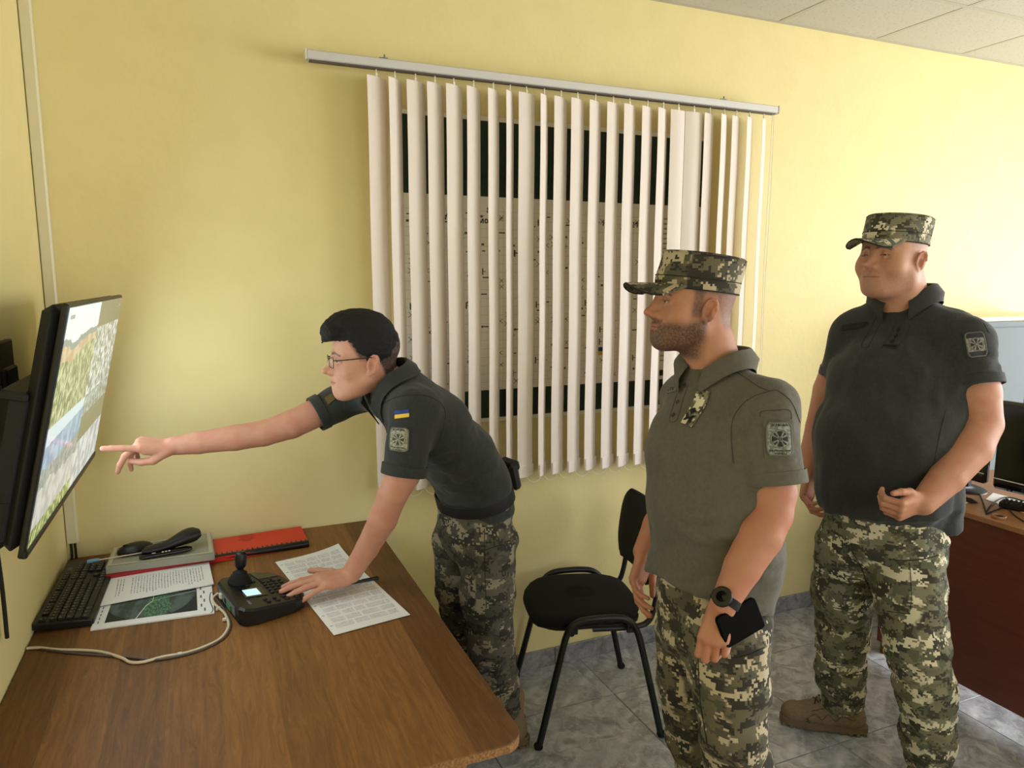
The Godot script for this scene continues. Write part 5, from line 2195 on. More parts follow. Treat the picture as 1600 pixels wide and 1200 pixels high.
# colour of a face by place: lips, brows, beard, short hair, flush; all pigment but the shade painted between the lips
func face_paint(p: Vector3, skin: Color, opt: Dictionary, grain: FastNoiseLite) -> Color:
	var ax := absf(p.x)
	var c := skin
	var g := grain.get_noise_3dv(p * 1.0)
	c = c * (1.0 + g * 0.06)
	var flush := exp(-(Vector3(ax - 0.040, p.y + 0.030, p.z - 0.066) / 0.024).length_squared()) * 0.35
	flush += exp(-(Vector3(ax, p.y + 0.034, p.z - 0.112) / 0.014).length_squared()) * 0.40
	flush += exp(-(Vector3((ax - 0.082) * 0.6, p.y + 0.012, p.z + 0.014) / 0.026).length_squared()) * 0.45
	c = c.lerp(opt.flush, clampf(flush, 0, 0.6))
	var lip := 0.0
	if p.z > 0.078:
		var dy := p.y + 0.0662
		lip = exp(-pow(dy / 0.0068, 4.0)) * smoothstep(0.027, 0.019, ax)
	c = c.lerp(opt.lip, lip * 0.75)
	if p.z > 0.074:
		c = c.lerp(opt.lip * 0.35, exp(-pow((p.y + 0.0657) / 0.0014, 2.0)) * smoothstep(0.030, 0.024, ax) * 0.8)  # shade of the mouth crease put into the colour
	if p.z > 0.045:
		var t := clampf((ax - 0.010) / 0.036, 0, 1)
		var by := 0.0195 + 0.0045 * sin(t * PI) - 0.004 * t
		var bw := 0.0050 - 0.0020 * t
		var on := exp(-pow((p.y - by) / bw, 4.0)) * smoothstep(0.006, 0.012, ax) * smoothstep(0.053, 0.045, ax)
		c = c.lerp(opt.brow, clampf(on * (0.85 + g * 0.5), 0, 1) * opt.get("brow_amount", 0.9))
	if p.z > 0.070:
		var ll: float = opt.get("lash", 0.0030) - absf(ax - 0.031) * 0.16
		var on := exp(-pow((p.y - ll) / 0.0019, 2.0)) * smoothstep(0.0165, 0.020, ax) * smoothstep(0.0490, 0.044, ax)
		c = c.lerp(opt.brow, on * 0.85)
	if opt.has("beard"):
		# full short beard: jaw, chin, moustache; cheeks and the lips left free
		var jaw := smoothstep(-0.036, -0.066, p.y - maxf(0.0, 0.040 - p.z) * 0.55) * smoothstep(-0.030, 0.0, p.z)
		jaw *= 1.0 - smoothstep(-0.125, -0.150, p.y)
		var front := smoothstep(0.060, 0.082, p.z)
		var clear := front * smoothstep(-0.055, -0.045, p.y)
		var tache := front * exp(-pow((p.y + 0.0530) / 0.0085, 4.0)) * smoothstep(0.036, 0.028, ax)
		var burn := exp(-pow((p.z - 0.016) / 0.014, 4.0)) * smoothstep(-0.05, -0.02, p.y) * smoothstep(0.05, 0.035, p.y) * smoothstep(0.045, 0.06, ax)
		var on: float = maxf(maxf(jaw * (1.0 - clear), tache), burn * 0.8) * (1.0 - lip)
		c = c.lerp(opt.beard, clampf(on * (opt.get("beard_amount", 0.8) + g * 0.35), 0, 1))
	if opt.has("hair"):
		var line: float = opt.get("line", 0.022) + smoothstep(0.02, 0.06, p.z) * 0.05 - smoothstep(-0.025, -0.07, p.z) * 0.075
		var on := smoothstep(line - 0.012, line + 0.016, p.y) * smoothstep(0.064, 0.046, p.z)
		on *= 1.0 if (ax < 0.076 or p.z < -0.04) else smoothstep(0.018, 0.026, p.y)
		c = c.lerp(opt.hair, clampf(on * (opt.get("hair_amount", 0.8) + g * 0.25), 0, 1))
	return c


func eyes(parent: Node3D, hx: Transform3D, o: Vector3, look: Vector3, wide := 1.0) -> void:
	for s in [-1.0, 1.0]:
		var g := Geo.new()
		var rings := 12
		var sides := 20
		var c := Vector3(s * 0.0315 * wide, -0.0008, 0.0752)
		var bs := Basis.looking_at(-look, Vector3.UP)
		for i in rings + 1:
			var fi := PI * i / rings
			for k in sides:
				var gg := TAU * k / sides
				var d := bs * Vector3(sin(fi) * cos(gg), sin(fi) * sin(gg), cos(fi))
				g.tint = lin(0.02, 0.02, 0.02) if fi < 0.30 else (lin(0.16, 0.12, 0.09) if fi < 0.66 else lin(0.66, 0.60, 0.56))
				g.add(hx * (c + d * 0.0118) - o, hx.basis.orthonormalized() * d)
		for i in rings:
			for k in sides:
				var k2 := (k + 1) % sides
				var p := i * sides
				g.tri(p + k, p + sides + k2, p + k2)
				g.tri(p + k, p + sides + k, p + sides + k2)
		part("eye", g.mesh(), M.eye, parent)


# patrol cap: band and crown by rings in the head's axes, with a bowed visor
func cap(parent: Node3D, hx: Transform3D, o: Vector3, pitch: float, tall: float, grow: float, lift := 0.034, cloth: Material = null) -> void:
	if cloth == null:
		cloth = M.camo
	var cx := hx * Transform3D(Basis(Vector3.RIGHT, pitch), Vector3(0, lift, -0.007))
	var holder := Node3D.new()
	holder.name = "cap"
	parent.add_child(holder, true)
	holder.set_meta("label", "camouflage patrol cap with a flat top and bowed visor")
	var ring := func(y: float, sx: float, sz: float, dz: float, tilt: float) -> PackedVector3Array:
		var row := PackedVector3Array()
		for k in 40:
			var g := -TAU * k / 40.0
			var z := sin(g) * sz
			row.append(cx * (Vector3(cos(g) * sx * grow, y + z * tilt, z * grow + dz)) - o)
		return row
	var sides := Geo.new()
	var rows := []
	rows.append(ring.call(0.000, 0.0775, 0.1000, 0.0, 0.0))
	rows.append(ring.call(0.001, 0.0815, 0.1045, 0.0, 0.0))
	rows.append(ring.call(0.022, 0.0825, 0.1055, 0.0, 0.0))
	rows.append(ring.call(0.0285, 0.0815, 0.1045, 0.0, 0.0))
	rows.append(ring.call(0.031, 0.0830, 0.1050, -0.001, 0.0))
	rows.append(ring.call(tall * 0.62, 0.0835, 0.1035, -0.005, 0.02))
	rows.append(ring.call(tall * 0.92, 0.0845, 0.1025, -0.009, 0.02))
	rows.append(ring.call(tall * 0.99, 0.0825, 0.1010, -0.009, 0.02))
	sides.sheet(rows, true)
	var cr := part("crown", sides.mesh(), cloth, holder)
	var top := Geo.new()
	rows = []
	rows.append(ring.call(tall * 0.985, 0.0842, 0.1026, -0.009, 0.02))
	rows.append(ring.call(tall * 1.005, 0.0842, 0.1026, -0.009, 0.02))
	for q in [0.97, 0.8, 0.55, 0.3, 0.05]:
		rows.append(ring.call(tall * 1.0 + 0.006 * (1.0 - q * q) + 0.004, 0.0825 * q, 0.101 * q, -0.009, 0.02))
	top.sheet(rows, true)
	part("top_panel", top.mesh(), cloth, holder)
	# stitched line round the band
	var st := Geo.new()
	var loop: PackedVector3Array = ring.call(0.0292, 0.0826, 0.1056, 0.0, 0.0)
	loop.append(loop[0])
	st.tube(loop, PackedFloat32Array([0.0011]), 5, false)
	part("band_seam", st.mesh(), M.thread, holder)
	var st2 := Geo.new()
	loop = ring.call(0.0015, 0.0812, 0.1042, 0.0, 0.0)
	loop.append(loop[0])
	st2.tube(loop, PackedFloat32Array([0.0016]), 5, false)
	part("sweat_band", st2.mesh(), M.thread, holder)
	# visor: a bowed tongue with thickness
	var upper := []
	var lower := []
	for i in 9:
		var r1 := PackedVector3Array()
		var r2 := PackedVector3Array()
		for j in 15:
			var u := j / 14.0 * 2.0 - 1.0
			var w := i / 8.0
			var g := PI * 0.5 - u * 1.02
			var inner := Vector3(cos(g) * 0.081, 0.007, sin(g) * 0.104)
			var e := pow(maxf(0.0, 1.0 - u * u), 0.42)
			var p := inner + Vector3(inner.x * 0.10, 0, 0.078) * (w * e)
			p.y -= pow(absf(u), 1.5) * 0.050 * w * e + w * e * 0.008
			p.x *= grow
			p.z *= grow
			r1.append(cx * (p + Vector3(0, 0.0026, 0)) - o)
			r2.append(cx * (p - Vector3(0, 0.0026, 0)) - o)
		upper.append(r1)
		lower.append(r2)
	var v := Geo.new()
	v.sheet(upper, false, false)
	v.sheet(lower, false, true)
	for j in 14:
		v.quad(lower[8][j], lower[8][j + 1], upper[8][j + 1], upper[8][j])
	for i in 8:
		v.quad(lower[i][14], upper[i][14], upper[i + 1][14], lower[i + 1][14])
		v.quad(upper[i][0], lower[i][0], lower[i + 1][0], upper[i + 1][0])
	for i in v.n.size():
		pass
	part("visor", v.mesh(), cloth, holder)
	var edge := Geo.new()
	var e := PackedVector3Array()
	for j in range(1, 14):
		e.append((upper[8][j] + lower[8][j]) * 0.5)
	edge.tube(e, PackedFloat32Array([0.0027]), 6)
	part("visor_edge", edge.mesh(), M.thread, holder)
	cr.set_meta("label", "camouflage cloth crown")


# polo collar folded over round the neck; pts ring given by neck base, axes and heights
func collar(f: Field, parent: Node3D, o: Vector3, base: Vector3, up: Vector3, fwd: Vector3, rx: float, rz: float, stand: float, leaf: float, tip: float, m: Material, open := 0.30) -> void:
	var left := up.cross(fwd).normalized()
	var inner := []
	var outer := []
	var n := 33
	var rows := []
	for i in 8:
		rows.append(PackedVector3Array())
	for k in n:
		var q := k / float(n - 1)
		var g := lerpf(open, TAU - open, q)                # 0 = front
		var frontness := pow(maxf(0.0, cos(g)), 2.0)
		var dir := fwd * cos(g) + left * sin(g)
		var flat := fwd * cos(g) * rz + left * sin(g) * rx
		var down := -0.018 * frontness * (1.0 + 1.2 * frontness)
		var lo := base + flat * 1.02 + up * (down - 0.050)
		var top := base + flat * 0.93 + up * (stand * (1.0 - 0.30 * frontness) + down)
		var fold := base + flat * 1.04 + up * (stand * (1.0 - 0.30 * frontness) + down + 0.002)
		var ln: float = leaf + tip * pow(frontness, 3.0)
		var foot: Vector3 = fold + dir * ln * 0.62 - up * ln * 0.80
		rows[0].append(lo)
		rows[1].append(lo.lerp(top, 0.5))
		rows[2].append(top)
		rows[3].append((top + fold) * 0.5 + up * 0.003)
		rows[4].append(fold)
		for i in 3:
			var p := fold.lerp(foot, (i + 1) / 3.0)
			# keep the leaf just outside the cloth
			for s in 30:
				var d := f.dist(p)
				if d > 0.0045:
					break
				p += (dir * 0.6 + up * 0.8).normalized() * maxf(0.0008, (0.0050 - d) * 0.6)
			if i == 2:
				for s in 30:
					var d := f.dist(p)
					if d < 0.0060:
						break
					p -= (dir * 0.5 + up * 0.8).normalized() * maxf(0.0006, (d - 0.0055) * 0.4)
			rows[5 + i].append(p)
	var local := []
	for r in rows:
		var row := PackedVector3Array()
		for p in r:
			row.append(p - o)
		local.append(row)
	# a thin back side so that the cloth has thickness
	var g2 := Geo.new()
	g2.sheet(local, false, false)
	var cen := base + up * 0.03 - o
	var flip := 0
	for i in range(g2.v.size() - n, g2.v.size()):
		if g2.n[i].dot(g2.v[i] - cen) < 0:
			flip += 1
	if flip > n / 2:
		for i in g2.n.size():
			g2.n[i] = -g2.n[i]
	var first := g2.v.size()
	for i in first:
		g2.add(g2.v[i] - g2.n[i] * 0.0022, -g2.n[i])
	for t in range(0, g2.ix.size(), 3):
		g2.ix.append_array(PackedInt32Array([first + g2.ix[t], first + g2.ix[t + 2], first + g2.ix[t + 1]]))
	var rim := Geo.new()
	part("collar", g2.mesh(), m, parent)
	var e := PackedVector3Array()
	for p in local[7]:
		e.append(p)
	rim.tube(e, PackedFloat32Array([0.0016]), 6)
	part("collar_edge", rim.mesh(), m, parent)
	inner.clear()
	outer.clear()


# low boot with a treaded sole; local x forward, y up
func boot(parent: Node3D, o: Vector3, ankle: Vector3, fwd: Vector3, laces: bool) -> void:
	var F := Vector3(fwd.x, 0, fwd.z).normalized()
	var bs := Basis(F, Vector3.UP, F.cross(Vector3.UP))
	var xf := Transform3D(bs, Vector3(ankle.x, 0, ankle.z) - o)
	var holder := Node3D.new()
	holder.name = "boot"
	holder.transform = xf
	parent.add_child(holder, true)
	holder.set_meta("label", "brown suede combat boot with a thick sole")
	var f := Field.new()
	var w := Vector3(0, 0, 1)
	f.cone(Vector3(-0.045, 0.060, 0), Vector3(0.055, 0.056, 0), 0.040, 0.043, 0.02, w, 0.92, 1.0)
	f.cone(Vector3(0.055, 0.056, 0), Vector3(0.165, 0.050, 0.004), 0.040, 0.034, 0.02, w, 1.05, 1.30)
	f.cone(Vector3(-0.020, 0.075, 0), Vector3(-0.022, 0.190, 0), 0.050, 0.052, 0.03)
	f.cone(Vector3(0.0, 0.115, 0), Vector3(0.110, 0.066, 0), 0.042, 0.032, 0.03)
	f.ball(Vector3(0.170, 0.048, 0.004), Vector3(0.046, 0.034, 0.046), 0.012)
	f.below(Vector3(0, 0.026, 0), Vector3(0, -1, 0))
	var into := []
	job(f, 0.005, Vector3(-0.12, 0.0, -0.08), Vector3(0.25, 0.27, 0.08), into)
	later.append(func() -> void: part("upper", joined(into), M.suede, holder))
	var out := PackedVector2Array()
	for k in 36:
		var g := TAU * k / 36.0
		var x := cos(g)
		var z := sin(g)
		var px_ := 0.062 + x * 0.158
		var half := 0.047 if px_ > 0.06 else 0.040
		if px_ > 0.02 and px_ < 0.08:
			half = 0.041
		out.append(Vector2(px_, signf(z) * pow(absf(z), 0.62) * half))
	var g2 := Geo.new()
	g2.prism(out, 0.010, 0.036, 0.004)
	part("sole", g2.mesh(), M.sole, holder)
	var tread := boxm(Vector3(0.014, 0.012, 0.074), 0.002)
	for k in 12:
		if k == 4 or k == 5:
			continue
		var x := -0.082 + k * 0.0262
		part("tread", tread, M.sole, holder, at(Vector3(x, 0.006, 0), Basis.from_scale(Vector3(1, 1, 0.75 if (k == 0 or k == 11) else 1.0))))
	var capm := Geo.new()
	capm.tube(PackedVector3Array([Vector3(0.118, 0.040, -0.050), Vector3(0.135, 0.068, -0.030), Vector3(0.140, 0.080, 0.002), Vector3(0.135, 0.068, 0.036), Vector3(0.118, 0.040, 0.052)]), PackedFloat32Array([0.0030]), 6)
	part("toe_seam", capm.mesh(), M.suede_dark, holder)
	# stitched panels along both sides
	for s in [-1.0, 1.0]:
		for path in [[[0.130, 0.050], [0.100, 0.074], [0.075, 0.058], [0.055, 0.082], [0.030, 0.060], [0.005, 0.085], [-0.030, 0.075], [-0.075, 0.080]], [[0.112, 0.082], [0.070, 0.100], [0.020, 0.130], [-0.010, 0.165]], [[-0.078, 0.110], [-0.040, 0.098], [0.005, 0.110], [0.035, 0.126]]]:
			var pts := []
			for q in path:
				var p := Vector3(q[0], q[1], s * 0.11)
				for i in 40:
					var d := f.dist(p)
					if d < 0.0006 or p.z * s < 0.004:
						break
					p.z -= s * maxf(d * 0.8, 0.0005)
				pts.append(p)
			part("stitching", tubem(pts, 0.0016, 5), M.suede_dark, holder)
	if laces:
		for k in 5:
			var q := k / 4.0
			var p0 := Vector3(0.030 + q * 0.075, 0.148 - q * 0.050, -0.022)
			var p1 := p0 + Vector3(0.014, -0.006, 0.044)
			var p2 := p0 + Vector3(0.014, -0.006, 0.0)
			var p3 := p0 + Vector3(0.0, 0, 0.044)
			part("lace", tubem([p0, (p0 + p1) * 0.5 + Vector3(0, 0.006, 0), p1], 0.0026, 6), M.lace, holder)
			part("lace", tubem([p2, (p2 + p3) * 0.5 + Vector3(0, 0.007, 0), p3], 0.0026, 6), M.lace, holder)


var later := []


func emblem_image(base: Color, ink: Color, edge: Color, seed_: int, bands: bool) -> ImageTexture:
	# worn sleeve badge: mottled field, bordered, a broad-armed cross with rays in a ring
	var w := 96
	var h := 128
	var im := Image.create(w, h, false, Image.FORMAT_RGB8)
	var n := noise(0.06, seed_, 3)
	for y in h:
		for x in w:
			var c := base.lerp(base.darkened(0.28), clampf(0.5 + n.get_noise_2d(x, y) * 1.6, 0, 1))
			if bands and (y < h * 0.24 or y > h * 0.78):
				c = ink
			var d := Vector2(x - w * 0.5, y - h * 0.50)
			var r := d.length()
			var a := fposmod(d.angle() + PI * 0.25, PI * 0.5) - PI * 0.25      # against the nearest arm
			var b := fposmod(d.angle(), PI * 0.5) - PI * 0.25                  # against the nearest diagonal
			if r < 36 and r > 33:
				c = ink.lerp(base, 0.5)
			elif r < 30:
				if absf(a) < 0.34 and r > 9:
					c = ink
				elif absf(b) < 0.14 and r > 13:
					c = ink
				elif r < 7:
					c = ink if r > 4 else edge
				elif absf(a) < 0.42 and r > 9:
					c = edge
			if x < 5 or y < 5 or x > w - 6 or y > h - 6:
				c = edge
			im.set_pixel(x, y, c)
	return tex(im)


# hemmed band round the end of a sleeve
func cuff(parent: Node3D, o: Vector3, from: Vector3, to: Vector3, r0: float, r1: float, m: Material) -> void:
	var d := (to - from).normalized()
	var x := d.cross(Vector3.UP if absf(d.y) < 0.8 else Vector3.RIGHT).normalized()
	var y := d.cross(x)
	var len := from.distance_to(to)
	var rows := []
	for q in [[-0.026, 0.0006], [-0.025, 0.0026], [0.0, 0.0030], [0.004, 0.0024], [0.005, 0.0008], [0.003, -0.002], [-0.010, -0.006]]:
		var row := PackedVector3Array()
		var r: float = lerpf(r0, r1, (len + q[0]) / len) + q[1]
		for k in 36:
			var g := TAU * k / 36.0
			row.append(to + d * q[0] + (x * cos(g) + y * sin(g)) * r - o)
		rows.append(row)
	var g2 := Geo.new()
	g2.sheet(rows, true)
	if g2.n[36 * 2].dot(g2.v[36 * 2] - (to - o)) < 0:
		for i in g2.n.size():
			g2.n[i] = -g2.n[i]
	part("cuff", g2.mesh(), m, parent)


# ------------------------------------------------------------------ the three men
var axis_right := Vector3.ZERO      # to the right in the picture
var axis_near := Vector3.ZERO       # level, toward the camera


func facing(phi: float) -> Vector3:          # 0 = profile to the left, positive turns the face to the camera
	return -axis_right * cos(phi) + axis_near * sin(phi)


func head_frame(ear: Vector3, phi: float, pitch: float, roll: float, size: float) -> Transform3D:
	var f := facing(phi)
	var b := Basis(Vector3.UP.cross(f).normalized(), Vector3.UP, f)
	b = b * Basis(Vector3.RIGHT, pitch) * Basis(Vector3.BACK, roll)
	b = b.scaled_local(Vector3.ONE * size)
	return Transform3D(b, ear - b * Vector3(0.082, -0.012, -0.014))


func people_materials() -> void:
	M.skin_bump = bump(0.3, 128, 1.5, 51, 3)
	M.eye = mat(Color.WHITE, 0.15)
	M.eye.vertex_color_use_as_albedo = true
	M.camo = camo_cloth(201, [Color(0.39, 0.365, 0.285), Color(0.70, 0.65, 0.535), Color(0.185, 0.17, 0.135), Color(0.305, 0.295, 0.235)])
	M.camo_grey_shaded = camo_cloth(231, [Color(0.335, 0.32, 0.265), Color(0.56, 0.525, 0.44), Color(0.175, 0.165, 0.14), Color(0.275, 0.265, 0.225)])  # same cloth, greyer by wear and partly by dimmer light put into the colour
	M.camo_faded_lit = camo_cloth(261, [Color(0.475, 0.465, 0.37), Color(0.83, 0.80, 0.69), Color(0.24, 0.235, 0.185), Color(0.365, 0.37, 0.29)])  # same cloth, faded, and partly stronger light put into the colour
	M.shirt_dark = fabric(Color(0.155, 0.175, 0.165), 31)
	M.shirt_olive = fabric(Color(0.345, 0.335, 0.285), 33)
	M.shirt_slate = fabric(Color(0.16, 0.172, 0.168), 35)
	M.thread = mat(Color(0.13, 0.13, 0.10), 0.9)
	M.thread_dark = mat(Color(0.085, 0.09, 0.088), 0.9)
	M.thread_olive = mat(Color(0.225, 0.22, 0.185), 0.9)
	M.suede = triplanar(mat(Color.WHITE, 0.9), 9.0)
	M.suede.albedo_texture = mottled(Color(0.44, 0.375, 0.29), Color(0.53, 0.46, 0.365), 0.08, 128, 61, 4)
	M.suede_dark = mat(Color(0.33, 0.28, 0.215), 0.9)
	M.sole = mat(Color(0.43, 0.365, 0.28), 0.85)
	M.lace = mat(Color(0.19, 0.15, 0.11), 0.9)
	M.hair = triplanar(mat(Color.WHITE, 0.8), 10.0, false)
	M.hair.normal_enabled = true
	M.hair.normal_texture = bump(0.5, 128, 5.0, 65, 2)
	M.hair.normal_scale = 0.8
	M.hair.albedo_texture = mottled(Color(0.028, 0.026, 0.028), Color(0.07, 0.062, 0.060), 0.12, 128, 63, 3)
	M.badge_edge = mat(Color(0.40, 0.41, 0.37), 0.8)
	M.ink = mat(Color(0.05, 0.05, 0.05), 0.85)
	M.skin = skin_material()
	M.phone_glass = mat(Color(0.012, 0.012, 0.014), 0.45)
	M.phone_glass.metallic_specular = 0.15


func camo_cloth(seed_: int, cols: Array) -> StandardMaterial3D:
	var cm := mat(Color.WHITE, 0.9)
	cm.albedo_texture = camo(seed_, cols)
	cm.texture_filter = BaseMaterial3D.TEXTURE_FILTER_NEAREST
	triplanar(cm, 1.45)
	cm.uv1_triplanar_sharpness = 16.0
	return cm


func person(label: String, base: Vector3) -> Node3D:
	var p := thing("person", label, "person", base)
	return p


func shirt_wrinkles(f: Field, seed_: int, amount: float) -> void:
	f.wrinkle(noise(1.0, seed_, 2), Basis.from_scale(Vector3(9, 6, 9)), amount)
	f.wrinkle(ridges(seed_ + 60), Basis(Vector3.BACK, 0.25) * Basis.from_scale(Vector3(5, 2.2, 5)), amount * 1.3)


func ridges(seed_: int) -> FastNoiseLite:
	var n := noise(1.0, seed_, 2)
	n.fractal_type = FastNoiseLite.FRACTAL_RIDGED
	n.fractal_gain = 0.35
	return n


func trouser_wrinkles(f: Field, seed_: int, amount: float) -> void:
	f.wrinkle(noise(1.0, seed_, 3), Basis.from_scale(Vector3(10, 13, 10)), amount)
	f.wrinkle(ridges(seed_ + 50), Basis(Vector3(0.4, 0, 1).normalized(), 0.5) * Basis.from_scale(Vector3(5, 9, 5)), amount * 0.8)


func people() -> void:
	axis_right = cam_basis.x
	axis_near = Vector3(cam_basis.z.x, 0, cam_basis.z.z).normalized()
	people_materials()
	leaning_man()
	middle_man()
	tall_man()
	run_jobs()
	for l in later:
		l.call()


func finish(called: String, into: Array, m: Material, parent: Node3D) -> void:
	later.append(func() -> void:
		var o := part(called, joined(into), m, parent)
		parent.move_child(o, 0))


func clip(f: Field, cell: float, l: Vector3, h: Vector3, into: Array, o: Vector3, paint: Variant = null) -> void:
	job(f, cell, l, h, into, at(-o), paint)


func arm_paint(skin: Color, flush: Color, seed_: int) -> Callable:
	var n := noise(22.0, seed_, 3)
	return func(p: Vector3, _n: Vector3) -> Color: return skin.lerp(flush, clampf(0.25 + n.get_noise_3dv(p) * 0.5, 0.0, 0.7))


func hand_box(f: Field, first: int) -> Array:
	var l := Vector3.ONE * 99
	var h := Vector3.ONE * -99
	for i in range(first, f.kind.size()):
		l = l.min(f.lo[i])
		h = h.max(f.hi[i])
	return [l, h]


# skin of arm and hand: the arm coarse, the hand fine, overlapping at the wrist
func arm_and_hand(pts: Array, radii: Array, hand: Callable, into: Array, o: Vector3, paint: Callable) -> void:
	var f := Field.new()
	f.chain(pts, radii, 0.006)
	var b := field_box(f)
	clip(f, 0.0065, b[0], b[1], into, o, paint)
	var g := Field.new()
	var w: Vector3 = pts[pts.size() - 1]
	var e: Vector3 = pts[pts.size() - 2]
	var r: float = radii[radii.size() - 1]
	var q: Vector3 = w + (e - w).normalized() * 0.05
	g.cone(q, w, lerpf(r, radii[radii.size() - 2], 0.05 / maxf(0.05, w.distance_to(e))), r, 0.02)
	hand.call(g)
	b = field_box(g)
	clip(g, 0.0028, b[0], b[1], into, o, paint)


func emblem(f: Field, corners: Array, from: float, base: Color, ink: Color, edge: Color, shirt: Material, parent: Node3D, o: Vector3, seed_: int, words: bool) -> void:
	var big := []
	var cx := 0.0
	var cy := 0.0
	for c in corners:
		cx += c[0] * 0.25
		cy += c[1] * 0.25
	for c in corners:
		big.append([cx + (c[0] - cx) * 1.16, cy + (c[1] - cy) * 1.12])
	var back := badge("badge_pad", badge_grid(f, big, from, 8, 8, 0.0022), 0.003, shirt, parent, o)
	back.set_meta("label", "cloth pad under the sleeve badge")
	var rows := badge_grid(f, corners, from, 8, 12, 0.0042, 0.13)
	var m := mat(Color.WHITE, 0.7)
	m.albedo_texture = emblem_image(base, ink, edge, seed_, not words)
	var b := badge("sleeve_badge", rows, 0.003, m, parent, o)
	b.set_meta("label", "bordered sleeve badge with a cross emblem")
	# raised border
	var g := Geo.new()
	var loop := PackedVector3Array()
	for k in 33:
		var q := k / 8.0
		var u := clampf(q, 0, 1) - clampf(q - 2.0, 0, 1)
		var v := clampf(q - 1.0, 0, 1) - clampf(q - 3.0, 0, 1)
		loop.append(on_grid(rows, lerpf(0.02, 0.98, u), lerpf(0.02, 0.98, v)) - o)
	g.tube(loop, PackedFloat32Array([0.0017]), 6, false)
	part("badge_border", g.mesh(), M.badge_edge, b)
	if words:
		badge_text("ДЕРЖАВНА", rows, 0.16, 0.86, 0.105, 0.085, 0.0006, M.ink, b, o)
		badge_text("ПРИКОРДОННА", rows, 0.10, 0.92, 0.855, 0.075, 0.0006, M.ink, b, o)
		badge_text("СЛУЖБА", rows, 0.27, 0.77, 0.940, 0.070, 0.0006, M.ink, b, o)


func under_body(into: Array, o: Vector3, spine: Array, radii: Array, axis: Vector3, wide: Array, legs: Array, paint: Callable) -> void:
	# the trunk and legs under the clothes, so that the body is whole
	var f := Field.new()
	f.chain(spine, radii, 0.04, axis, wide)
	for l in legs:
		f.chain(l[0], l[1], 0.04)
	var b := field_box(f)
	clip(f, 0.016, b[0], b[1], into, o, paint)


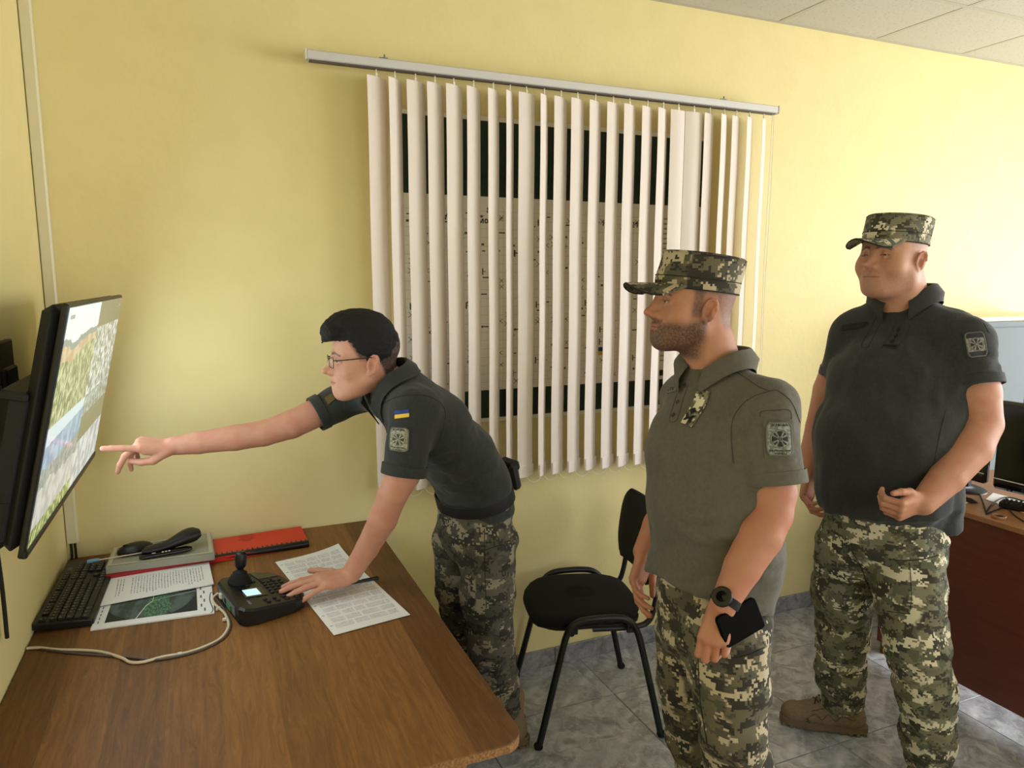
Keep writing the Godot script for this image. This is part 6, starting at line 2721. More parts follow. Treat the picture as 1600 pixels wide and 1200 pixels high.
func middle_man() -> void:
	var fwd := facing(deg_to_rad(38))
	var left := Vector3.UP.cross(fwd).normalized()
	var ankle_l := px(1172, 1459, 1.80)
	var ankle_r := px(1118, 1350, 2.0)
	var o := (ankle_l + ankle_r) * 0.5
	o.y = 0.0
	var man := person("bearded man in olive polo, camouflage trousers and patrol cap, holding a phone", o)
	var neck := px(1116, 582, 1.83)
	var upper := px(1120, 642, 1.815)
	var chest := px(1113, 705, 1.80)
	var belly := px(1112, 800, 1.79)
	var hip := px(1119, 862, 1.79)
	var sh_l := px(1196, 640, 1.69)
	var sh_r := px(1074, 622, 1.95)
	var hem := px(1103, 925, 1.785)
	# --- polo
	var s := Field.new()
	s.cone(neck - Vector3(0, 0.028, 0), upper, 0.064, 0.088, 0.03, left, 1.1, 1.75)
	s.chain([upper, chest, belly, hip], [0.092, 0.122, 0.126, 0.126], 0.03, left, [1.75, 1.50, 1.38, 1.36])
	s.cone(hip, hem, 0.126, 0.130, 0.03, left, 1.36, 1.36, 0, true)
	s.cone(neck - Vector3(0, 0.028, 0), sh_l + Vector3(0, 0.008, 0), 0.062, 0.060, 0.05)
	s.cone(neck - Vector3(0, 0.028, 0), sh_r + Vector3(0, 0.008, 0), 0.062, 0.060, 0.05)
	s.cone(sh_l, px(1209, 753, 1.675), 0.068, 0.073, 0.035, Vector3.ZERO, 1, 1, 0, true)
	s.cone(sh_r, px(1066, 735, 2.03), 0.066, 0.070, 0.035, Vector3.ZERO, 1, 1, 0, true)
	shirt_wrinkles(s, 301, 0.005)
	s.wrinkle(ridges(305), Basis(Vector3.BACK, 0.6) * Basis.from_scale(Vector3(16, 5, 16)), 0.011, px(1165, 700, 1.70), 0.13)
	s.wrinkle(ridges(306), Basis(Vector3.BACK, -0.4) * Basis.from_scale(Vector3(5, 13, 5)), 0.010, px(1110, 860, 1.68), 0.20)
	var into := []
	var b := field_box(s)
	clip(s, 0.0078, b[0], b[1], into, o)
	var shirt := Node3D.new()
	shirt.name = "polo_shirt"
	man.add_child(shirt)
	shirt.set_meta("label", "olive green polo shirt worn loose over the trousers")
	finish("shirt_cloth", into, M.shirt_olive, shirt)
	collar(s, shirt, o, neck + Vector3(0, 0.024, 0) - fwd * 0.006, Vector3.UP, fwd, 0.080, 0.086, 0.036, 0.046, 0.012, M.shirt_olive, 0.30)
	cuff(shirt, o, sh_l, px(1209, 753, 1.675), 0.068, 0.073, M.shirt_olive)
	cuff(shirt, o, sh_r, px(1066, 735, 2.03), 0.066, 0.070, M.shirt_olive)
	# seams, buttons, badges
	seam("shoulder_seam", s, [[1136, 572], [1165, 590], [1185, 604], [1204, 611]], 1.3, 0.0008, M.thread_olive, shirt, o)
	seam("sleeve_seam", s, [[1253, 668], [1238, 630], [1217, 611], [1204, 611], [1180, 618], [1160, 632], [1145, 655], [1143, 690], [1147, 725]], 1.3, 0.0008, M.thread_olive, shirt, o)
	seam("placket_edge", s, [[1066, 592], [1058, 615], [1050, 640], [1046, 657], [1054, 659], [1060, 650], [1068, 622], [1076, 600]], 1.3, 0.0008, M.thread_olive, shirt, o)
	for q in [[1070.5, 602], [1059, 628], [1052, 648]]:
		var p := hit(s, q[0], q[1], 1.3)
		var n := normal_at(s, p)
		var bg := Geo.new()
		bg.lathe(PackedVector2Array([Vector2(0.0056, 0.0), Vector2(0.0056, 0.0018), Vector2(0.0042, 0.0026), Vector2(0.0, 0.0020)]), Transform3D(Basis(Quaternion(Vector3.UP, n)), p - o), 14)
		part("button", bg.mesh(), M.thread_olive, shirt)
	emblem(s, [[1196, 659], [1236, 659], [1239, 712], [1197, 712]], 1.3, Color(0.56, 0.58, 0.55), Color(0.10, 0.10, 0.09), Color(0.36, 0.37, 0.35), M.shirt_olive, shirt, o, 4, true)
	seam("pocket_flap", s, [[1188, 652], [1190, 643], [1212, 641], [1234, 641], [1237, 655]], 1.3, 0.0008, M.thread_olive, shirt, o)
	var rank := badge_grid(s, [[1092, 608], [1111, 613], [1082, 668], [1065, 661]], 1.3, 4, 8, 0.0045)
	var rb := badge("rank_badge", rank, 0.003, M.camo_faded_lit, shirt, o)
	rb.set_meta("label", "camouflage rank tab with a black emblem")
	rank_mark(rank, rb, o)
	var tape := badge_grid(s, [[1044, 608], [1058, 603], [1057, 612], [1043, 616]], 1.3, 4, 3, 0.0035)
	var tp := badge("name_tape", tape, 0.003, M.badge_edge, shirt, o)
	badge_text("ЕТК", tape, 0.15, 0.9, 0.5, 0.6, 0.0006, M.ink, tp, o)
	# --- trousers
	var t := Field.new()
	t.cone(px(1113, 890, 1.79), px(1112, 985, 1.80), 0.118, 0.118, 0.03, left, 1.3, 1.3)
	t.chain([px(1136, 985, 1.72), px(1139, 1060, 1.71), px(1143, 1140, 1.72), px(1158, 1210, 1.76), px(1166, 1330, 1.79), ankle_l + Vector3(0, 0.03, 0)], [0.098, 0.089, 0.078, 0.080, 0.074, 0.066], 0.025)
	t.chain([px(1080, 985, 1.92), px(1078, 1060, 1.94), px(1088, 1140, 1.96), px(1104, 1240, 1.99), ankle_r + Vector3(0, 0.03, 0)], [0.098, 0.088, 0.078, 0.076, 0.066], 0.025)
	trouser_wrinkles(t, 311, 0.007)
	t.wrinkle(noise(1.0, 315, 2), Basis(Vector3.BACK, 0.5) * Basis.from_scale(Vector3(9, 24, 9)), 0.010, px(1160, 1170, 1.72), 0.16)
	var into2 := []
	b = field_box(t)
	clip(t, 0.009, b[0], b[1], into2, o)
	var tr := Node3D.new()
	tr.name = "trousers"
	man.add_child(tr)
	tr.set_meta("label", "digital camouflage cargo trousers")
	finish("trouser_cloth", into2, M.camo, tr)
	seam("pocket_flap", t, [[1145, 1028], [1170, 1023], [1194, 1012]], 1.3, 0.0015, M.thread, tr, o)
	seam("side_seam", t, [[1090, 1012], [1092, 1060], [1096, 1110], [1105, 1160]], 1.3, 0.0014, M.thread, tr, o)
	boot(man, o, ankle_l, facing(deg_to_rad(20)), false)
	boot(man, o, ankle_r, facing(deg_to_rad(45)), false)
	# --- skin
	var skin := lin(0.70, 0.49, 0.38)
	var flush := lin(0.67, 0.395, 0.30)
	var body := []
	var hx := head_frame(px(1111, 486, 1.74), deg_to_rad(10), -0.11, 0.0, 1.0)
	var hf := head_field(1.0, 1.06, hx.affine_inverse() * (neck - Vector3(0, 0.03, 0) - fwd * 0.012), 0.075, 1.0, 0.5)
	var grain := noise(170.0, 9, 2)
	var opt := {"flush": flush, "lip": lin(0.60, 0.36, 0.31), "brow": lin(0.20, 0.15, 0.12), "beard": lin(0.22, 0.165, 0.135), "beard_amount": 0.78, "hair": lin(0.30, 0.25, 0.21), "hair_amount": 0.55}
	job(hf, 0.0026, Vector3(-0.11, -0.21, -0.14), Vector3(0.11, 0.14, 0.14), body, at(-o) * hx, func(p: Vector3, _n: Vector3) -> Color: return face_paint(p, skin, opt, grain))
	eyes(man, hx, o, Vector3(-0.10, 0.05, 1))
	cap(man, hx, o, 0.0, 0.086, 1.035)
	var paint := arm_paint(skin, flush, 5)
	var wrist_l := px(1130, 946, 1.595)
	arm_and_hand([sh_l, px(1208, 770, 1.665), px(1206, 803, 1.652), px(1188, 838, 1.635), px(1160, 887, 1.615), wrist_l], [0.055, 0.052, 0.046, 0.049, 0.041, 0.029], func(g: Field) -> void:
		hand_field(g, wrist_l, px(1112, 1008, 1.575) - wrist_l, axis_near * 0.85 - axis_right * 0.55 + Vector3(0, 0.1, 0), [[0.45, 1.2, 0.7], [0.5, 1.3, 0.7], [0.6, 1.3, 0.7], [0.7, 1.2, 0.7]], 0.05, [Vector3(0.75, 0.35, -0.6), Vector3(0.75, -0.1, -0.6), Vector3(0.7, -0.3, -0.6)], 0.93, 1.0), body, o, paint)
	var wrist_r := px(1006, 862, 2.0)
	arm_and_hand([sh_r, px(1062, 740, 2.05), px(1052, 780, 2.06), px(1030, 822, 2.03), wrist_r], [0.055, 0.050, 0.045, 0.046, 0.030], func(g: Field) -> void:
		hand_field(g, wrist_r, px(994, 905, 1.985) - wrist_r, -axis_near * 0.6 - axis_right * 0.8, [[0.35, 0.35, 0.2], [0.45, 0.5, 0.3], [0.55, 0.6, 0.3], [0.6, 0.6, 0.3]], 0.06, [Vector3(0.8, 0.55, -0.3), Vector3(0.95, 0.15, -0.3), Vector3(0.97, 0.0, -0.25)], 1.0, 1.0), body, o, paint)
	under_body(body, o, [neck, upper, chest, belly, px(1112, 985, 1.80)], [0.05, 0.07, 0.10, 0.11, 0.10], left, [1.0, 1.6, 1.4, 1.3, 1.3], [[[px(1136, 985, 1.72), px(1143, 1140, 1.72), ankle_l], [0.075, 0.055, 0.035]], [[px(1080, 985, 1.92), px(1088, 1140, 1.96), ankle_r], [0.075, 0.055, 0.035]]], paint)
	finish("body", body, M.skin, man)
	# --- watch
	var wt := Node3D.new()
	wt.name = "wristwatch"
	man.add_child(wt)
	wt.set_meta("label", "black sports watch with a round dial")
	var along := (px(1160, 887, 1.615) - wrist_l).normalized()
	var wc := wrist_l + along * 0.012
	var face_n := (axis_near * 0.85 - axis_right * 0.75)
	face_n = (face_n - along * face_n.dot(along)).normalized()
	var sn := along.cross(face_n)
	var rows := []
	for w in [-0.010, -0.009, 0.009, 0.010]:
		var row := PackedVector3Array()
		for k in 28:
			var g := TAU * k / 28.0
			var rr := 0.0335 if absf(w) < 0.0095 else 0.0315
			row.append(wc - o + along * w + (face_n * cos(g) + sn * sin(g)) * rr)
		rows.append(row)
	var sg := Geo.new()
	sg.sheet(rows, true)
	part("strap", sg.mesh(), M.rubber, wt)
	var dial := Geo.new()
	dial.lathe(PackedVector2Array([Vector2(0.0, 0.0), Vector2(0.0215, 0.0), Vector2(0.0225, 0.004), Vector2(0.0225, 0.009), Vector2(0.0195, 0.0115), Vector2(0.0180, 0.0105)]), Transform3D(Basis(sn, face_n, sn.cross(face_n)), wc - o + face_n * 0.029), 26)
	part("case", dial.mesh(), M.black, wt)
	var gl := Geo.new()
	gl.lathe(PackedVector2Array([Vector2(0.0182, 0.0106), Vector2(0.0, 0.0112)]), Transform3D(Basis(sn, face_n, sn.cross(face_n)), wc - o + face_n * 0.029), 22)
	part("dial", gl.mesh(), M.black_gloss, wt)
	# --- phone held in the hand
	var pc: Array[Vector3] = [px(1140, 958, 1.575), px(1179, 933, 1.60), px(1196, 976, 1.60), px(1150, 1000, 1.57)]
	var mid := (pc[0] + pc[1] + pc[2] + pc[3]) * 0.25
	var ph := thing("smartphone", "black smartphone held at the thigh of the bearded man", "phone", mid)
	var ux := (pc[1] - pc[0] + pc[2] - pc[3]).normalized()
	var uy := (pc[0] - pc[3] + pc[1] - pc[2])
	uy = (uy - ux * uy.dot(ux)).normalized()
	ph.basis = Basis(ux, uy, ux.cross(uy))
	var pg := Geo.new()
	pg.prism(rounded(0.110, 0.071, 0.009, 4), -0.004, 0.004, 0.0015, Transform3D(Basis(Vector3.RIGHT, PI * 0.5), Vector3(-0.018, 0, 0)))
	part("case", pg.mesh(), M.phone_glass, ph)
	part("glass", boxm(Vector3(0.104, 0.065, 0.0006)), M.phone_glass, ph, at(Vector3(-0.018, 0, 0.0042)))


func rank_mark(rows: Array, parent: Node3D, o: Vector3) -> void:
	# black diamond over two crossed leaves
	var n: Vector3 = (rows[0][1] - rows[0][0]).cross(rows[1][0] - rows[0][0]).normalized()
	if n.dot(EYE - rows[0][0]) < 0:
		n = -n
	for q in [[0.50, 0.60, 0.30, 0.10, 0.0], [0.30, 0.77, 0.34, 0.06, 0.7], [0.70, 0.77, 0.34, 0.06, -0.7], [0.30, 0.86, 0.22, 0.055, -0.6], [0.72, 0.87, 0.22, 0.055, 0.6]]:
		var g := Geo.new()
		var pts := []
		for k in 4:
			var a: float = TAU * k / 4.0
			var x: float = cos(a) * q[2]
			var y: float = sin(a) * q[3]
			var r: float = q[4]
			pts.append(on_grid(rows, q[0] + x * cos(r) - y * sin(r) * 1.4, q[1] + (x * sin(r) * 0.4 + y * cos(r))) + n * 0.0030 - o)
		g.quad(pts[0], pts[1], pts[2], pts[3])
		for i in g.n.size():
			g.n[i] = n
		part("rank_mark", g.mesh(), M.ink, parent)


func leaning_man() -> void:
	var sh_l := px(646, 640, 2.06)
	var sh_r := px(560, 614, 2.34)
	var neck := px(608, 594, 2.16)
	var upper := px(640, 634, 2.19)
	var chest := px(668, 662, 2.24)
	var belly := px(708, 706, 2.32)
	var waist := px(738, 752, 2.40)
	var tuck := px(746, 800, 2.43)
	var spine := (neck - waist).normalized()
	var left := (sh_l - sh_r)
	left = (left - spine * left.dot(spine)).normalized()
	var fwd := left.cross(spine).normalized()
	var ankle_l := px(788, 1122, 2.64)
	var ankle_r := px(748, 1100, 2.76)
	var o := (ankle_l + ankle_r) * 0.5
	o.y = 0.0
	var man := person("man in glasses and dark green polo leaning on the desk, pointing at the screen", o)
	var s := Field.new()
	s.cone(neck.lerp(upper, 0.45), upper, 0.066, 0.088, 0.03, left, 1.1, 1.65)
	s.chain([upper, chest, belly, waist], [0.090, 0.113, 0.112, 0.113], 0.03, left, [1.65, 1.46, 1.42, 1.34])
	s.cone(waist, tuck, 0.113, 0.112, 0.03, left, 1.34, 1.34, 0, true)
	s.cone(neck.lerp(upper, 0.5), sh_l, 0.062, 0.062, 0.05)
	s.cone(neck.lerp(upper, 0.5), sh_r, 0.062, 0.060, 0.05)
	s.cone(sh_l, px(631, 740, 2.055), 0.068, 0.063, 0.03, Vector3.ZERO, 1, 1, 0, true)
	s.cone(sh_r, px(494, 647, 2.28), 0.062, 0.055, 0.03, Vector3.ZERO, 1, 1, 0, true)
	shirt_wrinkles(s, 401, 0.004)
	s.wrinkle(ridges(402), Basis(Vector3.BACK, -0.5) * Basis.from_scale(Vector3(6, 16, 8)), 0.013, px(700, 725, 2.25), 0.16)
	s.wrinkle(ridges(403), Basis(Vector3.BACK, 0.3) * Basis.from_scale(Vector3(15, 6, 15)), 0.009, px(580, 660, 2.2), 0.09)
	var into := []
	var b := field_box(s)
	clip(s, 0.0082, b[0], b[1], into, o)
	var shirt := Node3D.new()
	shirt.name = "polo_shirt"
	man.add_child(shirt)
	shirt.set_meta("label", "dark green polo shirt tucked into the trousers")
	finish("shirt_cloth", into, M.shirt_dark, shirt)
	var neck_up := (spine * 0.6 + Vector3.UP * 0.6).normalized()
	var cf := (fwd - neck_up * fwd.dot(neck_up)).normalized()
	collar(s, shirt, o, neck + neck_up * 0.004, neck_up, cf, 0.068, 0.072, 0.036, 0.045, 0.030, M.shirt_dark, 0.35)
	seam("sleeve_seam", s, [[588, 640], [600, 630], [622, 620], [655, 617], [682, 625], [696, 645], [688, 685], [672, 715]], 1.6, 0.0009, M.thread_dark, shirt, o)
	emblem(s, [[611, 667], [640, 669], [638, 707], [608.5, 703]], 1.6, Color(0.66, 0.65, 0.57), Color(0.20, 0.23, 0.15), Color(0.68, 0.68, 0.63), M.shirt_dark, shirt, o, 6, true)
	for k in 2:
		var a: float = k * 0.5
		var c0 := [lerpf(617, 617.5, a), lerpf(642, 654, a)]
		var c1 := [lerpf(639.6, 639.6, a), lerpf(639.6, 651.2, a)]
		var d0 := [617.3, lerpf(642, 654, a + 0.5)]
		var d1 := [639.6, lerpf(639.6, 651.2, a + 0.5)]
		var fl := badge("flag_stripe", badge_grid(s, [c0, c1, d1, d0], 1.6, 6, 3, 0.003), 0.002, mat([Color(0.12, 0.22, 0.52), Color(0.90, 0.76, 0.28)][k], 0.7), shirt, o)
		fl.set_meta("label", ["blue stripe of the flag badge", "yellow stripe of the flag badge"][k])
	var ch := badge("chest_badge", badge_grid(s, [[507, 622], [518, 615], [524, 624], [513, 633]], 1.6, 4, 4, 0.003), 0.002, mat(Color(0.36, 0.31, 0.14), 0.8), shirt, o)
	ch.set_meta("label", "ochre cloth badge")
	cuff(shirt, o, sh_l, px(631, 740, 2.055), 0.068, 0.063, M.shirt_dark)
	cuff(shirt, o, sh_r, px(494, 647, 2.28), 0.062, 0.055, M.shirt_dark)
	# trousers
	var t := Field.new()
	t.cone(px(741, 768, 2.41), px(742, 832, 2.44), 0.113, 0.116, 0.03, left, 1.32, 1.30)
	t.chain([px(763, 850, 2.37), px(762, 930, 2.39), px(766, 1000, 2.44), px(778, 1060, 2.54), ankle_l + Vector3(0, 0.05, 0)], [0.098, 0.088, 0.080, 0.074, 0.064], 0.025)
	t.chain([px(716, 840, 2.54), px(718, 920, 2.58), px(725, 985, 2.63), ankle_r + Vector3(0, 0.05, 0)], [0.092, 0.083, 0.074, 0.062], 0.025)
	trouser_wrinkles(t, 411, 0.007)
	t.wrinkle(noise(1.0, 412, 2), Basis.from_scale(Vector3(8, 22, 8)), 0.009, px(780, 1070, 2.5), 0.18)
	var into2 := []
	b = field_box(t)
	clip(t, 0.0095, b[0], b[1], into2, o)
	var tr := Node3D.new()
	tr.name = "trousers"
	man.add_child(tr)
	tr.set_meta("label", "digital camouflage cargo trousers behind the desk edge")
	finish("trouser_cloth", into2, M.camo_grey_shaded, tr)
	seam("pocket_flap", t, [[757, 860], [780, 852], [803, 848]], 1.7, 0.0014, M.thread, tr, o)
	seam("side_seam", t, [[757, 826], [757, 860], [758, 900], [760, 950]], 1.7, 0.0014, M.thread, tr, o)
	boot(man, o, ankle_l, facing(deg_to_rad(12)), false)
	boot(man, o, ankle_r, facing(deg_to_rad(12)), false)
	# belt and pouch
	var belt := Node3D.new()
	belt.name = "belt"
	man.add_child(belt)
	var bl := Geo.new()
	var rows := []
	var b_up := (Vector3.UP * 0.85 + spine * 0.5).normalized()
	var b_fw := (fwd - b_up * fwd.dot(b_up)).normalized()
	var b_lf := b_up.cross(b_fw)
	for w in [-0.020, -0.018, 0.018, 0.020]:
		var row := PackedVector3Array()
		for k in 40:
			var g := -TAU * k / 40.0
			var e := 0.0 if absf(w) < 0.019 else -0.004
			row.append(px(741, 773, 2.413) + b_up * w + b_fw * cos(g) * (0.1215 + e) + b_lf * sin(g) * (0.158 + e) - o)
		rows.append(row)
	bl.sheet(rows, true)
	part("strap", bl.mesh(), M.black_matte, belt)
	part("pouch", boxm(Vector3(0.035, 0.095, 0.075), 0.010), M.black, belt, at(px(797, 742, 2.40) - o, Basis(b_fw, b_up, b_fw.cross(b_up))))
	part("pouch_flap", boxm(Vector3(0.040, 0.035, 0.080), 0.008), M.black_matte, belt, at(px(795, 726, 2.40) - o, Basis(b_fw, b_up, b_fw.cross(b_up))))
	# skin
	var skin := lin(0.77, 0.57, 0.475)
	var flush := lin(0.74, 0.465, 0.39)
	var body := []
	var hx := head_frame(px(585, 571, 2.06), deg_to_rad(22), 0.0, 0.0, 0.985)
	var hf := head_field(0.97, 0.90, hx.affine_inverse() * (neck - spine * 0.03), 0.056, 1.0, 0.3)
	var grain := noise(170.0, 12, 2)
	var opt := {"flush": flush, "lip": lin(0.70, 0.43, 0.39), "brow": lin(0.12, 0.10, 0.09), "hair": lin(0.10, 0.09, 0.09), "hair_amount": 0.9, "line": 0.004}
	job(hf, 0.0026, Vector3(-0.11, -0.21, -0.16), Vector3(0.11, 0.14, 0.14), body, at(-o) * hx, func(p: Vector3, _n: Vector3) -> Color: return face_paint(p, skin, opt, grain))
	eyes(man, hx, o, Vector3(0.0, -0.05, 1))
	# hair: short sides, full brushed-forward top
	var hr := Field.new()
	hr.ball(Vector3(0, 0.046, -0.010), Vector3(0.0780, 0.084, 0.096), 0.0)
	hr.ball(Vector3(0, 0.088, 0.002), Vector3(0.068, 0.060, 0.082), 0.02)
	hr.ball(Vector3(0, 0.104, 0.050), Vector3(0.060, 0.036, 0.056), 0.03)
	hr.ball(Vector3(0.006, 0.084, 0.096), Vector3(0.050, 0.028, 0.030), 0.02)
	hr.cone(Vector3(0.030, 0.088, 0.095), Vector3(0.016, 0.056, 0.110), 0.018, 0.009, 0.012)
	hr.cone(Vector3(-0.012, 0.088, 0.100), Vector3(-0.018, 0.052, 0.114), 0.016, 0.008, 0.012)
	hr.ball(Vector3(0, -0.020, 0.090), Vector3(0.072, 0.080, 0.064), 0.010, 1)
	for q in [-1.0, 1.0]:
		hr.ball(Vector3(q * 0.094, -0.040, 0.018), Vector3(0.034, 0.054, 0.056), 0.008, 1)
		hr.ball(Vector3(q * 0.082, -0.010, 0.062), Vector3(0.030, 0.046, 0.026), 0.010, 1)
	hr.cone(Vector3(0, -0.11, -0.14), Vector3(0, -0.11, 0.05), 0.062, 0.062, 0.012, Vector3.RIGHT, 1.6, 1.6, 1)
	hr.wrinkle(noise(1.0, 421, 3), Basis.from_scale(Vector3(95, 60, 16)), 0.0045)
	var into3 := []
	job(hr, 0.0030, Vector3(-0.11, -0.09, -0.15), Vector3(0.11, 0.17, 0.16), into3, at(-o) * hx)
	finish("hair", into3, M.hair, man)
	glasses(man, hx, o)
	var paint := arm_paint(skin, flush, 7)
	var wrist_l := on_y(549, 896, DESK + 0.056)
	arm_and_hand([sh_l, px(630, 740, 2.055), px(614, 772, 2.055), px(598, 812, 2.08), px(574, 856, 2.12), wrist_l], [0.052, 0.049, 0.042, 0.041, 0.034, 0.029], func(g: Field) -> void:
		var tip := on_y(447, 921, DESK + 0.052)
		hand_field(g, wrist_l, tip - wrist_l, Vector3(0, 1, 0) + axis_near * 0.12, [[0.02, 0.10, 0.1], [0.03, 0.10, 0.1], [0.08, 0.12, 0.1], [0.22, 0.15, 0.1]], 0.09, [Vector3(0.55, 0.85, -0.10), Vector3(0.80, 0.62, 0.05), Vector3(0.92, 0.40, 0.10)], 1.08, 1.0), body, o, paint)
	var wrist_r := px(270, 697, 2.13)
	arm_and_hand([sh_r, px(456, 663, 2.26), px(412, 677, 2.23), px(368, 684, 2.20), px(310, 692, 2.16), wrist_r], [0.050, 0.044, 0.040, 0.039, 0.033, 0.027], func(g: Field) -> void:
		hand_field(g, wrist_r, px(222, 694, 2.085) - wrist_r, Vector3(0, 1, 0) + axis_near * 0.35, [[0.02, 0.03, 0.02], [0.95, 0.35, 0.15], [1.20, 0.45, 0.2], [1.30, 0.5, 0.2]], 0.06, [Vector3(0.75, 0.30, -0.55), Vector3(0.85, -0.35, -0.40), Vector3(0.9, -0.4, -0.15)], 1.03, -1.0), body, o, paint)
	under_body(body, o, [neck, upper, chest, belly, px(742, 832, 2.44)], [0.05, 0.07, 0.085, 0.070, 0.070], left, [1.0, 1.4, 1.3, 1.2, 1.2], [[[px(763, 850, 2.37), px(766, 1000, 2.44), ankle_l], [0.07, 0.05, 0.035]], [[px(716, 840, 2.54), px(725, 985, 2.63), ankle_r], [0.07, 0.05, 0.035]]], paint)
	finish("body", body, M.skin, man)


func glasses(man: Node3D, hx: Transform3D, o: Vector3) -> void:
	var gn := Node3D.new()
	gn.name = "glasses"
	man.add_child(gn)
	gn.set_meta("label", "thin dark framed glasses")
	var lens := mat(Color(0.9, 0.95, 1.0, 0.10), 0.03)
	lens.transparency = BaseMaterial3D.TRANSPARENCY_ALPHA
	var fr := mat(Color(0.07, 0.06, 0.055), 0.35)
	for s in [-1.0, 1.0]:
		var c := Vector3(s * 0.0335, -0.004, 0.1035)
		var loop := PackedVector3Array()
		var face := Geo.new()
		for q in rounded(0.050, 0.030, 0.009, 3):
			loop.append(hx * (c + Vector3(q.x, q.y, -absf(q.x + s * 0.02) * 0.10)) - o)
		var rim := Geo.new()
		var closed := loop.duplicate()
		closed.append(loop[0])
		rim.tube(closed, PackedFloat32Array([0.0011]), 6, false)
		part("rim", rim.mesh(), fr, gn)
		var n := hx.basis.z.normalized()
		var ci := face.add(hx * c - o, n)
		for p in loop:
			face.add(p, n)
		for k in loop.size():
			face.tri(ci, ci + 1 + k, ci + 1 + (k + 1) % loop.size())
		part("lens", face.mesh(), lens, gn)
		part("temple", tubem([hx * Vector3(s * 0.0590, 0.004, 0.1000) - o, hx * Vector3(s * 0.0720, 0.005, 0.080) - o, hx * Vector3(s * 0.0790, 0.010, 0.010) - o, hx * Vector3(s * 0.0780, 0.010, -0.022) - o, hx * Vector3(s * 0.0760, -0.008, -0.040) - o], 0.0016, 6), fr, gn)
	part("bridge", tubem([hx * Vector3(-0.009, 0.003, 0.1040) - o, hx * Vector3(0, 0.006, 0.1060) - o, hx * Vector3(0.009, 0.003, 0.1040) - o], 0.0011, 6), fr, gn)


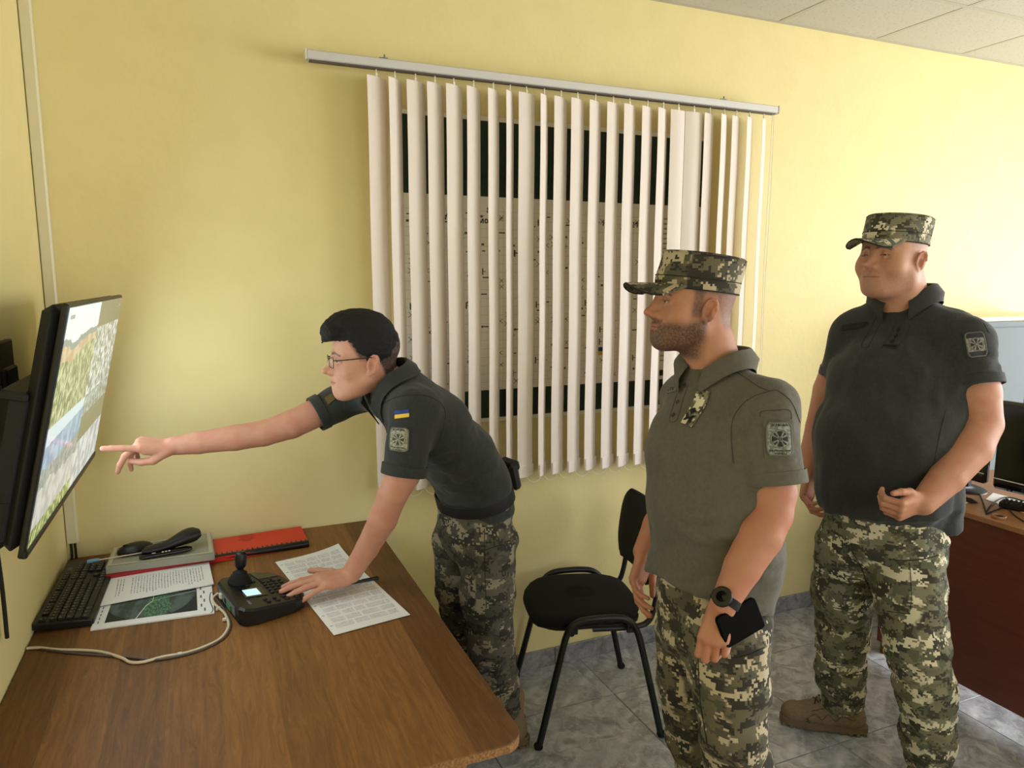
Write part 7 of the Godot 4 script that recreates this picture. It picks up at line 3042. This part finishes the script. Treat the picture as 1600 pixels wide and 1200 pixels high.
func tall_man() -> void:
	var fwd := facing(deg_to_rad(50))
	var left := Vector3.UP.cross(fwd).normalized()
	var ankle_l := px(1450, 1196, 2.40)
	var ankle_r := px(1316, 1098, 2.735)
	var o := (ankle_l + ankle_r) * 0.5
	o.y = 0.0
	var man := person("tall stout man in a slate grey polo, camouflage trousers and cap, hand at his belt", o)
	var neck := px(1412, 478, 2.42)
	var upper := px(1420, 540, 2.41)
	var chest := px(1408, 600, 2.39)
	var belly := px(1386, 690, 2.36)
	var hip := px(1380, 755, 2.38)
	var hem := px(1382, 787, 2.39)
	var sh_l := px(1504, 536, 2.27)
	var sh_r := px(1335, 524, 2.54)
	var s := Field.new()
	s.cone(neck - Vector3(0, 0.020, 0), upper, 0.074, 0.105, 0.03, left, 1.1, 1.8)
	s.chain([upper, chest, belly, hip], [0.115, 0.160, 0.176, 0.170], 0.03, left, [1.78, 1.42, 1.26, 1.24])
	s.cone(hip, hem, 0.170, 0.170, 0.03, left, 1.24, 1.24, 0, true)
	s.cone(neck - Vector3(0, 0.020, 0), sh_l + Vector3(0, 0.012, 0), 0.074, 0.070, 0.05)
	s.cone(neck - Vector3(0, 0.020, 0), sh_r + Vector3(0, 0.012, 0), 0.074, 0.070, 0.05)
	s.cone(sh_l, px(1518, 603, 2.245), 0.089, 0.089, 0.035, Vector3.ZERO, 1, 1, 0, true)
	s.cone(sh_r, px(1318, 588, 2.58), 0.080, 0.082, 0.035, Vector3.ZERO, 1, 1, 0, true)
	# shirt tail that hangs lower at the side and back
	s.cone(px(1440, 740, 2.36), px(1452, 828, 2.37), 0.105, 0.102, 0.04, Vector3.ZERO, 1, 1, 0, true)
	shirt_wrinkles(s, 501, 0.005)
	s.wrinkle(ridges(502), Basis(Vector3.BACK, -0.7) * Basis.from_scale(Vector3(14, 6, 14)), 0.012, px(1440, 590, 2.3), 0.16)
	s.wrinkle(ridges(503), Basis(Vector3.BACK, 0.4) * Basis.from_scale(Vector3(8, 22, 8)), 0.010, px(1540, 580, 2.2), 0.09)
	var into := []
	var b := field_box(s)
	clip(s, 0.0090, b[0], b[1], into, o)
	var shirt := Node3D.new()
	shirt.name = "polo_shirt"
	man.add_child(shirt)
	shirt.set_meta("label", "slate grey polo shirt stretched over a round belly")
	finish("shirt_cloth", into, M.shirt_slate, shirt)
	collar(s, shirt, o, neck + Vector3(0, 0.036, 0) - fwd * 0.006, Vector3.UP, fwd, 0.090, 0.092, 0.036, 0.052, 0.020, M.shirt_slate, 0.32)
	seam("sleeve_seam", s, [[1545, 520], [1528, 492], [1505, 481], [1480, 488], [1462, 504], [1452, 530], [1456, 560], [1468, 588]], 1.8, 0.0009, M.thread_dark, shirt, o)
	seam("side_seam", s, [[1478, 640], [1468, 680], [1460, 720], [1452, 760]], 1.8, 0.0009, M.thread_dark, shirt, o)
	seam("placket_edge", s, [[1372, 488], [1362, 510], [1350, 530], [1346, 541], [1356, 542], [1368, 520], [1380, 495]], 1.8, 0.0009, M.thread_dark, shirt, o)
	emblem(s, [[1505, 521], [1536, 518], [1543, 556], [1513, 560]], 1.8, Color(0.60, 0.58, 0.52), Color(0.14, 0.14, 0.17), Color(0.62, 0.63, 0.63), M.shirt_slate, shirt, o, 8, false)
	var tape := badge_grid(s, [[1318, 508], [1355, 503], [1348, 512], [1316, 517]], 1.8, 6, 3, 0.003)
	var tp := badge("name_tape", tape, 0.003, mat(Color(0.085, 0.09, 0.088), 0.85), shirt, o)
	seam("tape_border", s, [[1316, 508], [1355, 502.5], [1348, 513], [1315, 518], [1316, 508]], 1.8, 0.0016, M.shirt_slate, tp, o)
	var tab := badge_grid(s, [[1400, 508], [1421, 508], [1402, 544], [1377, 543]], 1.8, 6, 6, 0.003)
	var rb := badge("rank_tab", tab, 0.003, M.shirt_slate, shirt, o)
	var tn: Vector3 = (tab[0][1] - tab[0][0]).cross(tab[1][0] - tab[0][0]).normalized()
	if tn.dot(EYE - tab[0][0]) < 0:
		tn = -tn
	for k in 3:
		var g := Geo.new()
		var pts := []
		for e in 4:
			pts.append(on_grid(tab, 0.36 + cos(TAU * e / 4.0) * 0.17, 0.17 + k * 0.24 + sin(TAU * e / 4.0) * 0.11) + tn * 0.0018 - o)
		g.quad(pts[0], pts[1], pts[2], pts[3])
		for i in g.n.size():
			g.n[i] = tn
		part("rank_star", g.mesh(), M.ink, rb)
	var bar := Geo.new()
	bar.quad(on_grid(tab, 0.05, 0.97) + tn * 0.0018 - o, on_grid(tab, 0.92, 0.97) + tn * 0.0018 - o, on_grid(tab, 0.92, 0.86) + tn * 0.0018 - o, on_grid(tab, 0.05, 0.86) + tn * 0.0018 - o)
	for i in bar.n.size():
		bar.n[i] = tn
	part("rank_bar", bar.mesh(), M.ink, rb)
	cuff(shirt, o, sh_l, px(1518, 603, 2.245), 0.089, 0.089, M.shirt_slate)
	cuff(shirt, o, sh_r, px(1318, 588, 2.58), 0.080, 0.082, M.shirt_slate)
	# trousers
	var t := Field.new()
	t.cone(px(1378, 765, 2.39), px(1376, 832, 2.42), 0.160, 0.150, 0.03, left, 1.18, 1.2)
	t.chain([px(1416, 850, 2.36), px(1421, 930, 2.34), px(1432, 1010, 2.31), px(1447, 1080, 2.33), px(1451, 1150, 2.37), ankle_l + Vector3(0, 0.03, 0)], [0.122, 0.108, 0.094, 0.088, 0.084, 0.074], 0.025)
	t.chain([px(1328, 850, 2.50), px(1318, 920, 2.56), px(1316, 990, 2.63), px(1313, 1050, 2.69), ankle_r + Vector3(0, 0.03, 0)], [0.118, 0.104, 0.090, 0.088, 0.080], 0.025)
	t.below(Vector3(0, 0.075, 0), Vector3(0, -1, 0))
	trouser_wrinkles(t, 511, 0.008)
	t.wrinkle(noise(1.0, 512, 2), Basis(Vector3.BACK, 0.5) * Basis.from_scale(Vector3(8, 22, 8)), 0.011, px(1445, 1060, 2.3), 0.22)
	t.wrinkle(noise(1.0, 513, 2), Basis.from_scale(Vector3(7, 20, 7)), 0.010, px(1312, 1070, 2.65), 0.16)
	var into2 := []
	b = field_box(t)
	clip(t, 0.0095, b[0], b[1], into2, o)
	var tr := Node3D.new()
	tr.name = "trousers"
	man.add_child(tr)
	tr.set_meta("label", "pale digital camouflage cargo trousers")
	finish("trouser_cloth", into2, M.camo_faded_lit, tr)
	seam("pocket_flap", t, [[1389, 873], [1410, 876], [1440, 874], [1465, 868]], 1.8, 0.0016, M.thread, tr, o)
	seam("pocket_edge", t, [[1386, 955], [1405, 957], [1421, 956], [1424, 920], [1421, 878]], 1.8, 0.0012, M.thread, tr, o)
	seam("fly_seam", t, [[1330, 860], [1345, 885], [1356, 915]], 1.8, 0.0016, M.thread, tr, o)
	boot(man, o, ankle_l, facing(deg_to_rad(40)), false)
	boot(man, o, ankle_r, on_y(1213, 1128, 0.0) - on_y(1345, 1147, 0.0), true)
	# skin
	var skin := lin(0.74, 0.54, 0.43)
	var flush := lin(0.71, 0.43, 0.33)
	var body := []
	var hx := head_frame(px(1439, 409, 2.29), deg_to_rad(29), -0.09, 0.0, 1.08)
	var hf := head_field(1.06, 1.36, hx.affine_inverse() * (neck - Vector3(0, 0.03, 0)), 0.080, 1.2, 0.55)
	var grain := noise(170.0, 15, 2)
	var opt := {"flush": flush, "lip": lin(0.68, 0.45, 0.37), "lash": 0.0005, "brow": lin(0.20, 0.14, 0.11), "hair": lin(0.50, 0.38, 0.31), "hair_amount": 0.35, "beard": lin(0.50, 0.38, 0.32), "beard_amount": 0.22}
	job(hf, 0.0027, Vector3(-0.115, -0.21, -0.14), Vector3(0.115, 0.14, 0.14), body, at(-o) * hx, func(p: Vector3, _n: Vector3) -> Color: return face_paint(p, skin, opt, grain))
	eyes(man, hx, o, Vector3(-0.15, -0.05, 1))
	cap(man, hx, o, 0.02, 0.078, 1.035, 0.040, M.camo_faded_lit)
	var paint := arm_paint(skin, flush, 8)
	var wrist_l := px(1442, 786, 2.13)
	arm_and_hand([sh_l, px(1523, 615, 2.24), px(1533, 662, 2.235), px(1515, 700, 2.20), px(1480, 745, 2.16), wrist_l], [0.075, 0.072, 0.060, 0.062, 0.050, 0.036], func(g: Field) -> void:
		hand_field(g, wrist_l, px(1392, 803, 2.09) - wrist_l, axis_near * 0.9 - Vector3(0, 0.35, 0) + axis_right * 0.1, [[0.9, 1.1, 0.5], [1.0, 1.2, 0.5], [1.05, 1.2, 0.5], [1.1, 1.1, 0.5]], 0.04, [Vector3(0.8, 0.6, -0.1), Vector3(1.0, 0.25, -0.1), Vector3(1.0, 0.0, -0.15)], 1.04, 1.0), body, o, paint)
	var wrist_r := px(1262, 742, 2.63)
	arm_and_hand([sh_r, px(1300, 610, 2.61), px(1284, 668, 2.65), px(1275, 705, 2.65), wrist_r], [0.070, 0.064, 0.056, 0.054, 0.035], func(g: Field) -> void:
		hand_field(g, wrist_r, px(1259, 775, 2.62) - wrist_r, -axis_near * 0.75 - axis_right * 0.6, [[0.5, 0.6, 0.4], [0.6, 0.7, 0.4], [0.7, 0.8, 0.4], [0.8, 0.8, 0.4]], 0.04, [Vector3(0.8, 0.5, -0.3), Vector3(0.95, 0.1, -0.3), Vector3(0.95, 0.0, -0.3)], 1.0, 1.0), body, o, paint)
	under_body(body, o, [neck, upper, chest, belly, px(1376, 832, 2.42)], [0.06, 0.09, 0.13, 0.16, 0.13], left, [1.0, 1.6, 1.35, 1.1, 1.15], [[[px(1416, 850, 2.36), px(1432, 1010, 2.31), ankle_l], [0.09, 0.065, 0.045]], [[px(1328, 850, 2.50), px(1316, 990, 2.63), ankle_r], [0.09, 0.065, 0.045]]], paint)
	finish("body", body, M.skin, man)
